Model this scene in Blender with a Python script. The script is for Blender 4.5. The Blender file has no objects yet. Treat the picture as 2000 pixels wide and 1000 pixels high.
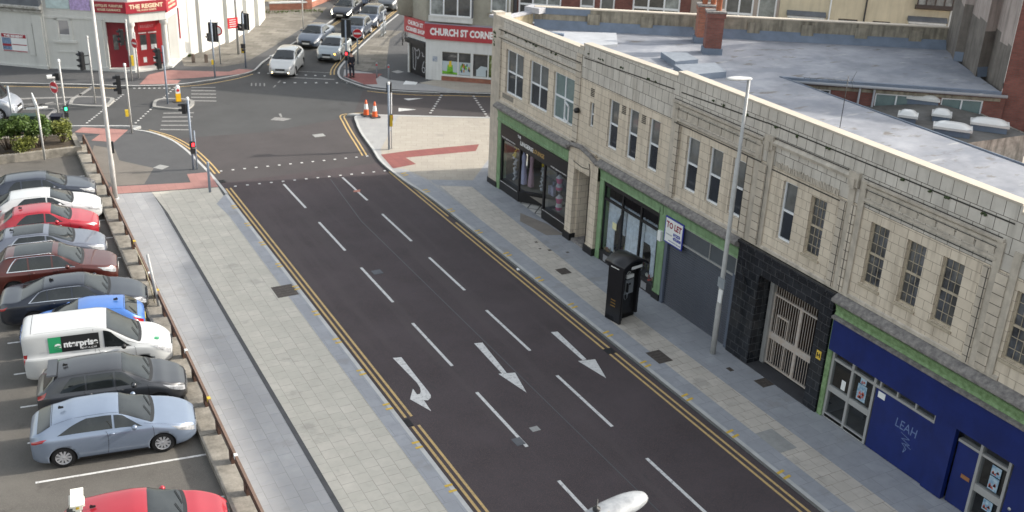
import bpy, bmesh, math, random
from mathutils import Vector, Matrix, noise
R = math.radians
S = bpy.context.scene
COL = S.collection

# ------------------------------------------------------------------ camera
CAMH = 18.2
cd = bpy.data.cameras.new('camera'); cam = bpy.data.objects.new('camera', cd); COL.objects.link(cam)
cd.lens = 2063.64 / 2000 * 36; cd.sensor_width = 36; cd.clip_end = 3000; cd.clip_start = 0.1
cam.matrix_world = Matrix(((0.88190833, 0.15901978, -0.44379094, 0),
                           (-0.46978138, 0.37489561, -0.79922383, 0),
                           (0.03928288, 0.91332688, 0.4053281, CAMH),
                           (0, 0, 0, 1)))
S.camera = cam
cd.dof.use_dof = True; cd.dof.focus_distance = 25; cd.dof.aperture_fstop = 1.2
# ------------------------------------------------------------------ light
SUN_EL = 27.6
sdir = Vector((1.0, -0.235, 0)).normalized() * math.cos(R(SUN_EL)) + Vector((0, 0, math.sin(R(SUN_EL))))
W = bpy.data.worlds.new('World'); S.world = W; W.use_nodes = True
nt = W.node_tree; nt.nodes.clear()
o_ = nt.nodes.new('ShaderNodeOutputWorld'); b_ = nt.nodes.new('ShaderNodeBackground'); s_ = nt.nodes.new('ShaderNodeTexSky')
s_.sky_type = 'NISHITA'; s_.sun_disc = False; s_.sun_elevation = R(SUN_EL); s_.sun_rotation = math.atan2(1.0, -0.235)
s_.air_density = 1.6; s_.dust_density = 3.5; s_.ozone_density = 1.0
b_.inputs['Strength'].default_value = 0.15
hs_ = nt.nodes.new('ShaderNodeHueSaturation'); hs_.inputs['Saturation'].default_value = 0.38   # thin high cloud greys the blue
nt.links.new(s_.outputs[0], hs_.inputs['Color']); nt.links.new(hs_.outputs[0], b_.inputs[0]); nt.links.new(b_.outputs[0], o_.inputs[0])
sl = bpy.data.lights.new('sun', 'SUN'); sl.energy = 2.4; sl.angle = R(1.2); sl.color = (1.0, 0.93, 0.82)
so = bpy.data.objects.new('sun', sl); COL.objects.link(so); so.rotation_euler = sdir.to_track_quat('Z', 'Y').to_euler()
S.view_settings.view_transform = 'Standard'; S.view_settings.look = 'None'; S.view_settings.gamma = 1
S.view_settings.exposure = 1.15

# ------------------------------------------------------------------ materials
MATS = {}
def mat(name, col, rough=0.7, metal=0.0, var=0.0, scale=2.0, col2=None, bump=0.0, bscale=40.0, coat=0.0, spec=0.5,
        emit=None, estr=1.0, streak=0.0, speck=None, coords='Position'):
    """procedural material: base colour varied by two noises, optional second colour, vertical streaks and speckle."""
    if name in MATS: return MATS[name]
    m = bpy.data.materials.new(name); m.use_nodes = True; t = m.node_tree; N = t.nodes; L = t.links
    p = N['Principled BSDF']
    p.inputs['Roughness'].default_value = rough; p.inputs['Metallic'].default_value = metal
    p.inputs['Coat Weight'].default_value = coat; p.inputs['Coat Roughness'].default_value = 0.04
    p.inputs['Specular IOR Level'].default_value = spec
    c = (*col, 1)
    if coords == 'Position': src = N.new('ShaderNodeNewGeometry').outputs['Position']
    else: src = N.new('ShaderNodeTexCoord').outputs['Object']
    out = None
    if var or col2 or streak or speck:
        n1 = N.new('ShaderNodeTexNoise'); n1.inputs['Scale'].default_value = scale; n1.inputs['Detail'].default_value = 6
        n1.inputs['Roughness'].default_value = 0.65
        L.new(src, n1.inputs['Vector'])
        rmp = N.new('ShaderNodeMapRange'); rmp.inputs[1].default_value = 0.3; rmp.inputs[2].default_value = 0.7
        L.new(n1.outputs[0], rmp.inputs[0])
        mx = N.new('ShaderNodeMix'); mx.data_type = 'RGBA'
        k1 = 1 - var; k2 = 1 + var
        mx.inputs[6].default_value = (*[x * k1 for x in col], 1)
        mx.inputs[7].default_value = (*(col2 if col2 else [x * k2 for x in col]), 1)
        L.new(rmp.outputs[0], mx.inputs[0]); out = mx.outputs[2]
    if streak:
        mp = N.new('ShaderNodeMapping'); mp.inputs['Scale'].default_value = (3.5, 3.5, 0.35); L.new(src, mp.inputs[0])
        n2 = N.new('ShaderNodeTexNoise'); n2.inputs['Scale'].default_value = 1.6; n2.inputs['Detail'].default_value = 5; L.new(mp.outputs[0], n2.inputs[0])
        r2 = N.new('ShaderNodeMapRange'); r2.inputs[1].default_value = 0.45; r2.inputs[2].default_value = 0.72
        r2.inputs[3].default_value = 0.0; r2.inputs[4].default_value = streak; L.new(n2.outputs[0], r2.inputs[0])
        m2 = N.new('ShaderNodeMix'); m2.data_type = 'RGBA'; L.new(r2.outputs[0], m2.inputs[0]); L.new(out, m2.inputs[6])
        m2.inputs[7].default_value = (*[x * 0.3 for x in col], 1); out = m2.outputs[2]
    if speck:
        n3 = N.new('ShaderNodeTexNoise'); n3.inputs['Scale'].default_value = 55; n3.inputs['Detail'].default_value = 3; L.new(src, n3.inputs[0])
        r3 = N.new('ShaderNodeMapRange'); r3.inputs[1].default_value = 0.52; r3.inputs[2].default_value = 0.68; L.new(n3.outputs[0], r3.inputs[0])
        m3 = N.new('ShaderNodeMix'); m3.data_type = 'RGBA'; L.new(r3.outputs[0], m3.inputs[0]); L.new(out, m3.inputs[6])
        m3.inputs[7].default_value = (*speck, 1); out = m3.outputs[2]
    if out: L.new(out, p.inputs['Base Color'])
    else: p.inputs['Base Color'].default_value = c
    if bump:
        n4 = N.new('ShaderNodeTexNoise'); n4.inputs['Scale'].default_value = bscale; n4.inputs['Detail'].default_value = 4; L.new(src, n4.inputs[0])
        bp = N.new('ShaderNodeBump'); bp.inputs['Strength'].default_value = bump; bp.inputs['Distance'].default_value = 0.02
        L.new(n4.outputs[0], bp.inputs['Height']); L.new(bp.outputs[0], p.inputs['Normal'])
    if emit:
        p.inputs['Emission Color'].default_value = (*emit, 1); p.inputs['Emission Strength'].default_value = estr
    MATS[name] = m; return m

def bricks(name, c1, c2, mortar, w, h, gap, offset=0.5, rough=0.6, var=0.12, nscale=0.8, bump=0.4, rot=0.0, streak=0.0,
           dirt=None, gapvar=False, spec=0.5, bias=0.0, freq=2):
    """courses laid in UV metres, with weathering noise over them."""
    if name in MATS: return MATS[name]
    m = bpy.data.materials.new(name); m.use_nodes = True; t = m.node_tree; N = t.nodes; L = t.links
    p = N['Principled BSDF']; p.inputs['Roughness'].default_value = rough; p.inputs['Specular IOR Level'].default_value = spec
    uv = N.new('ShaderNodeUVMap'); uv.uv_map = 'UVMap'
    mp = N.new('ShaderNodeMapping'); mp.inputs['Rotation'].default_value = (0, 0, rot); L.new(uv.outputs[0], mp.inputs[0])
    wob = N.new('ShaderNodeTexNoise'); wob.inputs['Scale'].default_value = 1.3; L.new(mp.outputs[0], wob.inputs[0])
    add = N.new('ShaderNodeVectorMath'); add.operation = 'MULTIPLY_ADD'; add.inputs[1].default_value = (0.012, 0.008, 0)
    L.new(wob.outputs['Color'], add.inputs[0]); L.new(mp.outputs[0], add.inputs[2])
    b = N.new('ShaderNodeTexBrick'); L.new(add.outputs[0], b.inputs['Vector'])
    b.offset = offset; b.offset_frequency = freq; b.squash = 1
    b.inputs['Color1'].default_value = (*c1, 1); b.inputs['Color2'].default_value = (*c2, 1); b.inputs['Mortar'].default_value = (*mortar, 1)
    b.inputs['Scale'].default_value = 1.0; b.inputs['Mortar Size'].default_value = gap; b.inputs['Mortar Smooth'].default_value = 0.15
    b.inputs['Bias'].default_value = bias
    b.inputs['Brick Width'].default_value = w; b.inputs['Row Height'].default_value = h
    geo = N.new('ShaderNodeNewGeometry')
    n1 = N.new('ShaderNodeTexNoise'); n1.inputs['Scale'].default_value = nscale; n1.inputs['Detail'].default_value = 7; n1.inputs['Roughness'].default_value = 0.65
    L.new(geo.outputs['Position'], n1.inputs[0])
    r1 = N.new('ShaderNodeMapRange'); r1.inputs[1].default_value = 0.3; r1.inputs[2].default_value = 0.7
    r1.inputs[3].default_value = 1 - var; r1.inputs[4].default_value = 1 + var; L.new(n1.outputs[0], r1.inputs[0])
    mu = N.new('ShaderNodeVectorMath'); mu.operation = 'SCALE'; L.new(b.outputs['Color'], mu.inputs[0]); L.new(r1.outputs[0], mu.inputs['Scale'])
    out = mu.outputs[0]
    if gapvar:   # joints fade in and out: mix towards the brick colour
        n5 = N.new('ShaderNodeTexNoise'); n5.inputs['Scale'].default_value = 1.7; n5.inputs['Detail'].default_value = 3; L.new(geo.outputs['Position'], n5.inputs[0])
        r5 = N.new('ShaderNodeMapRange'); r5.inputs[1].default_value = 0.35; r5.inputs[2].default_value = 0.6; r5.inputs[3].default_value = 0.35; r5.inputs[4].default_value = 1.0
        L.new(n5.outputs[0], r5.inputs[0])
        mm = N.new('ShaderNodeMix'); mm.data_type = 'RGBA'
        L.new(r5.outputs[0], mm.inputs[0])
        mm.inputs[6].default_value = (*c1, 1); L.new(out, mm.inputs[7]); out = mm.outputs[2]
    if streak:
        mp2 = N.new('ShaderNodeMapping'); mp2.inputs['Scale'].default_value = (3, 3, 0.3); L.new(geo.outputs['Position'], mp2.inputs[0])
        n2 = N.new('ShaderNodeTexNoise'); n2.inputs['Scale'].default_value = 1.5; n2.inputs['Detail'].default_value = 6; L.new(mp2.outputs[0], n2.inputs[0])
        r2 = N.new('ShaderNodeMapRange'); r2.inputs[1].default_value = 0.5; r2.inputs[2].default_value = 0.75; r2.inputs[4].default_value = streak; L.new(n2.outputs[0], r2.inputs[0])
        m2 = N.new('ShaderNodeMix'); m2.data_type = 'RGBA'; L.new(r2.outputs[0], m2.inputs[0]); L.new(out, m2.inputs[6])
        m2.inputs[7].default_value = (*(dirt or [x * 0.35 for x in c1]), 1); out = m2.outputs[2]
    L.new(out, p.inputs['Base Color'])
    if bump:
        bp = N.new('ShaderNodeBump'); bp.inputs['Strength'].default_value = bump; bp.inputs['Distance'].default_value = 0.01; bp.invert = True
        L.new(b.outputs['Fac'], bp.inputs['Height']); L.new(bp.outputs[0], p.inputs['Normal'])
    MATS[name] = m; return m

def glass(name, tint=(0.9, 0.95, 0.97), refl=0.9, trans=0.85):
    if name in MATS: return MATS[name]
    m = bpy.data.materials.new(name); m.use_nodes = True; t = m.node_tree; N = t.nodes; L = t.links
    N.remove(N['Principled BSDF']); out = N['Material Output']
    tr = N.new('ShaderNodeBsdfTransparent'); tr.inputs[0].default_value = (*[x * trans for x in tint], 1)
    gl = N.new('ShaderNodeBsdfGlossy'); gl.inputs['Roughness'].default_value = 0.02; gl.inputs[0].default_value = (refl, refl, refl, 1)
    lw = N.new('ShaderNodeLayerWeight'); pw = N.new('ShaderNodeMath'); pw.operation = 'POWER'; pw.inputs[1].default_value = 4.0; L.new(lw.outputs['Facing'], pw.inputs[0])
    fr = N.new('ShaderNodeMapRange'); fr.inputs[3].default_value = 0.07; L.new(pw.outputs[0], fr.inputs[0])
    mx = N.new('ShaderNodeMixShader'); L.new(fr.outputs[0], mx.inputs[0]); L.new(tr.outputs[0], mx.inputs[1]); L.new(gl.outputs[0], mx.inputs[2])
    L.new(mx.outputs[0], out.inputs[0]); MATS[name] = m; return m

# ------------------------------------------------------------------ mesh building
WM = {}
class MB:
    """collects faces in a local frame (u along d, w outwards along n, v up) and links them as one mesh object."""
    def __init__(s, O=(0, 0, 0), d=None, n=None):
        s.v = []; s.f = []; s.m = []; s.uv = []; s.sm = []; s.marks = []
        s.setf(O, d, n)
    def setf(s, O=(0, 0, 0), d=None, n=None):
        O = Vector(O if len(O) == 3 else (*O, 0))
        if d is None: s.M = Matrix.Translation(O); s.fr = False
        else:
            d = Vector((*d[:2], 0)).normalized(); n = Vector((*n[:2], 0)).normalized()
            s.M = Matrix.Translation(O) @ Matrix(((d.x, n.x, 0, 0), (d.y, n.y, 0, 0), (0, 0, 1, 0), (0, 0, 0, 1))); s.fr = True
    def face(s, pts, mi=0, uvs=None, sm=False):
        P = [Vector(p) for p in pts]
        if uvs is None:
            nn = Vector((0, 0, 0))
            for i in range(len(P)):
                a, b = P[i], P[(i + 1) % len(P)]
                nn += Vector(((a.y - b.y) * (a.z + b.z), (a.z - b.z) * (a.x + b.x), (a.x - b.x) * (a.y + b.y)))
            ax = max(range(3), key=lambda i: abs(nn[i]))
            uvs = [((p.y, p.z) if ax == 0 else (p.x, p.z) if ax == 1 else (p.x, p.y)) for p in P]
        i0 = len(s.v); s.v += [s.M @ p for p in P]; s.f.append(tuple(range(i0, i0 + len(P)))); s.m.append(mi); s.uv += uvs; s.sm.append(sm)
    def box(s, u0, u1, w0, w1, v0, v1, mi=0, bev=0):
        s.marks.append(len(s.f))
        c = [(u0, w0, v0), (u1, w0, v0), (u1, w1, v0), (u0, w1, v0), (u0, w0, v1), (u1, w0, v1), (u1, w1, v1), (u0, w1, v1)]
        for f in ((0, 3, 2, 1), (4, 5, 6, 7), (0, 1, 5, 4), (1, 2, 6, 5), (2, 3, 7, 6), (3, 0, 4, 7)): s.face([c[i] for i in f], mi)
    def prism(s, poly, z0, z1, mi=0, top=True, bottom=False, side=True, mi_side=None):
        n = len(poly)
        if top: s.face([(*p, z1) for p in poly], mi)
        if bottom: s.face([(*p, z0) for p in poly][::-1], mi)
        if side:
            for i in range(n):
                a, b = poly[i], poly[(i + 1) % n]
                s.face([(*a, z0), (*b, z0), (*b, z1), (*a, z1)], mi if mi_side is None else mi_side)
    def extr(s, prof, u0, u1, mi=0, sm=False, caps=True):
        """profile [(w,v)...] closed, swept along u"""
        n = len(prof)
        for i in range(n):
            a, b = prof[i], prof[(i + 1) % n]
            s.face([(u0, *a), (u1, *a), (u1, *b), (u0, *b)], mi, sm=sm)
        if caps: s.face([(u0, *p) for p in prof], mi); s.face([(u1, *p) for p in prof][::-1], mi)
    def tube(s, pts, rad, n=10, mi=0, caps=True, sm=True):
        pts = [Vector(p) for p in pts]; rads = rad if isinstance(rad, (list, tuple)) else [rad] * len(pts)
        rings = []; up = None
        for i, p in enumerate(pts):
            d = (pts[min(i + 1, len(pts) - 1)] - pts[max(i - 1, 0)]).normalized()
            a = Vector((0, 0, 1)) if abs(d.z) < 0.9 else Vector((1, 0, 0))
            x = d.cross(a).normalized(); y = d.cross(x)
            rings.append([p + (x * math.cos(2 * math.pi * k / n) + y * math.sin(2 * math.pi * k / n)) * rads[i] for k in range(n)])
        for i in range(len(rings) - 1):
            for k in range(n):
                k2 = (k + 1) % n
                s.face([rings[i][k], rings[i][k2], rings[i + 1][k2], rings[i + 1][k]], mi, sm=sm)
        if caps: s.face(rings[0], mi); s.face(rings[-1][::-1], mi)
    def lathe(s, prof, C=(0, 0, 0), axis='z', n=16, mi=0, sm=True):
        C = Vector(C)
        def P(r, h, k):
            c, q = r * math.cos(2 * math.pi * k / n), r * math.sin(2 * math.pi * k / n)
            return C + (Vector((c, q, h)) if axis == 'z' else Vector((c, h, q)) if axis == 'y' else Vector((h, c, q)))
        for i in range(len(prof) - 1):
            (r0, h0), (r1, h1) = prof[i], prof[i + 1]
            for k in range(n):
                if r0 < 1e-5: s.face([P(0, h0, 0), P(r1, h1, k + 1), P(r1, h1, k)], mi, sm=sm)
                elif r1 < 1e-5: s.face([P(r0, h0, k), P(r0, h0, k + 1), P(0, h1, 0)], mi, sm=sm)
                else: s.face([P(r0, h0, k), P(r0, h0, k + 1), P(r1, h1, k + 1), P(r1, h1, k)], mi, sm=sm)
    def disc(s, C, r, axis='y', h=0.02, n=20, mi=0):
        s.lathe([(0, -h / 2), (r, -h / 2), (r, h / 2), (0, h / 2)], C, axis, n, mi, sm=False)
    def wall(s, u0, u1, v0, v1, holes, depth=0.15, mi=0, mi_rev=None, w=0.0):
        """front surface with rectangular holes and their reveals"""
        us = sorted({u0, u1, *[h[0] for h in holes], *[h[1] for h in holes]}); vs = sorted({v0, v1, *[h[2] for h in holes], *[h[3] for h in holes]})
        us = [x for x in us if u0 <= x <= u1]; vs = [x for x in vs if v0 <= x <= v1]
        for j in range(len(vs) - 1):
            run = None
            for i in range(len(us) - 1):
                cu, cv = (us[i] + us[i + 1]) / 2, (vs[j] + vs[j + 1]) / 2
                solid = not any(h[0] < cu < h[1] and h[2] < cv < h[3] for h in holes)
                if solid and run is None: run = us[i]
                if run is not None and (not solid): s.face([(run, w, vs[j]), (us[i], w, vs[j]), (us[i], w, vs[j + 1]), (run, w, vs[j + 1])], mi); run = None
            if run is not None: s.face([(run, w, vs[j]), (us[-1], w, vs[j]), (us[-1], w, vs[j + 1]), (run, w, vs[j + 1])], mi)
        mr = mi if mi_rev is None else mi_rev
        for a, b, c, d in holes:
            s.face([(a, w, c), (b, w, c), (b, w - depth, c), (a, w - depth, c)], mr); s.face([(a, w, d), (b, w, d), (b, w - depth, d), (a, w - depth, d)], mr)
            s.face([(a, w, c), (a, w, d), (a, w - depth, d), (a, w - depth, c)], mr); s.face([(b, w, c), (b, w, d), (b, w - depth, d), (b, w - depth, c)], mr)
    def build_each(s, name, mats, parent=None, **kw):
        """one object for every piece that was started with box() or mark()"""
        mk = sorted(set(s.marks)) + [len(s.f)]; out = []
        for a, c in zip(mk[:-1], mk[1:]):
            q = MB(); i0 = s.f[a][0]; i1 = s.f[c - 1][-1] + 1
            q.v = s.v[i0:i1]; q.f = [tuple(i - i0 for i in f) for f in s.f[a:c]]; q.m = s.m[a:c]; q.sm = s.sm[a:c]; q.uv = s.uv[i0:i1]
            out.append(q.build(name, mats, parent, **kw))
        return out
    def mark(s): s.marks.append(len(s.f))
    def build(s, name, mats, parent=None, local=False, weld=False, **kw):
        me = bpy.data.meshes.new(name)
        V = s.v
        if parent is not None and not local:
            inv = WM.get(parent, Matrix()).inverted(); V = [inv @ p for p in V]
        me.from_pydata([tuple(p) for p in V], [], s.f)
        for m in (mats if isinstance(mats, (list, tuple)) else [mats]): me.materials.append(m)
        me.polygons.foreach_set('material_index', s.m); me.polygons.foreach_set('use_smooth', s.sm)
        ul = me.uv_layers.new(name='UVMap'); ul.data.foreach_set('uv', [c for q in s.uv for c in q])
        if weld or any(s.sm):
            bm = bmesh.new(); bm.from_mesh(me); bmesh.ops.remove_doubles(bm, verts=bm.verts, dist=1e-4)
            bmesh.ops.recalc_face_normals(bm, faces=bm.faces); bm.to_mesh(me); bm.free()
        o = bpy.data.objects.new(name, me); COL.objects.link(o)
        if parent is not None:
            o.parent = parent; WM[o] = WM.get(parent, Matrix())
        tag(o, **kw); return o

def tag(o, label=None, cat=None, group=None, kind=None):
    if label: o['label'] = label
    if cat: o['category'] = cat
    if group: o['group'] = group
    if kind: o['kind'] = kind
    return o
def thing(name, label, cat, loc=(0, 0, 0), rz=0.0, group=None):
    o = bpy.data.objects.new(name, None); COL.objects.link(o); o.empty_display_size = 0.3
    o.location = loc if len(loc) == 3 else (*loc, 0); o.rotation_euler = (0, 0, rz)
    WM[o] = Matrix.Translation(o.location) @ Matrix.Rotation(rz, 4, 'Z')
    return tag(o, label, cat, group)
def copy_tree(o, parent=None):
    c = o.copy(); COL.objects.link(c); c.parent = parent
    for ch in list(o.children): copy_tree(ch, c)
    return c

def text(name, s, size, m, parent, O, d, n, u, v, w=0.01, width=None, bold=0.0, ext=0.004, align='CENTER', spacing=1.0, slant=0.0):
    """lettering on a wall frame, turned into a mesh; baseline at v, centred on u"""
    c = bpy.data.curves.new(name, 'FONT'); c.body = s; c.size = size; c.extrude = ext; c.offset = bold; c.align_x = align; c.space_character = spacing
    c.shear = slant; c.resolution_u = 2
    t = bpy.data.objects.new(name, c); COL.objects.link(t)
    dg = bpy.context.evaluated_depsgraph_get(); me = bpy.data.meshes.new_from_object(t.evaluated_get(dg)); bpy.data.objects.remove(t); bpy.data.curves.remove(c)
    xs = [p.co.x for p in me.vertices]; sx = 1.0
    if width and xs: sx = width / (max(xs) - min(xs))
    d = Vector((*d[:2], 0)).normalized(); n = Vector((*n[:2], 0)).normalized(); O = Vector(O if len(O) == 3 else (*O, 0))
    inv = WM.get(parent, Matrix()).inverted() if parent else Matrix()
    for p in me.vertices:
        x, y, z = p.co; p.co = inv @ (O + d * (u + x * sx) + n * (w + z) + Vector((0, 0, v + y)))
    me.materials.clear(); me.materials.append(m)
    for pl in me.polygons: pl.material_index = 0
    o = bpy.data.objects.new(name, me); COL.objects.link(o); o.parent = parent
    WM[o] = WM.get(parent, Matrix()); return o

# shared colours
WHITE = mat('white_paint', (0.72, 0.73, 0.72), 0.5, var=0.05)
PVC = mat('white_frame', (0.74, 0.76, 0.78), 0.35, var=0.03)
BLACK = mat('black_plastic', (0.012, 0.012, 0.013), 0.45)
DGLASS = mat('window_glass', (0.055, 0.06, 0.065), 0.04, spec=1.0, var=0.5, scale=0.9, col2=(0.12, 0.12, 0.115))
DGLASS_U = mat('window_glass_pale', (0.12, 0.125, 0.125), 0.06, spec=.8, var=0.35, scale=1.3)  # upper panes: paler base colour stands in for the reflection
DGLASS_L = mat('window_glass_deep', (0.030, 0.036, 0.045), 0.04, spec=.8, var=0.3, scale=0.9)  # lower panes: deeper end of the reflected gradient, put into the colour
GREYM = mat('galvanised_grey', (0.30, 0.33, 0.36), 0.5, metal=0.3, var=0.12, scale=3)
# ------------------------------------------------------------------ ground, roads, pavements
ASPH = mat('asphalt_worn', (0.054, 0.055, 0.056), 0.92, var=0.2, scale=0.35, speck=(0.078, 0.078, 0.078), bump=0.25, bscale=60)
ASPH_D = mat('asphalt_dark', (0.050, 0.041, 0.045), 0.9, var=0.24, scale=0.4, speck=(0.120, 0.080, 0.074), bump=0.3, bscale=70)
ASPH_R = mat('asphalt_brown', (0.054, 0.048, 0.049), 0.92, var=0.16, scale=0.6, speck=(0.08, 0.066, 0.064), bump=0.25, bscale=60)
ASPH_C = mat('asphalt_carpark', (0.10, 0.093, 0.083), 0.92, var=0.25, scale=0.45, speck=(0.15, 0.138, 0.122), bump=0.3, bscale=60)
ASPH_P = mat('asphalt_footway', (0.068, 0.069, 0.072), 0.9, var=0.12, scale=0.8, speck=(0.09, 0.09, 0.093), bump=0.2, bscale=60)
ASPH_F = mat('footway_old', (0.145, 0.13, 0.113), 0.92, var=0.18, scale=0.7, speck=(0.18, 0.165, 0.145), bump=0.2)
KERB = mat('kerb_stone', (0.43, 0.43, 0.42), 0.8, var=0.14, scale=2.5, bump=0.1)
KERB_D = mat('channel_setts', (0.065, 0.066, 0.07), 0.85, var=0.2, scale=2.5)
CREAM = bricks('paving_cream', (0.43, 0.41, 0.355), (0.49, 0.46, 0.40), (0.27, 0.25, 0.22), 0.45, 0.44, 0.009, 0.35, 0.85, var=0.10, nscale=0.9, bump=0.25, rot=R(90), gapvar=True, streak=0.25, dirt=(0.3, 0.28, 0.25))
CREAM2 = bricks('paving_cream_warm', (0.44, 0.405, 0.355), (0.50, 0.46, 0.405), (0.25, 0.22, 0.19), 0.45, 0.42, 0.010, 0.35, 0.85, var=0.13, nscale=0.9, bump=0.25, gapvar=True, streak=0.3, dirt=(0.3, 0.27, 0.24))
CREAM_R = bricks('paving_cream_square', (0.335, 0.305, 0.26), (0.37, 0.34, 0.29), (0.24, 0.21, 0.18), 0.6, 0.45, 0.009, 0.5, 0.85, var=0.09, nscale=0.8, bump=0.25, rot=R(24), gapvar=True)
GREYP = bricks('paving_grey', (0.285, 0.286, 0.29), (0.33, 0.33, 0.333), (0.20, 0.20, 0.20), 0.62, 0.42, 0.008, 0.4, 0.8, var=0.12, nscale=0.5, bump=0.2, rot=R(90), gapvar=True, streak=0.3, dirt=(0.24, 0.255, 0.29))
BLUEP = bricks('paving_blue_grey', (0.275, 0.285, 0.305), (0.315, 0.325, 0.345), (0.21, 0.215, 0.23), 0.62, 0.6, 0.008, 0.5, 0.8, var=0.12, nscale=0.9, bump=0.2, gapvar=True, streak=0.25, dirt=(0.16, 0.175, 0.2))
PALEP = bricks('paving_pale', (0.30, 0.30, 0.298), (0.33, 0.33, 0.325), (0.25, 0.25, 0.245), 0.6, 0.6, 0.007, 0.5, 0.82, var=0.08, nscale=0.8, bump=0.2, rot=R(24), gapvar=True)
OLDP = bricks('paving_old_slabs', (0.12, 0.11, 0.092), (0.20, 0.185, 0.16), (0.07, 0.065, 0.06), 0.9, 0.6, 0.012, 0.5, 0.9, var=0.18, nscale=0.8, bump=0.3, rot=R(33), streak=0.35)
PINK = bricks('tactile_pink', (0.30, 0.155, 0.135), (0.33, 0.17, 0.15), (0.24, 0.125, 0.11), 0.4, 0.4, 0.008, 0.0, 0.85, var=0.08, bump=0.2)
RED = bricks('tactile_red', (0.21, 0.07, 0.064), (0.235, 0.08, 0.07), (0.15, 0.055, 0.05), 0.4, 0.4, 0.008, 0.0, 0.85, var=0.08, bump=0.2)
def paint(name, col, wear=0.35):
    m = mat(name, col, 0.75, var=0.06, scale=3)
    t = m.node_tree; N = t.nodes; L = t.links; p = N['Principled BSDF']
    g = N.new('ShaderNodeNewGeometry'); n = N.new('ShaderNodeTexNoise'); n.inputs['Scale'].default_value = 9; n.inputs['Detail'].default_value = 7; n.inputs['Roughness'].default_value = 0.75
    L.new(g.outputs[0], n.inputs[0]); r = N.new('ShaderNodeMapRange'); r.inputs[1].default_value = 0.5; r.inputs[2].default_value = 0.72; r.inputs[4].default_value = wear; L.new(n.outputs[0], r.inputs[0])
    src = p.inputs['Base Color'].links[0].from_socket; mx = N.new('ShaderNodeMix'); mx.data_type = 'RGBA'; L.new(r.outputs[0], mx.inputs[0]); L.new(src, mx.inputs[6])
    mx.inputs[7].default_value = (0.1, 0.095, 0.095, 1); L.new(mx.outputs[2], p.inputs['Base Color']); return m
PW = paint('road_paint_white', (0.58, 0.575, 0.56), 0.9); PY = paint('road_paint_yellow', (0.49, 0.34, 0.14), 0.75); PWW = paint('road_paint_worn', (0.25, 0.245, 0.235), 1.5)
PYB = paint('kerb_blip_yellow', (0.60, 0.40, 0.06), 0.6)

def ground(name, polys, m, z, z0=None, kind='structure'):
    b = MB()
    for p in polys:
        if z0 is None: b.face([(x, y, z) for x, y in p])
        else: b.prism(p, z0, z)
    return b.build(name, m, kind=kind)
ground('ground', [[(-900, -900), (900, -900), (900, 900), (-900, 900)]], ASPH, 0.0)
MAINP = [(10.8, 5), (19.6, 5), (19.6, 47.6), (15.1, 48.65), (11.3, 49.85), (10.8, 49.9)]
ground('road', [[(10.8, 5), (19.7, 5), (19.4, 43), (19.25, 47.35), (19.2, 49.2), (10.8, 49.2)]], ASPH_D, 0.004)
ground('junction_surface', [[(10.6, 49.2), (19.4, 49.2), (19.9, 53), (20.8, 57.6), (15.2, 56.4), (10.4, 57.0)]], ASPH_R, 0.004)
ground('side_street', [[(20.8, 57.6), (21.9, 57.2), (60, 38.8), (63, 44), (31, 58.6), (25.3, 61.4), (23.4, 62.8)]], ASPH_R, 0.004)
ground('car_park', [[(-30, 5), (5.1, 5), (5.35, 57), (-30, 57)]], ASPH_C, 0.004)
Z = 0.10
# left pavement: kerb, blue strip, cream field, slot drain, grey field
LP = [(5.5, 5), (10.62, 5), (10.66, 45), (10.75, 47.5), (10.72, 49.5), (10.6, 51.5), (10.35, 55), (9.8, 57.3), (8.6, 59), (5.3, 61), (-30, 72.5), (-30, 57.2), (5.6, 57.2)]
kb = MB(); kb.prism(LP, 0, Z - 0.004, 0)
kb.build('pavement', ASPH_P, kind='structure')
def strip(b, pts, wd, z0, z1, side=1, mi=0):
    n = len(pts); off = []
    for i in range(n):
        a = Vector(pts[max(i - 1, 0)]); c = Vector(pts[min(i + 1, n - 1)]); d = (c - a).normalized(); off.append(Vector(pts[i]) + Vector((-d.y, d.x)) * wd * side)
    for i in range(n - 1):
        b.prism([tuple(pts[i]), tuple(pts[i + 1]), tuple(off[i + 1]), tuple(off[i])], z0, z1, mi)
def arcpts(pts, n=6):
    """Catmull-Rom through points for rounded kerbs"""
    P = [Vector(p) for p in pts]; out = []
    for i in range(len(P) - 1):
        p0, p1, p2, p3 = P[max(i - 1, 0)], P[i], P[i + 1], P[min(i + 2, len(P) - 1)]
        for k in range(n):
            t = k / n; out.append(0.5 * ((2 * p1) + (p2 - p0) * t + (2 * p0 - 5 * p1 + 4 * p2 - p3) * t * t + (3 * p1 - 3 * p2 + p3 - p0) * t ** 3))
    out.append(P[-1]); return [tuple(p) for p in out]
KL = arcpts([(10.75, 5), (10.75, 25), (10.76, 45), (10.82, 47.5), (10.8, 49.5), (10.72, 51.5), (10.45, 55), (9.9, 57.3), (8.7, 59.1), (5.3, 61.15), (-30, 72.6)], 5)
b = MB(); strip(b, KL, 0.13, 0, Z + 0.002, 1); b.build('kerb', KERB, kind='structure')
ground('paving_cream_left', [[(7.48, 5), (10.12, 5), (10.15, 44.6), (10.0, 46.3), (10.55, 47.2), (10.6, 48.4), (7.6, 48.9), (7.75, 46)]], CREAM, Z)
ground('paving_blue_left', [[(10.125, 5), (10.62, 5), (10.66, 45), (10.70, 47.3), (10.55, 47.2), (10.0, 46.3), (10.15, 44.6)]], BLUEP, Z)
ground('paving_grey_left', [[(5.55, 5), (7.30, 5), (7.64, 46), (7.6, 48.9), (5.72, 49.3), (5.7, 47)]], GREYP, Z)
ground('slot_drain', [[(7.30, 5), (7.42, 5), (7.74, 46.1), (7.62, 46.1)]], KERB_D, Z + 0.006)
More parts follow.
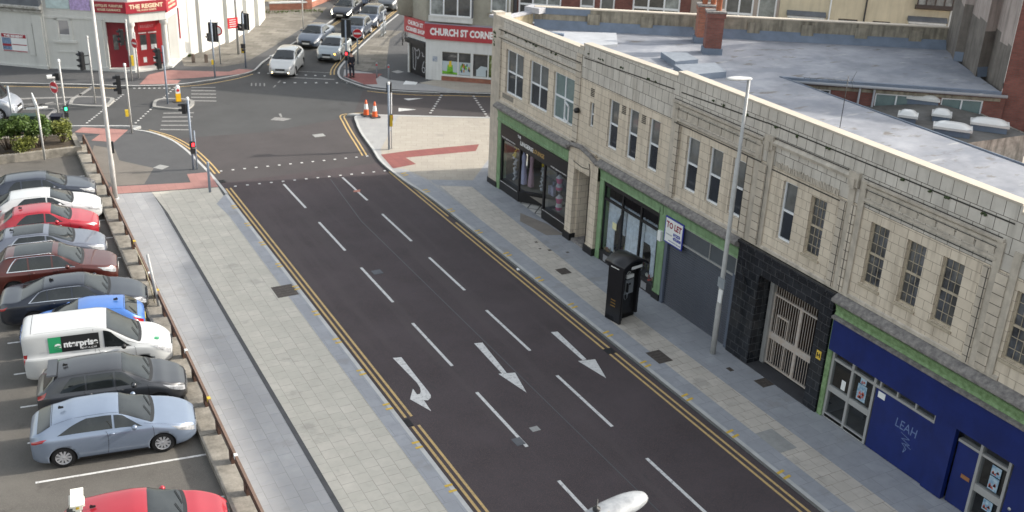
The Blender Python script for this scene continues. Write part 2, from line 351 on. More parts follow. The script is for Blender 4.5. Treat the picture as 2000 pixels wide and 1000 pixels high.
ground('tactile_paving_left', [[(5.9, 49.3), (10.62, 48.45), (10.70, 50.7), (9.65, 50.8), (9.55, 49.55), (5.95, 50.35)], [(5.6, 59.7), (6.1, 60.5), (8.3, 59.15), (7.25, 57.2), (6.2, 57.9), (6.8, 58.9)]], PINK, Z + 0.002)
ground('footway_patch', [[(6.2, 57.0), (7.1, 56.0), (7.0, 54.1), (7.5, 53.4), (8.35, 52.3), (7.5, 50.15), (6.1, 50.4), (5.9, 51.8), (5.9, 55.6)]], ASPH_F, Z)
# right pavement and plaza
KR = arcpts([(19.62, 5), (19.62, 20), (19.55, 35), (19.45, 43), (19.2, 46), (19.18, 49), (19.55, 51.3), (19.95, 54), (20.4, 56), (20.85, 57.35), (21.6, 57.35), (24, 56.3), (60, 39.2)], 5)
RP = KR + [(60, 5)]
b = MB(); b.prism(RP, 0, Z - 0.004); b.build('pavement', PALEP, kind='structure')
b = MB(); strip(b, KR, 0.14, 0, Z + 0.002, -1); b.build('kerb', KERB, kind='structure')
ground('paving_blue_right', [[(19.76, 5), (20.42, 5), (20.42, 40), (20.3, 45.5), (19.62, 47.6), (19.4, 46), (19.6, 43)],
                             [(21.55, 5), (23.4, 5), (23.4, 44.3), (24.9, 46.7), (24.55, 47.25), (22.45, 44.68), (20.5, 45.55), (20.4, 45.2), (20.5, 44.75), (21.95, 43.95), (21.5, 30)]], BLUEP, Z)
ground('paving_cream_right', [[(20.42, 5), (21.55, 5), (21.5, 30), (21.95, 43.9), (20.55, 44.6), (20.42, 40)]], CREAM2, Z)
ground('plaza_paving', [[(19.95, 47.45), (20.4, 45.65), (22.4, 44.75), (24.55, 47.3), (25.0, 46.9), (60, 30), (60, 39.0), (23.2, 56.4), (19.9, 50.9), (19.5, 49.5), (19.5, 47.9)]], CREAM_R, Z)
ground('tactile_paving_right', [[(19.62, 50.15), (19.4, 48.0), (19.42, 47.85), (20.75, 48.05), (20.65, 49.2), (24.6, 48.85), (25.3, 49.85), (21.3, 50.2)]], RED, Z + 0.002)
# north-east corner island pavement
NE = arcpts([(60, 44.2), (31, 58.8), (27.5, 60.4), (25.3, 61.6), (23.9, 62.8), (23.2, 64.6), (23.0, 66.3), (24.0, 68.9), (26.8, 73.2), (30.9, 79.2), (36.8, 87.4), (60, 120)], 5)
b = MB(); b.prism(NE + [(90, 120), (90, 40)], 0, Z - 0.004); b.build('pavement', ASPH_P, kind='structure')
b = MB(); strip(b, NE, 0.14, 0, Z + 0.002, -1); b.build('kerb', KERB, kind='structure')
ground('paving_pale_corner', [[(31, 59.1), (27.6, 60.7), (25.5, 61.9), (24.2, 63.1), (23.5, 64.8), (23.3, 66.2), (24.0, 68.0), (25.4, 66.5), (25.9, 64.4), (27.3, 62.9), (32.6, 60.6)]], PALEP, Z)
ground('paving_cream_corner', [[(29.3, 60.0), (60, 44.6), (60, 46), (31.9, 61.0), (28.7, 63.4), (27.4, 63.0)]], CREAM_R, Z + 0.001)
ground('tactile_paving_corner', [[(23.35, 66.2), (23.9, 63.8), (24.7, 63.6), (25.1, 64.9), (26.0, 66.0), (24.0, 67.0)]], RED, Z + 0.002)
ground('paving_slabs_corner', [[(24.1, 68.5), (26.9, 73.0), (30.9, 79.0), (32.6, 78.2), (30.5, 75.8), (28.6, 71.5), (26.8, 67.3), (25.2, 67.0)]], OLDP, Z)
# north-west pavement
NW = arcpts([(60, 126), (34.2, 91.5), (28.2, 83), (22.6, 75.9), (19.8, 72.2), (18.9, 70.7), (18.2, 69.6), (16.9, 68.8), (14.7, 68.1), (12.5, 67.8), (9.5, 68.6), (3, 71.6), (-40, 90)], 5)
b = MB(); b.prism(NW + [(-40, 200), (60, 200)], 0, Z - 0.004); b.build('pavement', ASPH_P, kind='structure')
b = MB(); strip(b, NW, 0.14, 0, Z + 0.002, -1); b.build('kerb', KERB, kind='structure')
ground('footway_slabs_north_west', [[(14.2, 72.3), (16.6, 71.4), (18.3, 72.0), (21.4, 76.0), (27.5, 84.5), (30, 89), (25, 91), (18, 79), (14.6, 75.9)]], OLDP, Z)
ground('tactile_paving_north_west', [[(10.6, 68.55), (11.6, 70.8), (13.0, 71.6), (14.2, 71.0), (16.6, 69.9), (17.4, 70.4), (18.3, 69.8), (17.2, 69.0), (14.0, 69.0), (12.3, 69.3), (13.2, 68.7), (12.8, 67.95)]], PINK, Z + 0.002)
# traffic islands in the left arm
def island(pts, nm='traffic_island'):
    P = arcpts(pts + [pts[0]], 3)[:-1]
    b = MB(); cx = sum(p[0] for p in P) / len(P); cy = sum(p[1] for p in P) / len(P)
    inn = [(cx + (x - cx) * 0.82, cy + (y - cy) * 0.82) for x, y in P]
    b.prism(P, 0, Z, 0); b.prism(inn, Z, Z + 0.004, 1, side=False)
    return b.build(nm, [mat('kerb_white', (0.27, 0.265, 0.25), 0.85, var=0.25), ASPH_P], kind='structure')
island([(10.4, 63.3), (10.7, 64.5), (11.3, 64.9), (12.5, 64.4), (12.9, 63.6), (12.3, 62.3), (11.4, 62.4)])
island([(6.0, 65.4), (6.3, 66.6), (6.8, 67.0), (8.4, 66.2), (8.6, 65.6), (8.0, 64.4), (7.2, 64.6)])
# ------------------------------------------------------------------ road markings
z1 = 0.0085
def lines(name, segs, wd, m, z=z1):
    b = MB()
    for a, c in segs:
        a = Vector(a); c = Vector(c); d = (c - a).normalized(); q = Vector((-d.y, d.x)) * wd / 2
        b.face([(*(a - q), z), (*(c - q), z), (*(c + q), z), (*(a + q), z)])
    return b.build(name, m, kind='structure')
def pline(b, pts, wd, z, mi=0):
    n = len(pts); L = []; Rr = []
    for i in range(n):
        a = Vector(pts[max(i - 1, 0)]); c = Vector(pts[min(i + 1, n - 1)]); d = (c - a).normalized(); q = Vector((-d.y, d.x)) * wd / 2; p = Vector(pts[i]); L.append(p - q); Rr.append(p + q)
    for i in range(n - 1): b.face([(*L[i], z), (*L[i + 1], z), (*Rr[i + 1], z), (*Rr[i], z)], mi)
dash = []
k = 0; y = 47.92
while y > 6: dash.append(y); y -= 5.33
lines('lane_markings', [((13.66, y), (13.66, y - 3.45)) for y in dash] + [((16.63, y - 0.15), (16.63, y - 3.6)) for y in dash], 0.11, PW)
b = MB()
for x in (10.96, 11.16): pline(b, [(x, 5), (x, 25.6)], 0.085, z1); pline(b, [(x, 26.15), (x, 48.35)], 0.085, z1)
for x in (19.10, 19.32): pline(b, [(x, 5), (x, 27.0)], 0.085, z1); pline(b, [(x, 27.35), (x, 40.2 if x > 19.2 else 47.7)], 0.085, z1)
pline(b, [(19.32, 41.0), (19.32, 47.7)], 0.085, z1)
for o in (0, 0.22):
    pline(b, arcpts([(10.98 + o, 50.6), (10.93 + o, 52.5), (10.7 + o, 55), (10.1 + o, 57.4), (9.2 + o * 0.8, 58.95 + o * 0.4)], 6), 0.085, z1)
    pline(b, arcpts([(18.98 - o, 50.6), (19.3 - o, 52.4), (19.65 - o, 54.5), (20.05 - o, 56.6), (20.4 - o * .8, 57.9 + o * .7), (21.3, 58.0 + o * .5), (22.2, 57.45 + o)], 6), 0.085, z1)
for o in (0.28, ): pline(b, [(22.0, 57.15 + o), (60, 39.05 + o)], 0.09, z1)
pline(b, arcpts([(23.6, 62.6), (25.0, 61.35), (27.3, 60.1), (31, 58.4), (60, 43.8)], 5), 0.10, z1)
for o in (0, 0.25): pline(b, arcpts([(23.0 - o, 67.2), (23.85 - o, 69.2), (26.6 - o, 73.6), (30.7 - o, 79.6), (36.5 - o, 87.8), (50 - o, 106)], 4), 0.09, z1)
for o in (0, 0.25): pline(b, arcpts([(19.6 + o, 71.2), (22.8 + o, 75.5), (28.4 + o, 82.7), (34.4 + o, 91.1), (50 + o, 112)], 4), 0.09, z1)
pline(b, arcpts([(18.0, 69.1), (16.7, 68.3), (14.6, 67.6), (12.5, 67.5)], 5), 0.1, z1)
pline(b, [(9.2, 68.4), (3, 71.2), (-30, 85.5)], 0.1, z1)
pline(b, [(4.5, 61.2), (-30, 72.2)], 0.09, z1)
b.build('yellow_lines', PY, kind='structure')
# kerb loading blips
b = MB()
for yy in [17.3, 19.6, 21.95, 24.3, 26.65, 29.0, 31.4, 33.75, 36.1, 38.4, 40.8, 43.1, 45.4]:
    for o in (0, 0.28): b.face([(10.52, yy + o, Z + .008), (10.755, yy + o, Z + .008), (10.755, yy + o + .1, Z + .008), (10.52, yy + o + .1, Z + .008)])
for yy in [16.2, 18.4, 20.75, 23.1, 25.5, 27.9, 30.4, 33.0, 35.7, 38.4, 41.2, 44.0, 46.6]:
    for o in (0, 0.28): b.face([(19.61 - .012 * max(0, yy - 33), yy + o, Z + .008), (19.9 - .012 * max(0, yy - 33), yy + o + .05, Z + .008), (19.9 - .012 * max(0, yy - 33), yy + o + .15, Z + .008), (19.61 - .012 * max(0, yy - 33), yy + o + .1, Z + .008)])
b.build('kerb_marks', PYB, kind='structure')
# crossing studs
b = MB()
def studs(a, c, n, s=0.12):
    for i in range(n):
        t = i / (n - 1); x = a[0] + (c[0] - a[0]) * t; y = a[1] + (c[1] - a[1]) * t
        b.prism([(x - s / 2, y - s / 2), (x + s / 2, y - s / 2), (x + s / 2, y + s / 2), (x - s / 2, y + s / 2)], 0, 0.014)
studs((11.35, 50.9), (18.96, 50.44), 14); studs((11.44, 48.49), (18.95, 47.92), 14)
studs((17.9, 69.6), (22.3, 67.1), 9, 0.14); studs((19.3, 66.3), (23.1, 64.9), 7, 0.14)
studs((6.49, 61.57), (9.3, 66.8), 17, 0.12); studs((8.96, 60.64), (12.73, 67.77), 19, 0.12)
studs((27.66, 60.0), (25.4, 56.65), 9, 0.15); studs((29.5, 59.1), (28.3, 54.8), 10, 0.15); studs((10.2, 68.1), (12.2, 67.4), 8, 0.13)
studs((5.2, 60.9), (8.2, 59.4), 9, 0.13)
b.build('crossing_studs', PW, kind='structure')
# arrows
b = MB()
def poly(pts, z=z1): b.face([(*p, z) for p in pts])
poly([(15.05, 29.62), (15.35, 29.55), (15.15, 27.3), (14.98, 27.32)]); poly([(14.86, 27.36), (15.42, 27.2), (15.15, 25.9)])
poly([(18.0, 29.24), (18.25, 29.18), (18.14, 26.98), (17.98, 26.98)]); poly([(17.80, 27.0), (18.42, 26.86), (18.07, 25.6)])
poly([(12.02, 29.82), (12.31, 29.75), (12.26, 28.2), (12.24, 27.3), (12.22, 27.05), (12.15, 26.90), (12.01, 26.80), (11.89, 26.86), (11.84, 26.16), (11.51, 27.10), (11.85, 27.66), (11.83, 27.27), (11.93, 27.27), (12.02, 27.40), (12.09, 27.62), (12.12, 27.95)])

poly([(25.1, 60.15), (25.2, 59.65), (26.3, 59.8)]); poly([(24.0, 58.3), (23.7, 57.6), (24.9, 57.6)])
b.build('direction_arrows', PW, kind='structure')
b = MB()
poly([(16.5, 59.0), (16.1, 58.55), (16.75, 58.1), (17.3, 58.35), (16.9, 58.75)]); poly([(16.9, 59.6), (16.8, 58.9), (16.92, 58.9), (17.05, 59.6)])
b.build('worn_arrow', PWW, kind='structure')
# hatching, stop lines, left arm lines, bus stop marks
def hatch(c0, c1, c2, c3, n, frame=True):
    c = [Vector(p) for p in (c0, c1, c2, c3)]
    for i in range(n):
        t = i / (n - 1); a = c[0].lerp(c[1], t); e = c[3].lerp(c[2], t); pline(b, [tuple(a), tuple(e)], 0.20, z1)
b = MB(); hatch((10.75, 62.0), (9.95, 58.9), (11.4, 58.3), (12.4, 61.5), 5); hatch((13.5, 67.1), (12.8, 64.1), (14.2, 63.5), (14.9, 66.6), 5)
b.build('hatched_markings', PWW, kind='structure')
b = MB()
pline(b, [(-10, 71.3), (6.4, 65.7)], 0.14, z1); pline(b, [(-10, 68.6), (5.9, 64.9)], 0.14, z1)
pline(b, [(4.0, 62.0), (5.4, 65.1)], 0.32, z1); pline(b, [(5.8, 65.9), (7.0, 67.8)], 0.25, z1); pline(b, [(6.9, 67.5), (7.9, 69.3)], 0.25, z1)
pline(b, [(4.8, 66.3), (3.3, 65.9), (5.3, 66.5)], 0.18, z1)
pline(b, [(20.0, 67.5), (22.6, 66.0)], 0.2, z1 + .001); pline(b, [(21.0, 68.9), (23.2, 67.6)], 0.1, z1)
pline(b, [(22.2, 72.6), (19.9, 69.2)], 0.1, z1); pline(b, [(27.1, 79.6), (25.3, 77.0)], 0.1, z1)
pline(b, [(19.2, 66.9), (18.9, 66.4)], 0.1, z1); pline(b, [(18.6, 65.9), (18.3, 65.4)], 0.1, z1)
for o in (0, .25, .5, .75): pline(b, [(17.3 + o, 66.9 - o * .4), (17.1 + o, 66.2 - o * .4)], 0.09, z1)
pline(b, [(1.2, 68.3), (4.6, 67.7), (7.2, 67.0)], 0.3, z1 + .001)
b.build('junction_markings', PWW, kind='structure')
# car park bay lines
bays = [(52.62, 0), (50.55, 0), (48.45, 0), (46.41, 0), (44.27, 0), (42.01, 0), (39.94, 0), (37.75, 0), (35.51, 0), (33.2, 0), (31.0, 0), (28.85, 0), (26.72, 0), (24.52, 0), (22.4, 0), (20.2, 0)]
lines('bay_lines', [((0.35, y + 0.63), (5.13, y)) for y, _ in bays], 0.085, PW)
# drain covers, gullies, inspection covers
IRON = mat('cast_iron', (0.10, 0.085, 0.075), 0.7, metal=0.4, var=0.25, scale=12, bump=0.5, bscale=30)
IRON_D = mat('gully_grate', (0.02, 0.02, 0.022), 0.8, bump=0.5, bscale=50)
STEELC = mat('cover_pale', (0.28, 0.28, 0.27), 0.75, var=0.12, scale=5)
def cover(c, lx, ly, m, z, name='drain_cover', rot=0.0, label=None, cat='drain cover'):
    b = MB(); ca, sa = math.cos(rot), math.sin(rot)
    def q(x, y): return (c[0] + x * ca - y * sa, c[1] + x * sa + y * ca)
    b.prism([q(-lx / 2, -ly / 2), q(lx / 2, -ly / 2), q(lx / 2, ly / 2), q(-lx / 2, ly / 2)], z - 0.06, z + 0.005)
    if m in (IRON, IRON_D):
        for i in range(5):
            yy = -ly / 2 + ly * (i + 0.5) / 5; b.prism([q(-lx * .44, yy - .02), q(lx * .44, yy - .02), q(lx * .44, yy + .02), q(-lx * .44, yy + .02)], z + .005, z + 0.012)
    return b.build(name, m, label=label, cat=cat)
cover((10.15, 36.2), 0.82, 1.0, IRON, Z, label='large square ribbed iron cover in the cream pavement beside the double yellow lines')
cover((21.05, 33.5), 0.48, 0.55, IRON, Z, label='brown iron cover in the right pavement near the black phone kiosk')
cover((20.5, 25.95), 0.58, 0.85, IRON, Z, label='brown iron cover in the pavement on the kerb side of the grey lamp post')
cover((22.75, 23.0), 0.5, 0.5, IRON, Z, label='brown iron cover by the step of the barred black tiled entrance')
cover((20.75, 20.1), 0.66, 1.15, STEELC, Z, label='long pale grey double cover in the pavement, nearest the camera on the right')
cover((22.25, 24.2), 0.17, 0.25, IRON, Z, label='tiny brown cover in the blue grey paving before the black tiled entrance')
cover((10.86, 25.85), 0.32, 0.42, IRON_D, 0.012, 'gully_grate', label='black gully grate breaking the left double yellow lines', cat='drain grate')
cover((19.22, 27.15), 0.36, 0.38, IRON_D, 0.012, 'gully_grate', label='black gully grate breaking the right double yellow lines', cat='drain grate')
cover((10.95, 49.4), 0.45, 0.4, IRON_D, 0.012, 'gully_grate', label='dark gully grate by the kerb at the left end of the studded crossing', cat='drain grate')
cover((17.75, 54.75), 0.62, 0.5, STEELC, 0.012, 'inspection_cover', label='pale rectangular cover in the brown junction surface', cat='drain cover')
cover((8.7, 52.3), 0.55, 0.55, STEELC, Z, 'inspection_cover', R(40), label='pale diamond set cover in the dark footway left of the road', cat='drain cover')
cover((27.2, 66.2), 0.6, 0.6, STEELC, Z, 'inspection_cover', R(20), label='pale diamond set cover in the footway beside the corner shop door', cat='drain cover')
cover((14.1, 36.6), 0.4, 0.4, mat('road_patch', (0.10, 0.105, 0.115), 0.8, var=0.2), 0.008, 'inspection_cover', label='faint square cover in the dark road between the lane dashes, further up', cat='drain cover')
cover((14.35, 23.9), 0.28, 0.25, STEELC, 0.008, 'inspection_cover', label='small pale square cover in the dark road near the lamp head', cat='drain cover')
cover((13.55, 23.5), 0.3, 0.4, mat('road_patch', (0.10, 0.105, 0.115), 0.8), 0.008, 'inspection_cover', label='dull square cover in the dark road beside the nearest left lane dash', cat='drain cover')
b = MB()
for x, y, s in [(21.5, 36.6, .12), (21.3, 35.9, .1), (21.6, 35.6, .14), (22.2, 35.1, .12)]: b.prism([(x - s / 2, y - s / 2), (x + s / 2, y - s / 2), (x + s / 2, y + s / 2), (x - s / 2, y + s / 2)], Z - .05, Z + .006)
b.build('stopcock_lids', IRON, kind='structure')
ground('paving_patch', [[(22.5, 39.9), (23.0, 38.2), (23.05, 36.8), (22.3, 37.1), (22.0, 39.0)]], mat('patch_brown', (0.21, 0.185, 0.16), 0.9, var=0.15, scale=2, speck=(0.26, 0.23, 0.2)), Z + 0.003)
lines('road_seam', [((16.0, 47.8), (15.45, 42)), ((15.45, 42), (15.5, 5))], 0.03, mat('seam_sealant', (0.06, 0.068, 0.072), 0.5), z1 - .002)
# ------------------------------------------------------------------ the long tiled building on the right
TILE = bricks('faience_tile', (0.60, 0.52, 0.415), (0.64, 0.56, 0.45), (0.24, 0.185, 0.135), 0.50, 0.292, 0.0068, 0.5, 0.35, var=0.12, nscale=1.1, bump=0.6, streak=0.55, dirt=(0.27, 0.22, 0.165), spec=0.6)
TILE_U = bricks('faience_tile_upper', (0.52, 0.485, 0.43), (0.575, 0.54, 0.485), (0.10, 0.085, 0.07), 0.41, 0.46, 0.010, 0.5, 0.3, var=0.12, nscale=1.4, bump=0.6, streak=0.55, dirt=(0.28, 0.255, 0.22), spec=0.6)
TILE_P = bricks('faience_pilaster', (0.50, 0.44, 0.36), (0.55, 0.485, 0.40), (0.10, 0.085, 0.07), 3.0, 0.292, 0.012, 0.0, 0.35, var=0.15, nscale=2, bump=0.6, streak=0.4)
TILE_M = mat('faience_moulding', (0.48, 0.43, 0.36), 0.35, var=0.2, scale=3, streak=0.3)
JOINT = mat('dark_joint', (0.05, 0.045, 0.04), 0.9)
MOSS = mat('moss', (0.05, 0.07, 0.03), 0.95, var=0.4, scale=20, bump=0.8)
COPE = mat('coping_stone', (0.46, 0.41, 0.34), 0.8, var=0.08, scale=1.5)
LEDGE = mat('weathered_ledge', (0.17, 0.16, 0.16), 0.9, var=0.4, scale=6, col2=(0.30, 0.28, 0.26), bump=0.8, bscale=14)
GREEN = mat('green_paint', (0.185, 0.30, 0.15), 0.6, var=0.22, scale=2.2, col2=(0.22, 0.35, 0.19), bump=0.5, bscale=18, streak=0.4)
GREEN_R = mat('green_flaking_paint', (0.15, 0.26, 0.10), 0.7, var=0.35, scale=7, col2=(0.24, 0.36, 0.18), bump=1.0, bscale=22)
NAVY = mat('navy_paint', (0.007, 0.018, 0.12), 0.38, var=0.22, scale=1.2, streak=0.12)
BTILE = bricks('black_tile', (0.012, 0.014, 0.018), (0.022, 0.024, 0.028), (0.06, 0.06, 0.065), 0.42, 0.292, 0.009, 0.5, 0.22, var=0.4, nscale=2, bump=0.6, spec=0.5)
SHOPB = mat('shopfront_black', (0.014, 0.013, 0.014), 0.4, var=0.2)
ALU = mat('aluminium', (0.42, 0.42, 0.41), 0.45, metal=0.4, var=0.08)
ROOF = mat('roof_felt', (0.215, 0.23, 0.265), 0.82, var=0.25, scale=0.5, col2=(0.32, 0.33, 0.36), streak=0.0, bump=0.2, bscale=20)
FELTB = mat('blue_grey_flashing', (0.135, 0.17, 0.225), 0.7, var=0.18, scale=1.2)
RENDER_D = mat('stained_concrete', (0.27, 0.245, 0.195), 0.92, var=0.3, scale=2.2, streak=0.75, bump=0.2)
BRICK = bricks('red_brick', (0.27, 0.095, 0.062), (0.36, 0.14, 0.09), (0.20, 0.15, 0.12), 0.225, 0.075, 0.008, 0.5, 0.85, var=0.2, nscale=1.2, bump=0.3)
BRICK_D = bricks('dark_red_brick', (0.15, 0.055, 0.045), (0.20, 0.075, 0.06), (0.11, 0.08, 0.07), 0.225, 0.075, 0.008, 0.5, 0.85, var=0.25, nscale=1.2, bump=0.3)
SHOPGL = glass('shop_glass'); CURT = mat('net_curtain', (0.80, 0.84, 0.90), 0.9, var=0.2, scale=5)
WOODF = mat('old_cream_wood', (0.42, 0.36, 0.27), 0.7, var=0.25, scale=8)
DRAPE = mat('window_glass_drape', (0.075, 0.08, 0.09), 0.12, spec=0.8, var=0.75, scale=2.0)
BLINDG = mat('window_glass_blind', (0.16, 0.22, 0.22), 0.1, spec=0.8, var=0.15)
LAV = mat('pale_lilac', (0.5, 0.48, 0.66), 0.9, var=0.15); YEL = mat('yellow_flowers', (0.65, 0.48, 0.04), 0.9, var=0.3, scale=14)
# roof felt stains: pale lap marks and rusty ponding patches
def stain(m, c, thr, scale, mapscale=(1, 1, 1), fac=0.8, rot=0):
    t = m.node_tree; N = t.nodes; L = t.links; p = N['Principled BSDF']; src = p.inputs['Base Color'].links[0].from_socket
    g = N.new('ShaderNodeNewGeometry'); mp = N.new('ShaderNodeMapping'); mp.inputs['Scale'].default_value = mapscale; mp.inputs['Rotation'].default_value = (0, 0, rot); L.new(g.outputs[0], mp.inputs[0])
    n = N.new('ShaderNodeTexNoise'); n.inputs['Scale'].default_value = scale; n.inputs['Detail'].default_value = 5; n.inputs['Roughness'].default_value = .6; L.new(mp.outputs[0], n.inputs[0])
    r = N.new('ShaderNodeMapRange'); r.inputs[1].default_value = thr; r.inputs[2].default_value = thr + 0.08; r.inputs[4].default_value = fac; L.new(n.outputs[0], r.inputs[0])
    mx = N.new('ShaderNodeMix'); mx.data_type = 'RGBA'; L.new(r.outputs[0], mx.inputs[0]); L.new(src, mx.inputs[6]); mx.inputs[7].default_value = (*c, 1); L.new(mx.outputs[2], p.inputs['Base Color'])
stain(ROOF, (0.13, 0.115, 0.095), 0.60, 0.9, (1, 2.2, 1), 0.8, R(25)); stain(ROOF, (0.42, 0.42, 0.41), 0.62, 1.3, (.6, 3.0, 1), 0.5, R(-35)); stain(ROOF, (0.165, 0.18, 0.215), 0.52, 0.35, (1, 1.6, 1), 0.6, R(25))

stain(ASPH_D, (0.078, 0.064, 0.064), .56, .55, (1.4, .07, 1), .45); stain(ASPH_D, (0.035, 0.033, 0.036), .66, 1.1, (1, .35, 1), .55)
stain(ASPH_C, (0.06, 0.055, 0.05), .62, .8, (1, 1, 1), .6); stain(ASPH, (0.04, 0.04, 0.041), .6, .5, (1, 1, 1), .5); stain(ASPH_R, (0.04, 0.036, 0.036), .62, .8, (1, 1, 1), .5)
for m_ in (CREAM, GREYP, BLUEP, CREAM2, CREAM_R, PALEP): stain(m_, (0.15, 0.145, 0.14), .715, 5.5, (1, 1, 1), .6); stain(m_, (0.20, 0.19, 0.175), .60, .7, (1, 1, 1), .35)
TB = thing('terrace_building', 'long two storey building faced in cream glazed tiles with green shopfront surrounds', 'building', (23.1, 14, 0))
FO, FD, FN = (23.1, 0, 0), (0, 1), (-1, 0)
def fr(): return MB(FO, FD, FN)
W1 = [(41.28, 42.96, 5.02, 7.10), (39.02, 40.70, 5.06, 7.10), (36.83, 38.55, 5.06, 7.10)]
WS = [(35.22, 35.54, 5.5, 6.53)]
W2 = [(33.42, 34.13, 5.03, 7.03), (32.07, 32.75, 5.03, 7.03), (30.66, 31.35, 5.03, 7.03)]
W3 = [(28.25, 28.98, 5.0, 7.02), (26.94, 27.66, 5.0, 7.02), (25.68, 26.40, 5.0, 7.02)]
W4 = [(23.22, 23.86, 5.04, 7.04)]; W5 = [(21.9, 22.58, 5.04, 6.98)]
W6 = [(19.38, 20.08, 5.08, 7.03), (18.03, 18.70, 5.08, 7.03), (16.73, 17.44, 5.08, 7.03)]; W7 = [(14.38, 15.08, 5.08, 7.03), (12.9, 13.6, 5.08, 7.03)]
AW = W1 + WS + W2 + W3 + W4 + W5 + W6 + W7
b = fr()
b.wall(-14, 44.3, 4.2, 7.35, AW, 0.17, 0)
b.build('wall', TILE, TB)
b = fr()
SEC = [(36.3, 44.3, 8.38, 8.50), (29.9, 36.3, 8.72, 8.92), (15.5, 29.9, 9.08, 9.16), (-14, 15.5, 8.96, 8.9)]
for u0, u1, za, zb in SEC:      # za at far end (u1), zb at near end
    b.face([(u0, 0, 7.35), (u1, 0, 7.35), (u1, 0, za), (u0, 0, zb)], 0)
    b.face([(u0, -.32, 7.35), (u1, -.32, 7.35), (u1, -.32, za), (u0, -.32, zb)], 0)
    b.face([(u0, 0, 7.35), (u0, -.32, 7.35), (u0, -.32, zb), (u0, 0, zb)], 0); b.face([(u1, 0, 7.35), (u1, -.32, 7.35), (u1, -.32, za), (u1, 0, za)], 0)
b.build('parapet', TILE_U, TB)
b = fr()
for u0, u1, za, zb in SEC:
    u0 += .01; u1 -= .01; e = 0.02
    P = [(-.36, 0), (e, 0), (e, .07), (-.36, .07)]
    for i in range(4):
        a, c = P[i], P[(i + 1) % 4]; b.face([(u0, a[0], zb + a[1]), (u1, a[0], za + a[1]), (u1, c[0], za + c[1]), (u0, c[0], zb + c[1])], 0)
    b.face([(u0, p[0], zb + p[1]) for p in P]); b.face([(u1, p[0], za + p[1]) for p in P])
b.box(36.25, 36.55, -.36, .03, 8.5, 8.66)
b.build('coping', COPE, TB)
# dark open joints and mouldings
b = fr()
def seg(u0, u1, v0, v1, w=.012, t=.022): b.face([(u0, w, v0 - t), (u1, w, v1 - t), (u1, w, v1 + t), (u0, w, v0 + t)], 0)
seg(36.35, 44.1, 7.95, 7.85, .058); seg(36.35, 44.0, 7.56, 7.48, .058, .015); seg(30, 36.2, 8.46, 8.2); seg(25, 29.6, 8.62, 8.45); seg(15.6, 25, 8.65, 8.63)
seg(25.05, 29.9, 8.17, 8.17, .06, .016); seg(25.1, 29.8, 7.82, 7.82, .055, .010); seg(15.8, 20.6, 8.2, 8.2, .06, .016); seg(15.9, 20.5, 7.9, 7.9, .055, .010); seg(15.9, 20.5, 7.47, 7.47, .03, .014); seg(21.0, 24.6, 8.26, 8.26, .06, .016); seg(24.95, 29.75, 7.32, 7.32, .085, .02); seg(20.95, 24.6, 7.22, 7.22, .03, .02); seg(30, 36.3, 7.36, 7.36, .008, .01)
for u in (29.42, 25.62, 24.62, 21.12, 20.78, 15.98): b.face([(u - .014, .092, 4.5), (u + .014, .092, 4.5), (u + .014, .092, 7.3), (u - .014, .092, 7.3)])
b.build('open_joints', JOINT, TB)
b = fr()
b.extr([(0, 7.88), (.05, 7.9), (.05, 7.98), (0, 8.0)], 36.4, 44.05, 0); b.extr([(0, 7.5), (.05, 7.52), (.05, 7.6), (0, 7.62)], 36.4, 44.05, 0)
# bay 1 frame and frieze
def friezeblk(u0, u1, v0, v1):
    b.extr([(0, v1 - .10), (.10, v1 - .07), (.10, v1), (0, v1 + .03)], u0, u1, 0)
    b.extr([(0, v1 - .24), (.05, v1 - .22), (.05, v1 - .14), (0, v1 - .12)], u0 + .1, u1 - .1, 0)
    b.extr([(0, v0), (.07, v0 + .03), (.07, v0 + .10), (0, v0 + .12)], u0 + .1, u1 - .1, 0)
    n = int((u1 - u0) / .62)
    for i in range(n):
        a = u0 + .2 + i * (u1 - u0 - .4) / n; b.box(a + .03, a + (u1 - u0 - .4) / n - .04, 0, .035, v0 + .17, v1 - .28)
friezeblk(25.0, 29.95, 7.38, 8.12); friezeblk(15.75, 20.65, 7.52, 8.16)
for u0, u1, v0, v1 in [(29.62, 29.95, 4.5, 8.0), (25.0, 25.33, 4.5, 7.9), (24.45, 24.72, 4.5, 8.0), (20.85, 21.1, 4.5, 8.1), (20.45, 20.7, 4.5, 8.1), (15.7, 15.95, 4.5, 8.1), (15.15, 15.4, 4.5, 8.0)]:
    b.box(u0 + .01, u1 - .01, -.02, .055, v0, v1)
b.extr([(0, 8.0), (.10, 8.03), (.12, 8.12), (.05, 8.2), (0, 8.22)], 20.95, 24.7, 0)
b.box(24.5, 24.9, 0, .12, 7.85, 8.3); b.box(20.75, 21.15, 0, .12, 7.85, 8.3); b.box(24.62, 24.8, .10, .17, 7.8, 8.1); b.box(20.85, 21.03, .10, .17, 7.8, 8.1)
b.extr([(0, 4.42), (.04, 4.42), (.04, 4.52), (0, 4.55)], 15, 44.2, 0)
b.build('moulding', TILE_M, TB)
b = fr()
for u0, u1 in [(29.40, 29.64), (25.31, 25.62), (24.70, 25.02), (21.08, 21.34), (20.68, 20.87), (15.93, 16.15), (15.38, 15.72)]: b.box(u0, u1, -.02, .088, 4.5, 7.30)
b.box(43.45, 44.28, -.02, .03, .35, 8.05); b.box(36.35, 36.75, -.02, .04, 4.45, 8.3)
b.build_each('pilaster', TILE_P, TB)
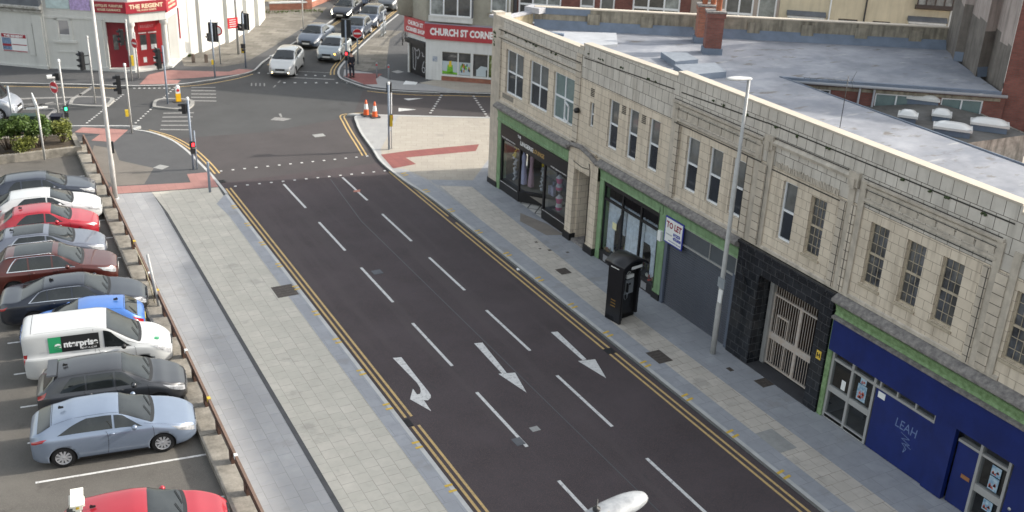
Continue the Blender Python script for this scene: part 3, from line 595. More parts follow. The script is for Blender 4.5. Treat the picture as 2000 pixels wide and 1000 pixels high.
# ornamental strip over the gateway windows
b = fr(); rnd = random.Random(4)
for i in range(46):
    u = 21.5 + i * .062; b.box(u, u + .045, 0, .03 + .02 * rnd.random(), 7.33 + .03 * rnd.random(), 7.5 + .05 * rnd.random())
b.build('carved_band', TILE_M, TB)
b = fr()
for i in range(26):
    u = rnd.uniform(16, 44); s = next(q for q in SEC if q[0] <= u <= q[1]); v = (8.46 if u > 30 else 8.63) - (.6 if u > 36.3 else 0) - .03
    for k in range(3): r = rnd.uniform(.02, .05); b.lathe([(0, -r), (r, -r * .3), (r * .8, r * .6), (0, r)], (u + rnd.uniform(-.08, .08), .02, v + rnd.uniform(-.03, .03)), 'z', 6)
for k in range(16): r = rnd.uniform(.04, .09); b.lathe([(0, -r), (r, 0), (0, r)], (44.05 + rnd.uniform(-.1, .1), .04, 7.35 + rnd.uniform(-.35, .35)), 'z', 6)
b.build('moss', MOSS, TB, kind='stuff')

def window(parent, O, d, n, u0, u1, v0, v1, dep, fm, gm, nu=1, vs=(0.5,), t=0.06, bars=0, name='window', sill=None, tilt=None):
    b = MB(O, d, n); w0 = -dep; w1 = -dep + .06
    b.box(u0, u0 + t, w0, w1, v0, v1); b.box(u1 - t, u1, w0, w1, v0, v1); b.box(u0 + t, u1 - t, w0, w1, v0, v0 + t * 1.1); b.box(u0 + t, u1 - t, w0, w1, v1 - t, v1)
    for i in range(1, nu): c = u0 + (u1 - u0) * i / nu; b.box(c - t * .5, c + t * .5, w0, w1 - .003, v0 + t * 1.1, v1 - t)
    for f in vs: c = v0 + (v1 - v0) * f; b.box(u0 + t, u1 - t, w0, w1 - .006, c - t * .6, c + t * .6)
    if bars:
        for i in range(1, bars): c = u0 + t + (u1 - u0 - 2 * t) * i / bars; b.box(c - .006, c + .006, w0, w1 - .02, v0 + t, v1 - t)
        for i in range(1, 6):
            if i != 3: c = v0 + (v1 - v0) * i / 6; b.box(u0 + t, u1 - t, w0, w1 - .023, c - .008, c + .008)
    if sill: b.box(u0 - .05, u1 + .05, -dep + .0605, .05, v0 - .09, v0 - .015)
    o = b.build(name, fm, parent)
    g = MB(O, d, n)
    if isinstance(gm, list):
        k = len(gm); 
        for i in range(k): a = u0 + (u1 - u0) * i / k; c = u0 + (u1 - u0) * (i + 1) / k; g.face([(a, w0 + .02, v0), (c, w0 + .02, v0), (c, w0 + .02, v1), (a, w0 + .02, v1)], i)
        g.build('pane', gm, o)
    else:
        vm = v0 + (v1 - v0) * (vs[0] if len(vs) else 1.0)
        g.face([(u0, w0 + .02, v0), (u1, w0 + .02, v0), (u1, w0 + .02, vm), (u0, w0 + .02, vm)], 0)
        if vm < v1: g.face([(u0, w0 + .02, vm), (u1, w0 + .02, vm), (u1, w0 + .02, v1), (u0, w0 + .02, v1)], 1)
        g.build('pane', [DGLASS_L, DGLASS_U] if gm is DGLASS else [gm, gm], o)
    return o
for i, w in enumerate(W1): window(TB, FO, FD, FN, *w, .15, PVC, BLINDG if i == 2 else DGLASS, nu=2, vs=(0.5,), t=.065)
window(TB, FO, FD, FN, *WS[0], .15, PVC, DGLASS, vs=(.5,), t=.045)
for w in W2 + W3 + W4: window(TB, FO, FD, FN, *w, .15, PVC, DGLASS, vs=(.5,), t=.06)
for w in W5 + W6 + W7: window(TB, FO, FD, FN, *w, .15, WOODF, [DGLASS, DRAPE] if w in W6[2:] + W7 else [DRAPE, DGLASS], vs=(.5,), t=.055, bars=3, sill=True)
# an open casement in the third big window, vents, lamps
b = fr(); b.setf((23.1, 37.3, 0), (0.35, 0.94), (-0.94, 0.35)); b.box(-.4, .42, .0, .05, 5.2, 5.26); b.box(-.4, .42, .0, .05, 5.92, 5.98); b.box(-.4, -.34, 0, .05, 5.2, 5.98); b.box(.36, .42, 0, .05, 5.2, 5.98); b.build('open_casement', PVC, TB)
b = fr()
for u, v in [(35.4, 6.95), (33.08, 6.85), (31.72, 6.85)]:
    for k in range(5): b.box(u - .13, u + .13, 0, .02, v - .16 + k * .07, v - .125 + k * .07)
b.build('air_brick', JOINT, TB)
b = fr(); b.lathe([(0, .18), (.10, .16), (.12, .0), (0, 0)], (36.35, .05, 5.95), 'y', 10); b.build('alarm_bell', BLACK, TB)
b = fr(); b.face([(43.3, .032, 4.02), (43.52, .032, 4.02), (43.41, .032, 4.34)]); b.face([(42.1, .01, 4.72), (43.2, .01, 4.72), (43.2, .01, 4.95), (42.1, .01, 4.95)], 1)
b.build('wall_plate', [mat('blue_plate', (0.02, 0.10, 0.45), 0.5), mat('street_plate_faded', (0.22, 0.20, 0.17), 0.7, var=.3, scale=12)], TB)
# ledge and green fascia
b = fr()
led = [(0, 4.05), (.22, 4.13), (.30, 4.2), (.30, 4.28), (.10, 4.40), (0, 4.42)]
b.extr(led, 36.7, 43.6); b.extr(led, 25.45, 34.4); b.extr(led, 8, 20.8)
b.extr([(0, 3.58), (.20, 3.60), (.22, 3.68), (0, 3.72)], 8, 20.75)
pts = [(.24, 36.75, 4.34), (.24, 36.3, 4.50), (.24, 35.6, 4.56), (.24, 34.9, 4.42), (.24, 34.35, 4.22)]
b.tube([(u, w, v) for w, u, v in pts], .10, 6, sm=False)
b.build('ledge', LEDGE, TB)
b = fr()
gp = [(0, 3.48), (.07, 3.5), (.10, 3.62), (.05, 3.66), (.08, 3.98), (.16, 4.08), (0, 4.12)]
b.extr(gp, 36.75, 43.5); gp2 = [(0, 3.62), (.07, 3.63), (.05, 3.7), (.08, 3.98), (.16, 4.08), (0, 4.12)]; b.extr(gp2, 25.45, 29.85); b.extr(gp2, 29.9, 34.3)
b.box(43.12, 43.46, -.3, .05, .05, 3.5); b.box(34.0, 34.3, -.3, .05, .1, 3.62); b.box(29.62, 30.1, -.3, .05, .35, 3.62); b.box(36.72, 36.8, -.1, .04, 3.3, 3.6)
b.build('green_surround', GREEN, TB)
b = fr()
b.extr([(0, 3.72), (.10, 3.72), (.06, 3.8), (.09, 4.0), (.16, 4.08), (0, 4.12)], 8, 20.75); b.box(20.62, 20.80, -.2, .05, .1, 3.58)
b.build('green_surround', GREEN_R, TB)
# ---- entrance portal with stone piers
b = fr()
b.box(36.22, 36.72, -.1, .14, .42, 4.05); b.box(34.38, 35.0, -.1, .14, .42, 4.05); b.box(34.38, 36.72, -.1, .12, 3.45, 4.38); b.box(34.7, 36.4, -.1, .117, 4.38, 4.5)
b.box(35.0, 35.06, -1.6, -.1, .1, 3.45); b.box(36.16, 36.22, -1.6, -.1, .1, 3.45)
b.build('entrance_portal', TILE, TB)
b = fr(); b.box(36.18, 36.76, -.1, .2, .1, .42); b.box(34.34, 35.04, -.1, .2, .1, .42); b.box(43.4, 44.35, -.1, .1, .1, .36); b.box(29.62, 30.1, -.2, .08, .1, .36); b.build_each('plinth', SHOPB, TB)
b = fr(); b.box(35.06, 36.16, -1.6, -1.55, .1, 3.45); b.box(35.04, 35.10, -1.54, -.12, .1, 3.3); b.build('front_door', mat('door_white', (0.5, 0.52, 0.55), 0.5), TB)
b = fr(); b.box(35.02, 36.2, -1.6, .1, .1, .22); b.build('doorstep', LEDGE, TB)
# ---- first shop: black front, splayed bay, lettering
SF = b = fr()
b.box(36.8, 43.12, -.25, .06, 2.78, 3.47)
b.box(36.8, 38.95, -.3, .03, .12, .55); b.box(41.2, 43.12, -.3, .03, .12, .55)
for u in (43.06, 41.24, 38.9, 36.86): b.box(u - .05, u + .05, -.08, .02, .55, 2.78)
b.box(36.8, 38.95, -.3, .05, .55, .63); b.box(41.2, 43.12, -.3, .05, .55, .63); b.box(36.8, 43.12, -.08, .0, 2.7, 2.78)
b.setf((23.1, 41.2, 0), (1.25, -1.45), (-1.45, -1.25)); b.box(0, 1.9, -.2, .02, .12, .55); b.box(0, 1.9, -.2, .04, .55, .63); b.box(1.85, 1.93, -.06, .02, .55, 2.8); b.box(0, 1.9, -.06, 0, 2.7, 2.8)
b.setf(FO, FD, FN); b.box(38.92, 39.0, -1.45, -.3, .12, .6); b.box(38.92, 38.98, -1.45, -1.38, .6, 2.8); b.box(38.92, 39.95, -1.55, -1.45, 2.3, 2.8)
SFo = SF.build('shopfront', SHOPB, TB)
b = fr(); b.face([(41.25, -.04, .6), (43.1, -.04, .6), (43.1, -.04, 2.75), (41.25, -.04, 2.75)]); b.face([(36.85, -.04, .6), (38.9, -.04, .6), (38.9, -.04, 2.75), (36.85, -.04, 2.75)])
b.setf((23.1, 41.2, 0), (1.25, -1.45), (-1.45, -1.25)); b.face([(.0, -.03, .6), (1.9, -.03, .6), (1.9, -.03, 2.75), (0, -.03, 2.75)])
b.setf(FO, FD, FN); b.face([(38.95, -.3, .6), (38.95, -1.4, .6), (38.95, -1.4, 2.75), (38.95, -.3, 2.75)]); b.build('shop_window', SHOPGL, SFo)
b = fr(); b.box(38.98, 39.94, -1.53, -1.49, .15, 2.3); b.build('shop_door', mat('door_dark', (0.03, 0.03, 0.035), 0.2), SFo)
dx = (0, -1); GOLD = mat('gold_letter', (0.42, 0.27, 0.09), 0.5); WL = mat('white_letter', (0.75, 0.75, 0.75), 0.6)
text('lettering', 'THE', .17, WL, SFo, FO, dx, FN, -41.28, 3.26, .062, bold=.004); text('lettering', 'LINGERIE', .27, WL, SFo, FO, dx, FN, -40.55, 2.98, .062, width=1.22, bold=.006)
text('lettering', 'LOUNGE', .27, GOLD, SFo, FO, dx, FN, -39.42, 2.98, .062, width=1.0, bold=.006)
for uu in (-42.3, -37.6): text('lettering', 'bridal nightwear hosiery', .10, WL, SFo, FO, dx, FN, uu, 2.83, .062, width=1.35)
b = fr(); rnd = random.Random(9)
for i in range(16):
    u = 43.0 - i * .11; b.box(u - .03, u + .03, .051, .053, .57, .60)
for i in range(18):
    u = 38.8 - i * .11; b.box(u - .03, u + .03, .051, .053, .57, .60)
b.build('sill_lettering', WL, SFo)
b = fr()   # interior: floor, back wall, patterned lobby tiles
b.face([(36.8, -.35, .5), (43.1, -.35, .5), (43.1, -2.6, .5), (36.8, -2.6, .5)], 0); b.face([(36.8, -2.6, .5), (43.1, -2.6, .5), (43.1, -2.6, 3.0), (36.8, -2.6, 3.0)], 1)
b.face([(38.95, -2, 2.9), (43.1, -2, 2.9), (43.1, 0, 2.9), (38.95, 0, 2.9)], 1)
b.face([(39, .0, .108), (41.2, .0, .108), (39.75, -1.5, .108), (39, -1.5, .108)], 2)
b.build('shop_interior', [mat('interior_floor', (0.30, 0.27, 0.23), 0.8), mat('interior_wall', (0.62, 0.56, 0.46), 0.9, var=.3, scale=1.5), bricks('lobby_tiles', (0.5, 0.49, 0.46), (0.45, 0.44, 0.42), (0.04, 0.04, 0.04), .5, .5, .03, 0, .6, rot=R(45))], TB)  # pale wall colour stands in for daylight inside the shop
def dress(u, w, v0, h, m, r=.22, name='dress', label=None, g='dresses in the lingerie shop window'):
    b = MB(FO, FD, FN); n = 14
    prof = [(r, 0), (r * .85, h * .3), (r * .5, h * .62), (r * .62, h * .78), (r * .7, h * .84), (r * .25, h * .93), (.05, h), (0, h)]
    for i in range(len(prof) - 1):
        for k in range(n):
            def P(j, kk):
                rr, hh = prof[j]; a = 2 * math.pi * kk / n; q = 1 + (.12 * math.cos(5 * a) if hh < h * .5 else 0); return (u + rr * q * math.cos(a), w + rr * .7 * q * math.sin(a), v0 + hh)
            b.face([P(i, k), P(i, k + 1), P(i + 1, k + 1), P(i + 1, k)], sm=True)
    return b.build(name, m, label=label, cat='shop display', group=g)
MAN = mat('display_white', (0.55, 0.54, 0.56), 0.6, var=.2, scale=6); PINKC = mat('display_pink', (0.55, 0.10, 0.22), 0.7); SILV = mat('display_silver', (0.45, 0.45, 0.5), 0.3, var=.4, scale=12)
dress(42.15, -.75, .62, 1.65, LAV, .24, label='lilac dress on a stand beside yellow flowers in the first shop window')
dress(41.65, -.9, .62, 1.7, mat('display_rose', (0.5, 0.32, 0.38), .8), .2, label='rose pink dress right of the lilac one in the first shop window')
def garland(u, w, v0, v1, m, label):
    b = MB(FO, FD, FN); rr = random.Random(int(u * 10))
    for i in range(34):
        t = i / 33; r = rr.uniform(.05, .10); b.lathe([(0, -r), (r, 0), (0, r)], (u + rr.uniform(-.09, .09), w + rr.uniform(-.08, .08), v0 + (v1 - v0) * t), 'z', 7, mi=0 if t < .62 else 1)
    b.build('flower_garland', m, label=label, cat='garland', group='garlands in the lingerie shop')
garland(42.45, -.45, .75, 2.6, [MAN, YEL], 'garland of white and yellow flowers in the leftmost shop window')
garland(40.75, -1.0, .75, 2.5, [MAN, YEL], 'garland of pale and yellow flowers in the splayed pane by the shop door')
b = MB((23.1 + 1.35, 40.05, 0)); b.lathe([(.05, 0), (.24, .05), (.26, .4), (.22, .45), (0, .42)], (0, 0, .62)); b.box(-.05, .05, .16, .24, .62, 1.25); 
for k in range(-3, 4): b.box(-.28 + .0, -.22, k * .07 - .02, k * .07 + .02, .7, 1.2 - abs(k) * .03)
b.build('window_chair', LAV, label='pale lilac chair with a rounded slatted back behind the splayed shop window', cat='chair')
def torso(u, w, v0, label, m0, m1):
    b = MB(FO, FD, FN)
    pr = [(.03, 0), (.13, .1), (.16, .25), (.11, .42), (.15, .58), (.17, .68), (.10, .76), (.045, .82), (.0, .84)]
    for i in range(len(pr) - 1): b.lathe([pr[i], pr[i + 1]], (u, w, v0), 'z', 12, mi=1 if 3 <= i < 5 or i == 1 else 0)
    b.build('display_torso', [m0, m1], label=label, cat='mannequin', group='display torsos in the right hand lingerie window')
torso(38.3, -.45, 1.55, 'upper display torso with pink and silver band in the right lingerie window', SILV, PINKC); torso(38.15, -.4, .65, 'lower display torso with pink band in the right lingerie window', MAN, PINKC)
torso(37.25, -.5, 1.0, 'white display torso nearest the stone portal in the right lingerie window', MAN, SILV)
b = fr(); b.box(37.0, 37.9, -.9, -.87, .7, 2.5); b.build('backdrop', mat('backdrop_pale', (0.33, 0.36, 0.40), .9, var=.2), TB)
# ---- second shop with net curtains
b = fr()
for u in (34.0, 33.0 - .35, 31.35, 30.1): b.box(u - .045, u + .045, -.1, -.01, .55, 3.5)
b.box(30.1, 34.0, -.1, 0, 3.42, 3.6); b.box(30.1, 34.0, -.1, -.005, 2.82, 2.90); b.box(30.1, 34.0, -.2, .02, .1, .52); b.box(30.1, 34.0, -.2, .05, .52, .58)
for u in (33.5, 32.0, 30.7): b.box(u - .18, u + .18, .02, .03, .16, .46, 1)
SH2 = b.build('shopfront', [SHOPB, mat('riser_vent', (0.22, 0.22, 0.23), 0.7)], TB)
b = fr(); b.face([(30.1, -.055, .55), (34, -.055, .55), (34, -.055, 3.45), (30.1, -.055, 3.45)]); b.build('shop_window', SHOPGL, SH2)
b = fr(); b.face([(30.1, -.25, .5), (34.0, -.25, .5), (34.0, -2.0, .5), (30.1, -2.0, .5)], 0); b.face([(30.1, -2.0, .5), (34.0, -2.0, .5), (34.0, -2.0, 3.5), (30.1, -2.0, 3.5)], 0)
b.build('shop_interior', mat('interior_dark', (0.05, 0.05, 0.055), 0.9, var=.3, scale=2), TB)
b = fr(); rnd = random.Random(3)
def curtain(u0, u1, v0, v1, gather=0.0, side=0):
    nu, nv = 44, 10
    P = {}
    for i in range(nu + 1):
        for j in range(nv + 1):
            t = i / nu; q = j / nv; v = v1 + (v0 - v1) * q
            u = u0 + (u1 - u0) * t
            g = math.sin(min(1, q / .62) * math.pi / 2) ** 2 * gather
            if side > 0: u = u + (u1 - u) * g
            elif side < 0: u = u + (u0 - u) * g
            P[i, j] = (u, -.30 + .05 * math.sin(i * 1.15), v)
    for i in range(nu):
        for j in range(nv): b.face([P[i, j], P[i + 1, j], P[i + 1, j + 1], P[i, j + 1]], sm=True)
curtain(33.0, 33.97, .6, 2.85, .45, 1); curtain(32.68, 33.1, 1.6, 2.85, .3, -1); curtain(31.38, 32.62, .58, 2.85); curtain(30.12, 31.32, .6, 2.85, .42, -1); curtain(30.8, 31.34, 1.9, 2.84)
b.build('net_curtains', CURT, TB)
b = fr(); rnd = random.Random(12)
CLUT = [mat('goods_brown', (0.20, 0.12, 0.06), .8), mat('goods_olive', (0.17, 0.16, 0.05), .8), mat('goods_pale', (0.5, 0.48, 0.42), .8), mat('goods_red', (0.35, 0.06, 0.05), .8)]
for i in range(60):
    u = rnd.uniform(30.2, 33.9); s = rnd.uniform(.03, .09); w = rnd.uniform(-.28, -.12) if i % 2 else rnd.uniform(-.8, -.4); h = rnd.uniform(.05, .22) * (2.5 if w < -.35 else 1)
    b.lathe([(0, 0), (s, 0), (s * 1.1, h * .6), (s * .5, h), (0, h)], (u, w, .55), 'z', 7, mi=rnd.randrange(4))
b.build('window_goods', CLUT, TB)
b = fr(); b.face([(33.0, -.05, 1.75), (33.3, -.05, 1.75), (33.3, -.05, 2.05), (33.0, -.05, 2.05)]); b.build('notice', mat('notice_cream', (0.6, 0.58, 0.35), .8), SH2)
b = fr(); b.box(29.75, 29.95, .05, .17, 2.6, 3.0); b.build('meter_box', WHITE, TB)
# ---- roller shutter unit
SHUT = mat('shutter_steel', (0.055, 0.062, 0.08), 0.5, metal=.2, var=.12, scale=.8, streak=.2)
b = fr(); z = .1
while z < 2.92:
    b.face([(25.6, -.06, z), (29.45, -.06, z), (29.45, -.03, z + .05), (25.6, -.03, z + .05)]); b.face([(25.6, -.03, z + .05), (29.45, -.03, z + .05), (29.45, -.06, z + .092), (25.6, -.06, z + .092)]); z += .094
RS = b.build('roller_shutter', SHUT, TB)
b = fr(); b.box(29.43, 29.6, -.1, .04, .1, 3.0); b.box(25.45, 25.62, -.1, .04, .1, 3.0); b.build_each('guide_rail', mat('shutter_rail', (0.10, 0.12, 0.16), .5), RS)
b = fr(); b.box(25.5, 29.55, -.12, -.02, 2.93, 3.6); b.build('sign_panel', mat('blank_fascia', (0.085, 0.095, 0.105), .3, var=.1), TB)
b = fr(); b.box(25.55, 29.55, -.02, .03, 2.9, 2.96); b.box(25.5, 25.55, -.02, .03, 2.9, 3.62); b.box(27.0, 27.03, -.02, .01, 2.96, 3.6); b.box(25.55, 28.5, -.02, .02, 3.58, 3.62); b.build('fascia_trim', ALU, TB)
tl = thing('to_let_board', 'white TO LET board with navy border fixed over the grey roller shutter', 'sign', (23.04, 29.05, 2.75))
b = fr(); b.box(28.5, 29.62, .06, .10, 2.68, 3.72, 0); b.box(28.55, 29.57, .10, .104, 2.73, 3.67, 1); b.build('board', [mat('sign_navy', (0.03, 0.04, 0.3), .5), WHITE], tl)
text('lettering', 'TO LET', .33, mat('sign_maroon', (0.25, 0.015, 0.04), .6), tl, FO, dx, FN, -29.06, 3.32, .106, width=.92, bold=.012)
nv = mat('sign_navy', (0, 0, 0))
text('lettering', '01253', .16, nv, tl, FO, dx, FN, -28.85, 3.09, .106, width=.42, bold=.008); text('lettering', '476300', .16, nv, tl, FO, dx, FN, -28.82, 2.93, .106, width=.50, bold=.008)
text('lettering', 'www.commercial.co.uk', .07, nv, tl, FO, dx, FN, -28.95, 2.80, .106, width=.75)
text('lettering', 'Commercial', .09, GREYM, tl, FO, dx, FN, -29.33, 3.03, .106, width=.36)
b = fr(); b.tube([(25.45, .03, 4.1), (25.1, .13, 3.4), (24.75, .14, 2.9)], .012, 5); b.tube([(30.08, .06, 4.0), (30.08, .07, 2.9), (30.04, .07, .5)], .014, 5); b.tube([(35.1, .13, 4.0), (34.95, .16, 3.7), (34.95, .16, .5)], .018, 5); b.tube([(36.3, .15, 3.75), (35.6, .15, 3.68), (35.1, .13, 3.75)], .016, 5); b.build('cable', BLACK, TB)
# ---- black tiled gateway
b = fr()
b.wall(20.85, 25.42, .1, 4.36, [(21.4, 24.25, .1, 3.55)], .9, 0, 0, .10)
b.box(20.8, 25.46, .0, .16, 4.28, 4.40); b.face([(20.85, .10, .1), (20.85, -.2, .1), (20.85, -.2, 4.36), (20.85, .10, 4.36)]); b.face([(25.42, .10, .1), (25.42, -.2, .1), (25.42, -.2, 4.36), (25.42, .10, 4.36)])
b.build('gateway_surround', BTILE, TB)
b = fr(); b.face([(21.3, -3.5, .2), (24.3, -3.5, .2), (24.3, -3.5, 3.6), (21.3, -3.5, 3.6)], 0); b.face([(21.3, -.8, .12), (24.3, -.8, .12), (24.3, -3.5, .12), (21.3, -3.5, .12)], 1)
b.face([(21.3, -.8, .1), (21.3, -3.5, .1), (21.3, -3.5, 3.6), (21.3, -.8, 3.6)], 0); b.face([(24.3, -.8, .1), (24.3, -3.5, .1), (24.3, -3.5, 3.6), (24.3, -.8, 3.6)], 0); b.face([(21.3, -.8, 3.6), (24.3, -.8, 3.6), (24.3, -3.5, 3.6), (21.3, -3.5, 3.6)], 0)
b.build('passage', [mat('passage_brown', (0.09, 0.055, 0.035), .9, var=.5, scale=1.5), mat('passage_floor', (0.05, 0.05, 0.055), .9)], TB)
GATEM = mat('gate_pale_metal', (0.58, 0.55, 0.52), .6, var=.2, scale=9, col2=(0.42, 0.33, 0.26))
b = fr(); y0, y1, wg = 21.42, 24.0, -.55
b.box(24.02, 24.2, wg - .05, wg + .12, .15, 3.5, 1)
for u in (y0, y1, 22.68, 22.74): b.box(u - .03, u + .03, wg - .03, wg + .03, .2, 2.88)
for v in (.22, 2.82, 1.2): b.box(y0, 24.05, wg - .035, wg + .036, v - .03, v + (.03 if v != 1.2 else .22))
b.box(y0, 24.05, wg - .03, wg + .03, 3.48, 3.54)
u = y0 + .1
while u < y1: b.tube([(u, wg, .22), (u, wg, 3.5)], .014, 5, sm=False); u += .112
for a, c in ((23.2, 23.75),):
    b.box(a - .02, a + .02, wg - .04, wg + .04, .3, 2.15); b.box(c - .02, c + .02, wg - .04, wg + .04, .3, 2.15); b.box(a, c, wg - .041, wg + .041, 2.1, 2.16)
b.build('gate', [GATEM, ALU], TB)
b = fr(); b.box(21.0, 25.0, -.8, .12, .1, .125); b.build('threshold', mat('threshold_dark', (0.045, 0.045, 0.05), .8, var=.2), TB)
b = fr(); b.box(20.98, 21.18, .10, .112, 1.95, 2.25); b.build('hydrant_plate', mat('plate_yellow', (0.65, 0.45, 0.06), .5), TB)
text('lettering', 'H', .2, BLACK, TB, FO, dx, FN, -21.08, 2.03, .113, bold=.01)
# ---- navy shop
b = fr()
b.box(8, 20.72, -.1, .12, 2.52, 3.58)
b.box(8, 13.95, -.15, -.02, .12, 2.5); b.box(16.5, 18.72, -.1, .0, .12, 2.18); b.box(15.78, 16.5, -.1, .06, .12, 2.5); b.box(14.98, 15.70, -.2, -.06, .12, 2.12)
NS = b.build('shopfront', NAVY, TB)
b = fr()
for u in (20.57, 19.72, 18.82): b.box(u - .045, u + .045, -.12, .0, .12, 2.5)
for v in (.14, .18): b.box(18.82, 20.57, -.1, -.005, v - .03, v + .1)
b.box(18.82, 20.57, -.12, -.006, 2.18, 2.26); b.box(18.82, 20.57, -.1, -.01, 1.08, 1.28)
b.box(16.5, 18.78, -.12, .005, 2.18, 2.26)
for u in (18.6, 17.95, 17.25, 16.55): b.box(u - .03, u + .03, -.12, -.003, 2.26, 2.5)
b.box(14.98, 15.70, -.2, -.03, 2.12, 2.2); b.box(14.90, 14.98, -.2, .0, .12, 2.5); b.box(14.0, 14.08, -.2, .0, .12, 2.5); b.box(14.08, 14.9, -.15, -.02, 2.12, 2.2); b.box(14.08, 14.9, -.15, -.02, .14, .25); b.box(14.08, 14.9, -.15, -.021, 1.0, 1.22)
b.build('door_frame', ALU, NS)
b = fr(); b.face([(18.82, -.06, .15), (20.57, -.06, .15), (20.57, -.06, 2.5), (18.82, -.06, 2.5)]); b.face([(14.05, -.09, .15), (14.95, -.09, .15), (14.95, -.09, 2.5), (14.05, -.09, 2.5)]); b.face([(16.5, -.06, 2.2), (18.8, -.06, 2.2), (18.8, -.06, 2.5), (16.5, -.06, 2.5)]); b.face([(14.95, -.15, 2.15), (15.75, -.15, 2.15), (15.75, -.15, 2.5), (14.95, -.15, 2.5)])
b.build('shop_window', SHOPGL, NS)
b = fr(); b.face([(13.9, -2.0, .1), (20.6, -2.0, .1), (20.6, -2.0, 2.8), (13.9, -2.0, 2.8)]); b.face([(13.9, -.2, .12), (20.6, -.2, .12), (20.6, -2.0, .12), (13.9, -2.0, .12)]); b.box(19.8, 20.3, -1.6, -1.0, .12, 1.0, 1)
b.build('shop_interior', [mat('interior_grey', (0.10, 0.095, 0.085), .9, var=.4, scale=1.2), mat('interior_dark', (0, 0, 0))], TB)
PB = mat('poster_blue', (0.12, 0.32, 0.55), .6, var=.4, scale=9, col2=(0.45, 0.55, 0.6)); PRD = mat('poster_red', (0.45, 0.10, 0.07), .6, var=.3, scale=20)
def poster(u, v, wd, ht, label, mtl=None):
    t = thing('window_poster', label, 'poster', (23.1 + .05, u, v), group='posters on the navy shop doors')
    b = fr(); b.box(u - wd / 2, u + wd / 2, -.055, -.05, v, v + ht); b.build('sheet', mtl or PB, t)
    if not mtl:
        b = fr(); rnd = random.Random(int(u * 100)); 
        for k in range(7): a = rnd.uniform(-.3, .3) * wd; h = rnd.uniform(.15, .5) * ht; b.face([(u + a - wd * .16, -.049, v + h - ht * .08), (u + a + wd * .16, -.049, v + h - ht * .08), (u + a, -.049, v + h + ht * .16)])
        b.build('picture', PRD, t)
poster(19.28, 1.38, .36, .55, 'blue and red poster on the right leaf of the glazed double doors'); poster(19.28, 1.95, .24, .2, 'small poster at the top of the right leaf of the glazed double doors')
poster(20.02, 1.35, .17, .33, 'small pale notice on the left leaf of the glazed double doors', WHITE)
for v, h, l in ((1.75, .3, 'top'), (1.3, .42, 'middle'), (.62, .34, 'bottom')): poster(14.4, v, .3, h, 'blue poster, the %s one of the column on the single glazed navy shop door' % l)
b = fr(); b.box(18.35, 18.62, .0, .01, 1.92, 2.12); b.build('notice', WHITE, NS)
b = fr(); b.box(15.1, 15.38, -.06, -.045, 1.1, 1.22); b.build('letterbox', mat('brass', (0.45, 0.22, 0.10), .4, metal=.6), NS)
CH = mat('chalk_blue', (0.11, 0.16, 0.31), .9)
text('graffiti', 'LEAH', .42, CH, NS, FO, dx, FN, -17.42, 1.38, .002, width=.8, ext=.001, slant=.1)
b = fr(); r = random.Random(5)
pp = [(17.55, 1.3), (17.2, 1.22), (17.5, 1.12), (17.15, 1.05), (17.45, .98), (17.25, .88), (17.35, .7), (17.3, 1.0), (17.1, .95)]
for i in range(len(pp) - 1):
    a, c = Vector(pp[i]), Vector(pp[i + 1]); q = (c - a).normalized(); q = Vector((-q.y, q.x)) * .010; b.face([(a.x - q.x, .0025, a.y - q.y), (c.x - q.x, .0025, c.y - q.y), (c.x + q.x, .0025, c.y + q.y), (a.x + q.x, .0025, a.y + q.y)])
b.build('graffiti', CH, NS)
b = fr(); b.lathe([(0, .02), (.05, .02), (.05, 0), (0, 0)], (13.75, -.02, 1.15), 'y', 10); b.build('door_knob', ALU, NS)

# ---- roof, rear parapet, chimneys
RZ = 7.4
RFP = [(23.4, -14), (23.4, 44.2), (25.9, 45.5), (43.2, 35.1), (41.3, 32.7), (40.2, 30.9), (38.56, 28.15), (31.18, 33.4), (30.95, 21.1), (30.9, -14)]
b = MB(); b.prism(RFP, RZ - .25, RZ); b.build('roof', ROOF, TB)
b = MB(); b.prism([(30.88, -14), (23.15, -14), (23.15, -13.9), (30.8, -13.9), (30.85, 33.3), (30.95, 33.3)], .1, RZ - .2, top=False); b.build('rear_wall', BRICK_D, TB)
b = fr(); b.box(-14, 8, -.1, .1, .1, 4.3); b.build('shopfront', NAVY, TB)
b = MB()
for (a, c) in [((30.9, -14), (31.18, 33.4)), ((31.18, 33.4), (38.56, 28.15))]: b.setf(a, Vector(c) - Vector(a), Vector((c[1] - a[1], a[0] - c[0]))); b.box(0, (Vector(c) - Vector(a)).length, -.02, .12 if c[0] > 35 else .03, RZ - .12, RZ + .03)
b.build('eaves', FELTB, TB)
b = MB(); a, c = Vector((31.18, 33.4)), Vector((38.75, 28.0)); b.setf(tuple(a), c - a, (c.y - a.y, a.x - c.x)); b.tube([(0, .17, RZ - .14), ((c - a).length, .17, RZ - .14)], .07, 8)
for q in (3.35, 3.95): b.tube([(q, .14, RZ - .2), (q, .10, 2)], .045, 8)
b.build('gutter', mat('gutter_grey', (0.30, 0.31, 0.33), .6), TB)
EW = MB(); EW.setf(tuple(a), c - a, (c.y - a.y, a.x - c.x)); L9 = (c - a).length
EW.wall(0, L9, .0, RZ - .25, [(1.35, 2.2, 6.3, 6.99), (4.05, 5.82, 6.3, 6.99), (6.75, 8.45, 5.85, 6.99)], .12, 0); EW.build('courtyard_wall', BRICK_D, TB)
b = MB(); b.setf(tuple(a), c - a, (c.y - a.y, a.x - c.x)); b.box(.1, L9 - .2, 0, .03, 7.0, 7.13); b.build('lintel', RENDER_D, TB)
dd, nn_ = c - a, Vector((c.y - a.y, a.x - c.x))
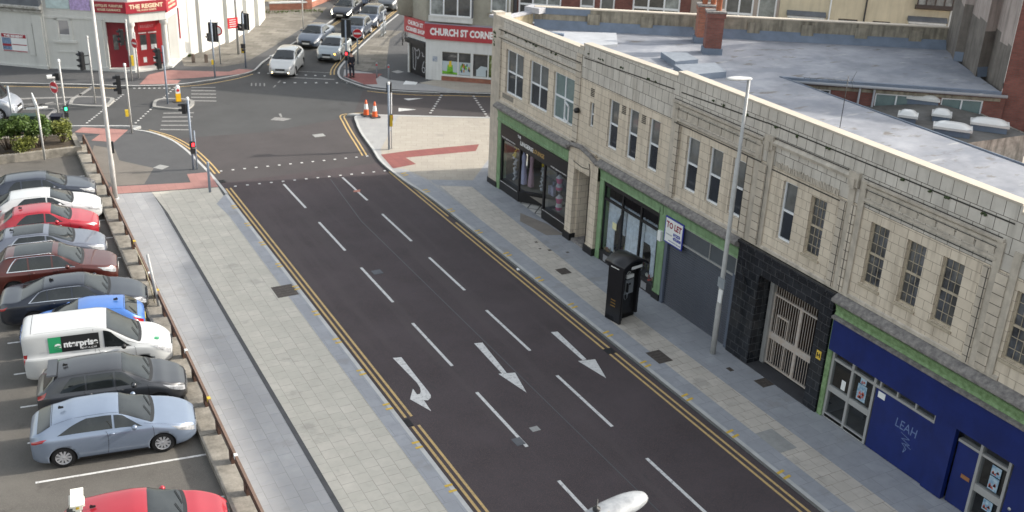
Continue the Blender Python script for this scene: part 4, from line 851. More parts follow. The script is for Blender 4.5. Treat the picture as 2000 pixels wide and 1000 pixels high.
window(TB, tuple(a), dd, nn_, 1.35, 2.2, 6.3, 6.99, .1, PVC, DGLASS, nu=1, vs=()); window(TB, tuple(a), dd, nn_, 4.05, 5.82, 6.3, 6.99, .1, PVC, BLINDG, nu=2, vs=()); window(TB, tuple(a), dd, nn_, 6.75, 8.45, 5.85, 6.99, .1, PVC, BLINDG, nu=2, vs=(.35,))
# parapets on the north side and rear
def parapet(a, c, z0, z1, t=.3, cope=.06, m=RENDER_D, up=True):
    a, c = Vector(a), Vector(c); d = c - a; n = Vector((d.y, -d.x)); b = MB(tuple(a), d, n); Lg = d.length
    b.box(0, Lg, -t, 0, z0, z1); b.build('parapet', m, TB)
    b = MB(tuple(a), d, n); b.box(-.02, Lg + .02, -t - .03, .03, z1, z1 + cope); b.build('coping', COPE, TB)
    if up: b = MB(tuple(a), d, n); b.extr([(0, RZ + .001), (.30, RZ + .003), (.012, RZ + .42), (0, RZ + .42)], 0, Lg); b.build('flashing', FELTB, TB)
parapet((25.9, 45.4), (43.0, 35.0), 0.1, 8.38, m=RENDER_D)
b = MB((25.9, 45.4), (17.1, -10.4), (-10.4, -17.1))
for i in range(7): b.box(2.6 + i * 2.6, 3.2 + i * 2.6, 0, .10, RZ + .1, 8.2); 
b.build_each('buttress', RENDER_D, TB)
b = MB(); b.setf((23.25, 44.3), (2.65, 1.15), (1.15, -2.65)); b.box(.15, 2.8, -.3, 0, .1, 8.1); b.build('north_wall', mat('render_ochre', (0.42, 0.35, 0.23), .9, var=.2, scale=3, streak=.3), TB)
b = MB(); b.setf((23.25, 44.3), (2.65, 1.15), (1.15, -2.65)); b.box(.1, 2.9, -.34, .04, 8.1, 8.2); b.box(.0, 1.0, -.5, .2, 8.2, 8.32); b.box(2.6, 3.3, -.4, .5, 8.16, 8.42); b.build('coping', mat('coping_grey', (0.36, 0.36, 0.38), .8, var=.15, scale=3), TB)
b = MB((26.0, 45.34), (17.1, -10.4), (-10.4, -17.1)); b.box(.1, 2.6, -.04, .04, 8.1, 8.4); b.build('lead_cover', FELTB, TB)
b = MB(); b.prism([(23.1, 43.3), (23.42, 43.3), (24.1, 44.5), (23.3, 44.5), (23.05, 44.3)], 7.4, 8.42); b.prism([(23.02, 44.28), (23.05, 43.5), (23.1, 43.5), (23.4, 44.55)], 0.1, 7.9); b.box(23.05, 23.55, 44.05, 44.5, 8.43, 8.56); b.build('corner_block', TILE_M, TB)
# raised deck, hatches
b = MB(); b.prism([(25.0, 42.6), (26.1, 43.9), (28.9, 42.6), (27.6, 40.5), (25.5, 40.55)], RZ, RZ + .12); b.build('raised_deck', mat('deck_felt', (0.37, 0.385, 0.41), .75, var=.12, scale=1.5), TB)
b = MB(); b.prism([(25.2, 43.6), (25.35, 43.85), (26.15, 42.9), (26.0, 42.7)], RZ, RZ + .22); b.build('upstand', FELTB, TB)
def hatchbox(P, z0, z1):
    b = MB(); b.prism(P, z0, z1, 1, mi_side=0); b.build('roof_hatch', [FELTB, mat('hatch_top', (0.20, 0.225, 0.26), .75, var=.15, scale=3)], TB)
hatchbox([(28.22, 37.95), (27.75, 36.22), (29.0, 36.25), (29.3, 37.5)], RZ, RZ + .27); hatchbox([(27.36, 35.8), (26.93, 34.12), (28.8, 34.05), (29.35, 35.5)], RZ, RZ + .27)
def chimney(P0, z1, nm, pots, m):
    (x, y), sx, sy, ang = P0
    b = MB(); b.setf((x, y), (math.cos(ang), math.sin(ang)), (-math.sin(ang), math.cos(ang)))
    b.box(-sx / 2, sx / 2, -sy / 2, sy / 2, RZ, z1 - .3); b.box(-sx / 2 - .05, sx / 2 + .05, -sy / 2 - .05, sy / 2 + .05, z1 - .3, z1 - .08)
    o = b.build('chimney', m, TB)
    b = MB(); b.setf((x, y), (math.cos(ang), math.sin(ang)), (-math.sin(ang), math.cos(ang))); b.box(-sx / 2 - .07, sx / 2 + .07, -sy / 2 - .07, sy / 2 + .07, z1 - .08, z1); b.build('chimney_cap', LEDGE, o)
    b = MB(); b.setf((x, y), (math.cos(ang), math.sin(ang)), (-math.sin(ang), math.cos(ang))); b.box(-sx / 2 - .06, sx / 2 + .06, -sy / 2 - .06, sy / 2 + .06, RZ, RZ + .28); b.build('chimney_flashing', FELTB, o)
    for q in pots: b = MB(); b.lathe([(.13, 0), (.12, .7), (.15, .72), (.15, .8), (.10, .8)], (x + q * math.cos(ang), y + q * math.sin(ang), z1), 'z', 12); b.build('chimney_pot', mat('terracotta', (0.35, 0.12, 0.06), .8, var=.2, scale=5), o)
chimney(((32.25, 40.05), .85, .75, R(-30)), 9.2, 'a', (-.15, .25), BRICK); chimney(((31.1, 38.0), .75, .65, R(-30)), 9.35, 'b', (.12,), BRICK_D)
# tv aerial
ta = thing('tv_aerial', 'thin television aerial on a short mast rising behind the tiled parapet', 'aerial', (28.16, 26.72, RZ))
b = MB(); b.tube([(28.16, 26.72, RZ), (28.16, 26.72, 9.3)], .014, 5); b.build('mast', BLACK, ta)
b = MB(); b.tube([(28.3, 26.6, 9.15), (26.9, 27.6, 9.15)], .01, 5); 
for k in range(9): t = k / 8; p = Vector((28.3, 26.6, 9.15)).lerp(Vector((26.9, 27.6, 9.15)), t); b.tube([p + Vector((-.12, -.17, 0)), p + Vector((.12, .17, 0))], .007, 4)
for k in (-1, 1): b.tube([(28.25, 26.63, 9.15), (28.35, 26.56, 9.15 + .35 * k)], .008, 4)
b.build('array', BLACK, ta)

# ---- stepped concrete tower, brick wing and the annex with rooflights
TW = thing('stepped_tower', 'tall stepped block of grey brown concrete rising at the far right of the flat roof', 'tower', (41, 32, 0))
CONC = mat('tower_concrete', (0.36, 0.31, 0.285), .9, var=.15, scale=1.2, streak=.5); CONC_D = mat('tower_concrete_damp', (0.155, 0.14, 0.125), .92, var=.25, scale=1.5, streak=.5)  # the second is a darker concrete for the lower part of the walls
TP = [(44.6, 36.2), (43.0, 35.0), (42.4, 34.1), (41.35, 33.05), (41.6, 32.75), (40.7, 31.6), (39.75, 30.45), (40.3, 30.35), (39.7, 29.6), (39.2, 28.8), (38.72, 28.25)]
b = MB(); b2 = MB()
for i in range(len(TP) - 1):
    p, q = TP[i], TP[i + 1]; zb = 10.1 - .12 * i + (.25 if i % 2 else 0)
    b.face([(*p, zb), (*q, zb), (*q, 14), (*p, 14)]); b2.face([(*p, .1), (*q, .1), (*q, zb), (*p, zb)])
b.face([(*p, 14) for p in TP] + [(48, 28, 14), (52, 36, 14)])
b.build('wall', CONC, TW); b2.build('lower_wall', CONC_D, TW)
b = MB()
for i in range(1, len(TP) - 1):
    p, q = Vector(TP[i]), Vector(TP[i + 1]); n = Vector(((q.y - p.y), -(q.x - p.x))).normalized() * -1; n = n if n.x < 0 or n.y < 0 else -n
    b.face([(*p, RZ + .42), (*q, RZ + .42), (q.x + n.x * .12, q.y + n.y * .12, RZ + .004), (p.x + n.x * .12, p.y + n.y * .12, RZ + .004)])
b.build('flashing', FELTB, TW)
BWG = thing('brick_wing', 'dark red brick building standing at the right edge behind the rooflights', 'building', (40, 26, 0))
b = MB(); b.setf((38.72, 28.22), (2.2, -2.6), (-2.6, -2.2)); b.wall(0, 14, 0, 14, [(1.8, 3.4, 6.0, 7.6), (.9, 2.2, 9.2, 11.0), (.8, 3.4, 3.4, 5.2)], .12)
b.build('wall', BRICK_D, BWG)
O2, D2, N2 = (38.72, 28.22, 0), (2.2, -2.6), (-2.6, -2.2)
window(BWG, O2, D2, N2, .9, 2.2, 9.2, 11.0, .1, PVC, BLINDG, nu=1, vs=(.5,)); window(BWG, O2, D2, N2, 1.8, 3.4, 6.0, 7.6, .1, PVC, DGLASS, nu=2, vs=(.5,))
b = MB(O2, D2, N2); b.box(1.2, 9, 0, .05, 4.8, 6.3); b.build('render_band', mat('pale_blue_render', (0.33, 0.37, 0.43), .8), BWG)
b = MB(O2, D2, N2); b.box(1.2, 9, 0, .04, 7.8, 8.6); b.build('lintel_band', RENDER_D, BWG)
AX = thing('annex', 'low annex with a stained flat roof carrying white rooflights', 'building', (36, 28, 0))
AP = [(31.0, 33.2), (31.0, 20.5), (33.4, 24.2), (36.0, 27.2), (37.4, 26.2), (39.5, 25.4), (40.4, 26.0), (38.6, 28.1), (36.8, 29.4)]
AV = [(31.0, 33.3, 6.40), (34.3, 31.15, 6.42), (36.5, 29.58, 6.74), (38.06, 28.48, 6.40), (37.55, 26.4, 6.40), (37.35, 25.6, 6.40), (33.7, 25.75, 6.40), (31.0, 23.0, 6.40)]
b = MB(); cz = (35.2, 28.2, 6.40)
for i in range(len(AV)): b.face([cz, AV[i], AV[(i + 1) % len(AV)]])
b.build('roof', mat('annex_felt', (0.10, 0.095, 0.085), .92, var=.3, scale=.9, col2=(0.17, 0.165, 0.155)), AX)
b = MB()
for i in range(3, 7): p, q = AV[i], AV[i + 1]; b.face([(p[0], p[1], .1), (q[0], q[1], .1), (q[0], q[1], q[2] + .05), (p[0], p[1], p[2] + .05)])
b.build('wall', mat('stained_render', (0.42, 0.38, 0.33), .9, var=.4, scale=3, streak=.7), AX)
b = MB(); b.face([(31.0, 25.0, 5.6), (45, 24, 5.6), (45, 8, 5.6), (31, 8, 5.6)]); b.build('lower_roof', mat('terracotta_felt', (0.40, 0.17, 0.11), .85, var=.15), AX)
ACR = mat('rooflight_acrylic', (0.66, 0.66, 0.64), .25, var=.06)
def skylight(c, lx, ly, label):
    t = thing('rooflight', label, 'rooflight', (c[0], c[1], 6.60 if 'courtyard' in label else 6.40), R(-50), group='white rooflights on the annex roof')
    b = MB(); b.box(-lx / 2 + .06, lx / 2 - .06, -ly / 2 + .06, ly / 2 - .06, 0, .24, 0); b.build('kerb', FELTB, t, local=True)
    b = MB(); b.box(-lx / 2, lx / 2, -ly / 2, ly / 2, .24, .34); 
    n = 8
    def P(i, j): x, y = i / n * 2 - 1, j / n * 2 - 1; return (x * (lx / 2 - .05), y * (ly / 2 - .05), .34 + .16 * (1 - x ** 4) * (1 - y ** 4))
    for i in range(n):
        for j in range(n): b.face([P(i, j), P(i + 1, j), P(i + 1, j + 1), P(i, j + 1)], sm=True)
    b.build('dome', ACR, t, local=True)
skylight((36.25, 30.05), 1.35, .72, 'large white rooflight nearest the courtyard windows'); skylight((34.1, 28.85), .78, .7, 'small white rooflight, leftmost of the five'); skylight((35.6, 28.45), .78, .72, 'small white rooflight in the middle of the group')
skylight((34.45, 26.9), 1.45, .75, 'large white rooflight, lowest of the group beside the grey roof edge'); skylight((36.4, 26.75), 1.45, .75, 'large white rooflight, rightmost of the five')
# ------------------------------------------------------------------ corner shop and the row behind the flat roof
PEB = mat('pebble_render', (0.31, 0.30, 0.25), .9, var=.15, scale=2, speck=(.4, .38, .33), bump=.4, bscale=50)
CREAMR = mat('cream_render', (0.56, 0.50, 0.37), .85, var=.07, scale=1.2, streak=.18)
PINKR = mat('pink_grey_render', (0.34, 0.29, 0.255), .88, var=.1, scale=1.5, streak=.3)
SIGNR = mat('sign_red', (0.40, 0.045, 0.055), .45, var=.04); WSTR = mat('white_stucco', (0.62, 0.63, 0.62), .75, var=.06, scale=1.5, streak=.15)
SLATE = mat('slate_grey', (0.12, 0.13, 0.145), .8, var=.2, scale=2)
NETC = mat('window_glass_net', (0.22, 0.24, 0.235), .2, spec=.8, var=.6, scale=1.6)
RO, RD, RN = (28.613, 63.518, 0), (.79656, -.60457), (-.60457, -.79656)
def rf(w=0): b = MB(RO, RD, RN); return b
def blk(name, label, u0, u1, h, wallm, holes, roofm=SLATE, depth=8.0, group=None):
    mid = Vector(RO) + Vector((*RD, 0)) * (u0 + u1) / 2
    t = thing(name, label, 'building', mid, group=group)
    b = rf(); b.wall(u0, u1, 0, h, holes, .12); b.face([(u0, 0, 0), (u0, -depth, 0), (u0, -depth, h), (u0, 0, h)]); b.face([(u1, 0, 0), (u1, -depth, 0), (u1, -depth, h), (u1, 0, h)]); b.face([(u0, -depth, 0), (u1, -depth, 0), (u1, -depth, h), (u0, -depth, h)])
    b.build('wall', wallm, t)
    b = rf(); b.extr([(.25, h), (.25, h + .12), (-depth / 2, h + 1.6), (-depth - .2, h + .1), (-depth - .2, h)], u0 + .01, u1 - .01); b.build('roof', roofm, t)
    return t
def rwin(t, u0, u1, v0, v1, nu=2, vs=(.5,), fm=PVC, gm=DGLASS, tt=.07, dep=.1): return window(t, RO, RD, RN, u0, u1, v0, v1, dep, fm, gm, nu=nu, vs=vs, t=tt)
CS = blk('corner_shop', 'corner shop with red fascia above white framed windows', -.45, 5.25, 7.9, PEB, [(3.78, 4.85, 4.85, 6.6), (-.2, 2.6, 4.45, 6.9), (.6, 4.6, .55, 2.0)])
b = rf(); b.box(-.47, 5.2, .0, .06, 2.05, 2.84); b.box(-.47, .6, 0, .06, .0, 2.05); b.box(.6, 5.2, 0, .08, .42, .52)
for u in (.6, 1.72, 2.72 - .12, 3.75, 4.75): b.box(u - .04, u + (.04 if u != 2.6 else .14), -.02, .055, .52, 2.05)
b.build('white_surround', WSTR, CS)
b = rf(); b.box(.6, 5.2, -.02, .03, 0, .42); b.build('stall_riser', BRICK, CS)
for u0, u1 in ((.64, 1.68), (1.76, 2.58), (2.78, 3.71), (3.79, 4.7)):
    b = rf(); b.face([(u0, -.03, .52), (u1, -.03, .52), (u1, -.03, 2.05), (u0, -.03, 2.05)]); b.build('shop_window', DGLASS, CS)
rnd = random.Random(8); AP_ = mat('poster_sky', (0.45, 0.52, 0.55), .5); AG = mat('poster_green', (0.16, 0.42, 0.03), .5, var=.3, scale=9); AL = mat('poster_leaf', (0.10, 0.13, 0.03), .5, var=.8, scale=7)
def shoppost(u0, u1, v0, v1, label, kind):
    mid = Vector(RO) + Vector((*RD, 0)) * (u0 + u1) / 2
    t = thing('window_poster', label, 'poster', (mid.x, mid.y, v0), group='pictures in the corner shop windows')
    b = rf(); b.box(u0, u1, -.025, -.015, v0, v1); b.build('sheet', AP_ if kind != 'leaf' else AL, t)
    b = rf(); w = u1 - u0
    if kind == 'jug':
        b.face([(u0 + w * .3, -.012, v0 + .03), (u0 + w * .72, -.012, v0 + .03), (u0 + w * .68, -.012, v0 + .62), (u0 + w * .35, -.012, v0 + .62)]); b.face([(u0, -.012, v0), (u1, -.012, v0), (u1, -.012, v0 + .12), (u0, -.012, v0 + .2)])
        b.face([(u0 + w * .42, -.011, v0 + .5), (u0 + w * .62, -.011, v0 + .5), (u0 + w * .6, -.011, v0 + .9), (u0 + w * .45, -.011, v0 + .85)], 1)
        b.build('picture', [AG, YEL], t)
    elif kind == 'bottles':
        for i in range(26): x = rnd.uniform(u0 + .08, u1 - .12); y = rnd.uniform(v0 + .12, v0 + .6); b.face([(x, -.012 + i * .0001, y), (x + .08, -.012 + i * .0001, y), (x + .08, -.012 + i * .0001, y + .18), (x, -.012 + i * .0001, y + .18)], i % 4)
        b.build('picture', [AG, mat('poster_navy', (0.03, 0.06, 0.15), .5), mat('poster_orange', (0.5, 0.2, 0.03), .5), AL], t)
    elif kind == 'leaf':
        for i in range(9): x = rnd.uniform(u0, u1 - .2); y = v0 + .1 + i * .13; b.face([(x, -.012 + i * .0001, y), (x + .35, -.012 + i * .0001, y + .1), (x + .1, -.012 + i * .0001, y + .3)])
        b.build('picture', mat('poster_pale_green', (0.30, 0.36, 0.2), .5), t)
shoppost(.64, 1.68, .56, 1.42, 'picture of a bright green jug in the leftmost corner shop window', 'jug'); shoppost(1.76, 2.58, .56, 1.40, 'picture of many bottles and fruit beside the green jug picture', 'bottles'); shoppost(3.79, 4.7, .56, 2.0, 'tall picture of green leaves at the right of the corner shop window', 'leaf')
b = rf(); b.prism([(2.95, -.02), (3.6, -.02), (3.6, -.01), (2.95, -.01)], .55, 1.0); b.face([(3.0, -.015, 1.0), (3.68, -.015, 1.0), (3.68, -.015, 1.2), (3.25, -.015, 1.25)]); b.build('window_card', AP_, CS)
b = rf(); b.box(.0, .32, .06, .07, 1.35, 1.7); b.build('notice', mat('notice_blue', (0.10, 0.25, 0.5), .5, var=.5, scale=15, col2=(.6, .6, .6)), CS)
CF = thing('shop_fascia', 'long red fascia board lettered in white over the corner shop windows', 'sign', (30.5, 62.0, 2.84))
b = rf(); b.box(-.50, 5.3, .06, .2, 2.84, 3.86); b.build('board', SIGNR, CF); b = rf(); b.box(-.52, 5.3, -.02, .24, 3.86, 3.92); b.build('capping', mat('cap_lilac', (0.32, 0.28, 0.34), .6), CF)
text('lettering', 'CHURCH ST CORNER SHOP', .62, WL, CF, RO, RD, RN, 2.72, 3.15, .202, width=6.3 * .92, bold=.03)
SO, SD, SN = (27.89, 65.93, 0), (.2232, -.9748), (-.9748, -.2232)
b = MB(SO, SD, SN); b.wall(0, 2.2, 0, 2.8, [(.15, 2.05, 0, 2.3)], .1); b.face([(0, 0, 2.8), (2.2, 0, 2.8), (2.2, 0, 7.9), (0, 0, 7.9)]); b.face([(0, 0, 0), (0, -8, 0), (0, -8, 7.9), (0, 0, 7.9)]); b.build('side_wall', PEB, CS)
b = MB(SO, SD, SN); b.box(-.02, .12, -.02, .05, 0, 2.2); b.box(2.05, 2.22, -.02, .05, 0, 2.8); b.box(0, 2.2, -.01, .04, 2.5, 2.84); b.build('white_surround', WSTR, CS)
SHB = mat('shutter_black', (0.02, 0.02, 0.022), .5, var=.3, scale=2)
b = MB(SO, SD, SN); b.box(.12, 2.06, -.09, -.04, .1, 2.3); b.box(-.05, 2.15, .0, .28, 2.22, 2.52); b.build('door_shutter', SHB, CS)
b = MB(SO, SD, SN); rr = [(.45, 1.9), (.5, .5), (.7, .4), (.8, .9), (.75, 1.6), (.62, 1.9), (.9, 1.7), (1.1, 1.9), (1.25, 1.65), (1.15, 1.4), (1.0, 1.2), (.9, 1.35)]
r2 = [(1.75, 1.2), (1.6, .95), (1.5, .6), (1.6, .4), (1.78, .42), (1.82, .65), (1.7, .78), (1.58, .72)]; r3 = [(1.45, 1.75), (1.6, 1.6), (1.5, 1.5), (1.75, 1.5)]
for L_ in (rr, r2, r3):
    for i in range(len(L_) - 1):
        a, c = Vector(L_[i]), Vector(L_[i + 1]); q = (c - a).normalized(); q = Vector((-q.y, q.x)) * .028; b.face([(a.x - q.x, -.035, a.y - q.y), (c.x - q.x, -.035, c.y - q.y), (c.x + q.x, -.035, c.y + q.y), (a.x + q.x, -.035, a.y + q.y)])
b.build('graffiti', mat('graffiti_grey', (0.42, 0.43, 0.45), .8), CS)
CG = thing('shop_fascia', 'short red fascia board lettered on two lines above the graffitied door shutter', 'sign', (28.0, 65, 2.85))
b = MB(SO, SD, SN); b.box(-.25, 2.25, .05, .18, 2.88, 3.9); b.build('board', SIGNR, CG)
for s_, v in (('CHURCH ST', 3.45), ('CORNER SHOP', 3.02)): text('lettering', s_, .38, WL, CG, SO, SD, SN, 1.02, v, .182, width=1.7 if 'CH' in s_[:2] else 2.05, bold=.014)
# bay window over the shop, upper wall details
b = rf(); b.box(-.25, 2.65, -.1, .30, 4.05, 4.35); b.box(-.25, 2.65, .0, .34, 4.35, 4.43); b.build('bay_base', WSTR, CS)
window(CS, RO, RD, RN, -.15, 2.6, 4.43, 6.9, -.30, PVC, [NETC, DGLASS, DGLASS], nu=3, vs=(.55,), t=.09)
b = rf(); b.box(-.2, 2.62, 0, .3, 6.9, 7.1); b.box(2.6, 2.66, 0, .35, 4.4, 6.95); b.build('bay_roof', SLATE, CS)
rwin(CS, 3.78, 4.85, 4.85, 6.6, 1, (), gm=NETC, tt=.09); b = rf(); b.box(3.6, 5.0, 0, .12, 4.62, 4.78); b.build('window_sill', RENDER_D, CS)
b = rf(); b.tube([(5.05, .08, 3.9), (5.05, .08, 7.8)], .07, 8); b.build('drainpipe', WHITE, CS)
b = MB(); b.tube([(28.2, 66.3, 4.0), (28.2, 66.3, 7.9)], .9, 16); b.build('corner_turret', PEB, CS)
BH = blk('brick_house', 'red brick terraced house with wide white framed windows behind the flat roof', 5.27, 16.5, 7.9, BRICK_D, [(5.6, 8.35, 4.3, 7.0), (9.55, 10.48, 4.6, 7.0), (10.82, 11.75, 4.6, 7.0), (12.88, 15.85, 4.3, 7.0)])
rwin(BH, 5.6, 8.35, 4.3, 7.0, 3, (.45,), tt=.10, gm=[DGLASS, NETC, NETC]); rwin(BH, 9.55, 10.48, 4.6, 7.0, 1, (.43,), tt=.10); rwin(BH, 10.82, 11.75, 4.6, 7.0, 1, (.36,), tt=.10); rwin(BH, 12.88, 15.85, 4.3, 7.0, 3, (.55,), tt=.11, gm=[DGLASS, DGLASS, NETC])
b = rf(); b.tube([(5.42, .08, .1), (5.42, .08, 7.8)], .12, 8); b.build('drainpipe', BLACK, BH)
PHs = blk('rendered_house', 'terraced house in pinkish grey render with white windows beside the chimneys', 16.52, 21.9, 7.9, PINKR, [(18.6, 20.35, 4.4, 7.0), (20.6, 21.75, 4.4, 7.0)])
rwin(PHs, 18.6, 20.35, 4.4, 7.0, 2, (.55,), tt=.11); rwin(PHs, 20.6, 21.75, 4.4, 7.0, 1, (.5,), tt=.10, gm=NETC)
b = rf(); b.tube([(17.2, .08, .1), (17.2, .08, 7.8)], .05, 8); b.build('drainpipe', BLACK, PHs)
CR = blk('cream_house', 'wide cream rendered building with low canopied windows behind the flat roof', 21.92, 33.5, 8.2, CREAMR, [(22.5, 24.65, 4.6, 5.88), (25.55, 26.7, 4.6, 5.97), (27.6, 28.65, 4.6, 5.97), (29.75, 31.75, 4.6, 6.05)])
for (u0, u1, vt, n) in ((22.5, 24.65, 5.88, 4), (25.55, 26.7, 5.97, 2), (27.6, 28.65, 5.97, 2), (29.75, 31.75, 6.05, 4)): rwin(CR, u0, u1, 4.6, vt, n, (), fm=mat('dark_frame', (0.06, 0.045, 0.04), .6), gm=NETC, tt=.07, dep=.08)
for u0, u1, v in ((22.4, 24.75, 6.0), (29.6, 31.9, 6.15)):
    b = rf(); b.extr([(0, v), (.35, v), (.35, v + .08), (0, v + .28)], u0, u1); b.build('canopy', SLATE, CR)
    b = rf(); b.box(u0 + .06, u1 - .06, .0, .33, v - .12, v - .005); b.build('canopy_board', WSTR, CR)
b = rf(); b.tube([(24.95, .08, .1), (24.95, .08, 7.9)], .05, 8); b.build('drainpipe', WHITE, CR); b = rf(); b.tube([(27.05, .08, .1), (27.05, .08, 7.9)], .05, 8); b.build('drainpipe', BLACK, CR)
for u0, u1 in ((29.9, 32.0),):
    b = rf(); b.extr([(0, 6.85), (.5, 7.0), (.5, 7.12), (0, 7.12)], u0, u1); b.build('bay_base', mat('dark_frame', (0, 0, 0)), CR)
    window(CR, RO, RD, RN, u0, u1, 7.12, 8.0, -.42, mat('dark_frame', (0, 0, 0)), NETC, nu=4, vs=(), t=.08)
b = rf(); b.box(32.0, 32.25, 0, .1, 0, 8.1); b.build('quoin', WSTR, CR)

# ------------------------------------------------------------------ white public house at top left
PH = thing('public_house', 'white painted corner building with maroon fascia and columned entrance', 'building', (10.8, 72.5, 0))
WP = mat('white_masonry_paint', (0.55, 0.55, 0.52), .7, var=.05, scale=1.2, streak=.10)
MAR = mat('maroon_paint', (0.20, 0.015, 0.025), .4, var=.1); MARS = mat('maroon_sign', (0.30, 0.02, 0.035), .4, var=.08)
def V2(a, c): d = Vector(c) - Vector(a); return (a[0], a[1], 0), (d.x, d.y), (d.y, -d.x), d.length
O1, D1, N1, L1 = V2((6.07, 74.53), (9.5, 72.62))
b = MB(O1, D1, N1); b.wall(-.1, L1, 0, 7.5, [(.85, 1.55, 2.35, 3.3)], .10)
Oa, Da, Na, La = V2((-9.9, 87.0), (6.0, 74.4)); b.setf(Oa, Da, Na); b.face([(0, 0, 0), (La, 0, 0), (La, 0, 7.5), (0, 0, 7.5)]); b.face([(La, 0, 0), (La, -.45, 0), (La, -.45, 7.5), (La, 0, 7.5)])
SW = [(14.37, 74.39), (16.05, 75.95), (16.25, 75.85), (18.5, 78.3), (18.75, 78.2), (20.6, 81.0), (20.9, 80.95), (22.1, 83.3), (22.4, 83.2), (23.7, 86.0), (23.0, 88)]
b.setf((0, 0, 0))
for i in range(len(SW) - 1): p, q = SW[i], SW[i + 1]; b.face([(*p, 0), (*q, 0), (*q, 7.5), (*p, 7.5)])
b.face([(9.5, 72.62, 3.3), (10.9, 71.85, 3.3), (10.9, 71.85, 7.5), (9.5, 72.62, 7.5)]); b.face([(10.9, 71.85, 3.3), (13.3, 72.35, 3.3), (13.3, 72.35, 7.5), (10.9, 71.85, 7.5)]); b.face([(13.3, 72.35, 3.3), (14.37, 74.39, 3.3), (14.37, 74.39, 7.5), (13.3, 72.35, 7.5)])
b.face([(10.9, 71.85, 3.3), (13.3, 72.35, 3.3), (14.37, 74.39, 3.3), (9.8, 73.8, 3.3), (9.5, 72.62, 3.3)])
b.face([(9.5, 72.62, 0), (9.9, 73.9, 0), (9.9, 73.9, 3.3), (9.5, 72.62, 3.3)]); b.face([(14.37, 74.39, 0), (13.7, 74.2, 0), (13.7, 74.2, 3.3), (14.37, 74.39, 3.3)])
b.build('wall', WP, PH)
b = MB(Oa, Da, Na); b.box(La - .75, La - .1, 0, .12, .3, 3.6); b.box(La - .85, La, 0, .2, 0, .3); b.box(La - 1.3, La - .85, 0, .05, .9, 3.0); b.box(0, La, 0, .14, 0, .22)
b.setf(O1, D1, N1); b.box(.0, 3.9, 0, .12, 0, .18); b.box(.65, .85, .0, .06, 1.9, 3.45); b.box(1.55, 1.75, .0, .06, 1.9, 3.45); b.box(.65, 1.75, 0, .06, 3.3, 3.45); b.box(.45, 1.95, 0, .14, 1.85, 2.0); b.box(.65, 1.8, 0, .05, 1.2, 1.28)
b.box(3.3, 3.75, 0, .10, .18, 3.4); b.box(3.2, 3.93, 0, .18, 0, .35); b.box(0, 3.9, 0, .06, 3.42, 3.55)
b.build('stucco_trim', WP, PH)
b = MB(Oa, Da, Na); b.extr([(0, 3.72), (.2, 3.74), (.25, 3.86), (.12, 3.9), (.35, 4.02), (.38, 4.15), (0, 4.35)], 0, La + .05); b.build('cornice', mat('weathered_cornice', (0.34, 0.31, 0.26), .85, var=.35, scale=5, col2=(.6, .6, .58)), PH)
b = MB(Oa, Da, Na); b.extr([(0, 4.36), (.3, 4.2), (.3, 4.6), (0, 5.2)], 0, La + .02); b.build('upper_band', SLATE, PH)
def plinth_col(x, y): 
    b = MB(); b.lathe([(.30, 0), (.30, .25), (.24, .3), (.22, .5), (.19, 2.9), (.20, 3.0), (.27, 3.08), (.28, 3.3)], (x, y, .0), 'z', 18); b.box(x - .3, x + .3, y - .3, y + .3, .0, .16); return b.build('column', WP, PH)
plinth_col(10.98, 72.1); plinth_col(13.15, 72.5)
b = MB(); b.prism([(9.4, 72.5), (10.9, 71.6), (13.4, 72.1), (14.5, 74.3), (13.4, 74.3), (9.9, 73.9)], 0, .22); b.build('entrance_step', WP, PH)
# doors behind the columns
Od, Dd, Nd, Ld = V2((9.75, 73.0), (11.1, 72.55)); b = MB(Od, Dd, Nd); b.box(-.3, Ld, 0, .06, .2, 3.35); PD = b.build('door_panel', MAR, PH)
b = MB(Od, Dd, Nd); b.box(.2, .5, .06, .07, 1.4, 2.4); b.box(.95, 1.25, .06, .07, 1.4, 2.4); b.build('panel_glass', DGLASS, PD)
Oe, De, Ne, Le = V2((11.3, 72.75), (13.0, 73.0)); b = MB(Oe, De, Ne); b.box(-.2, Le + .1, 0, .06, .2, 3.3); PR = b.build('entrance_doors', mat('door_red', (0.32, 0.025, 0.03), .4, var=.08), PH)
b = MB(Oe, De, Ne)
for u in (.28, .95): b.box(u, u + .42, .06, .075, 1.35, 2.3)
b.build('door_glass', DGLASS, PR)
b = MB(Oe, De, Ne)
for u in (.30, .97): b.box(u, u + .36, .077, .08, 1.3, 1.62); b.box(u + .08, u + .3, .062, .07, .45, .8)
b.box(.2, .72, .06, .08, 2.38, 2.44); b.box(.85, 1.4, .06, .08, 2.38, 2.44)
b.build_each('door_notice', WHITE, PR)
b = MB(Oe, De, Ne); b.box(.2, 1.4, .06, .09, 2.58, 3.15); b.build('name_panel', mat('sign_bright_red', (0.55, 0.03, 0.04), .4), PR)
text('lettering', 'REGENT', .26, mat('faded_pink', (0.6, 0.3, 0.3), .6), PR, Oe, De, Ne, .8, 2.75, .092, width=.9)
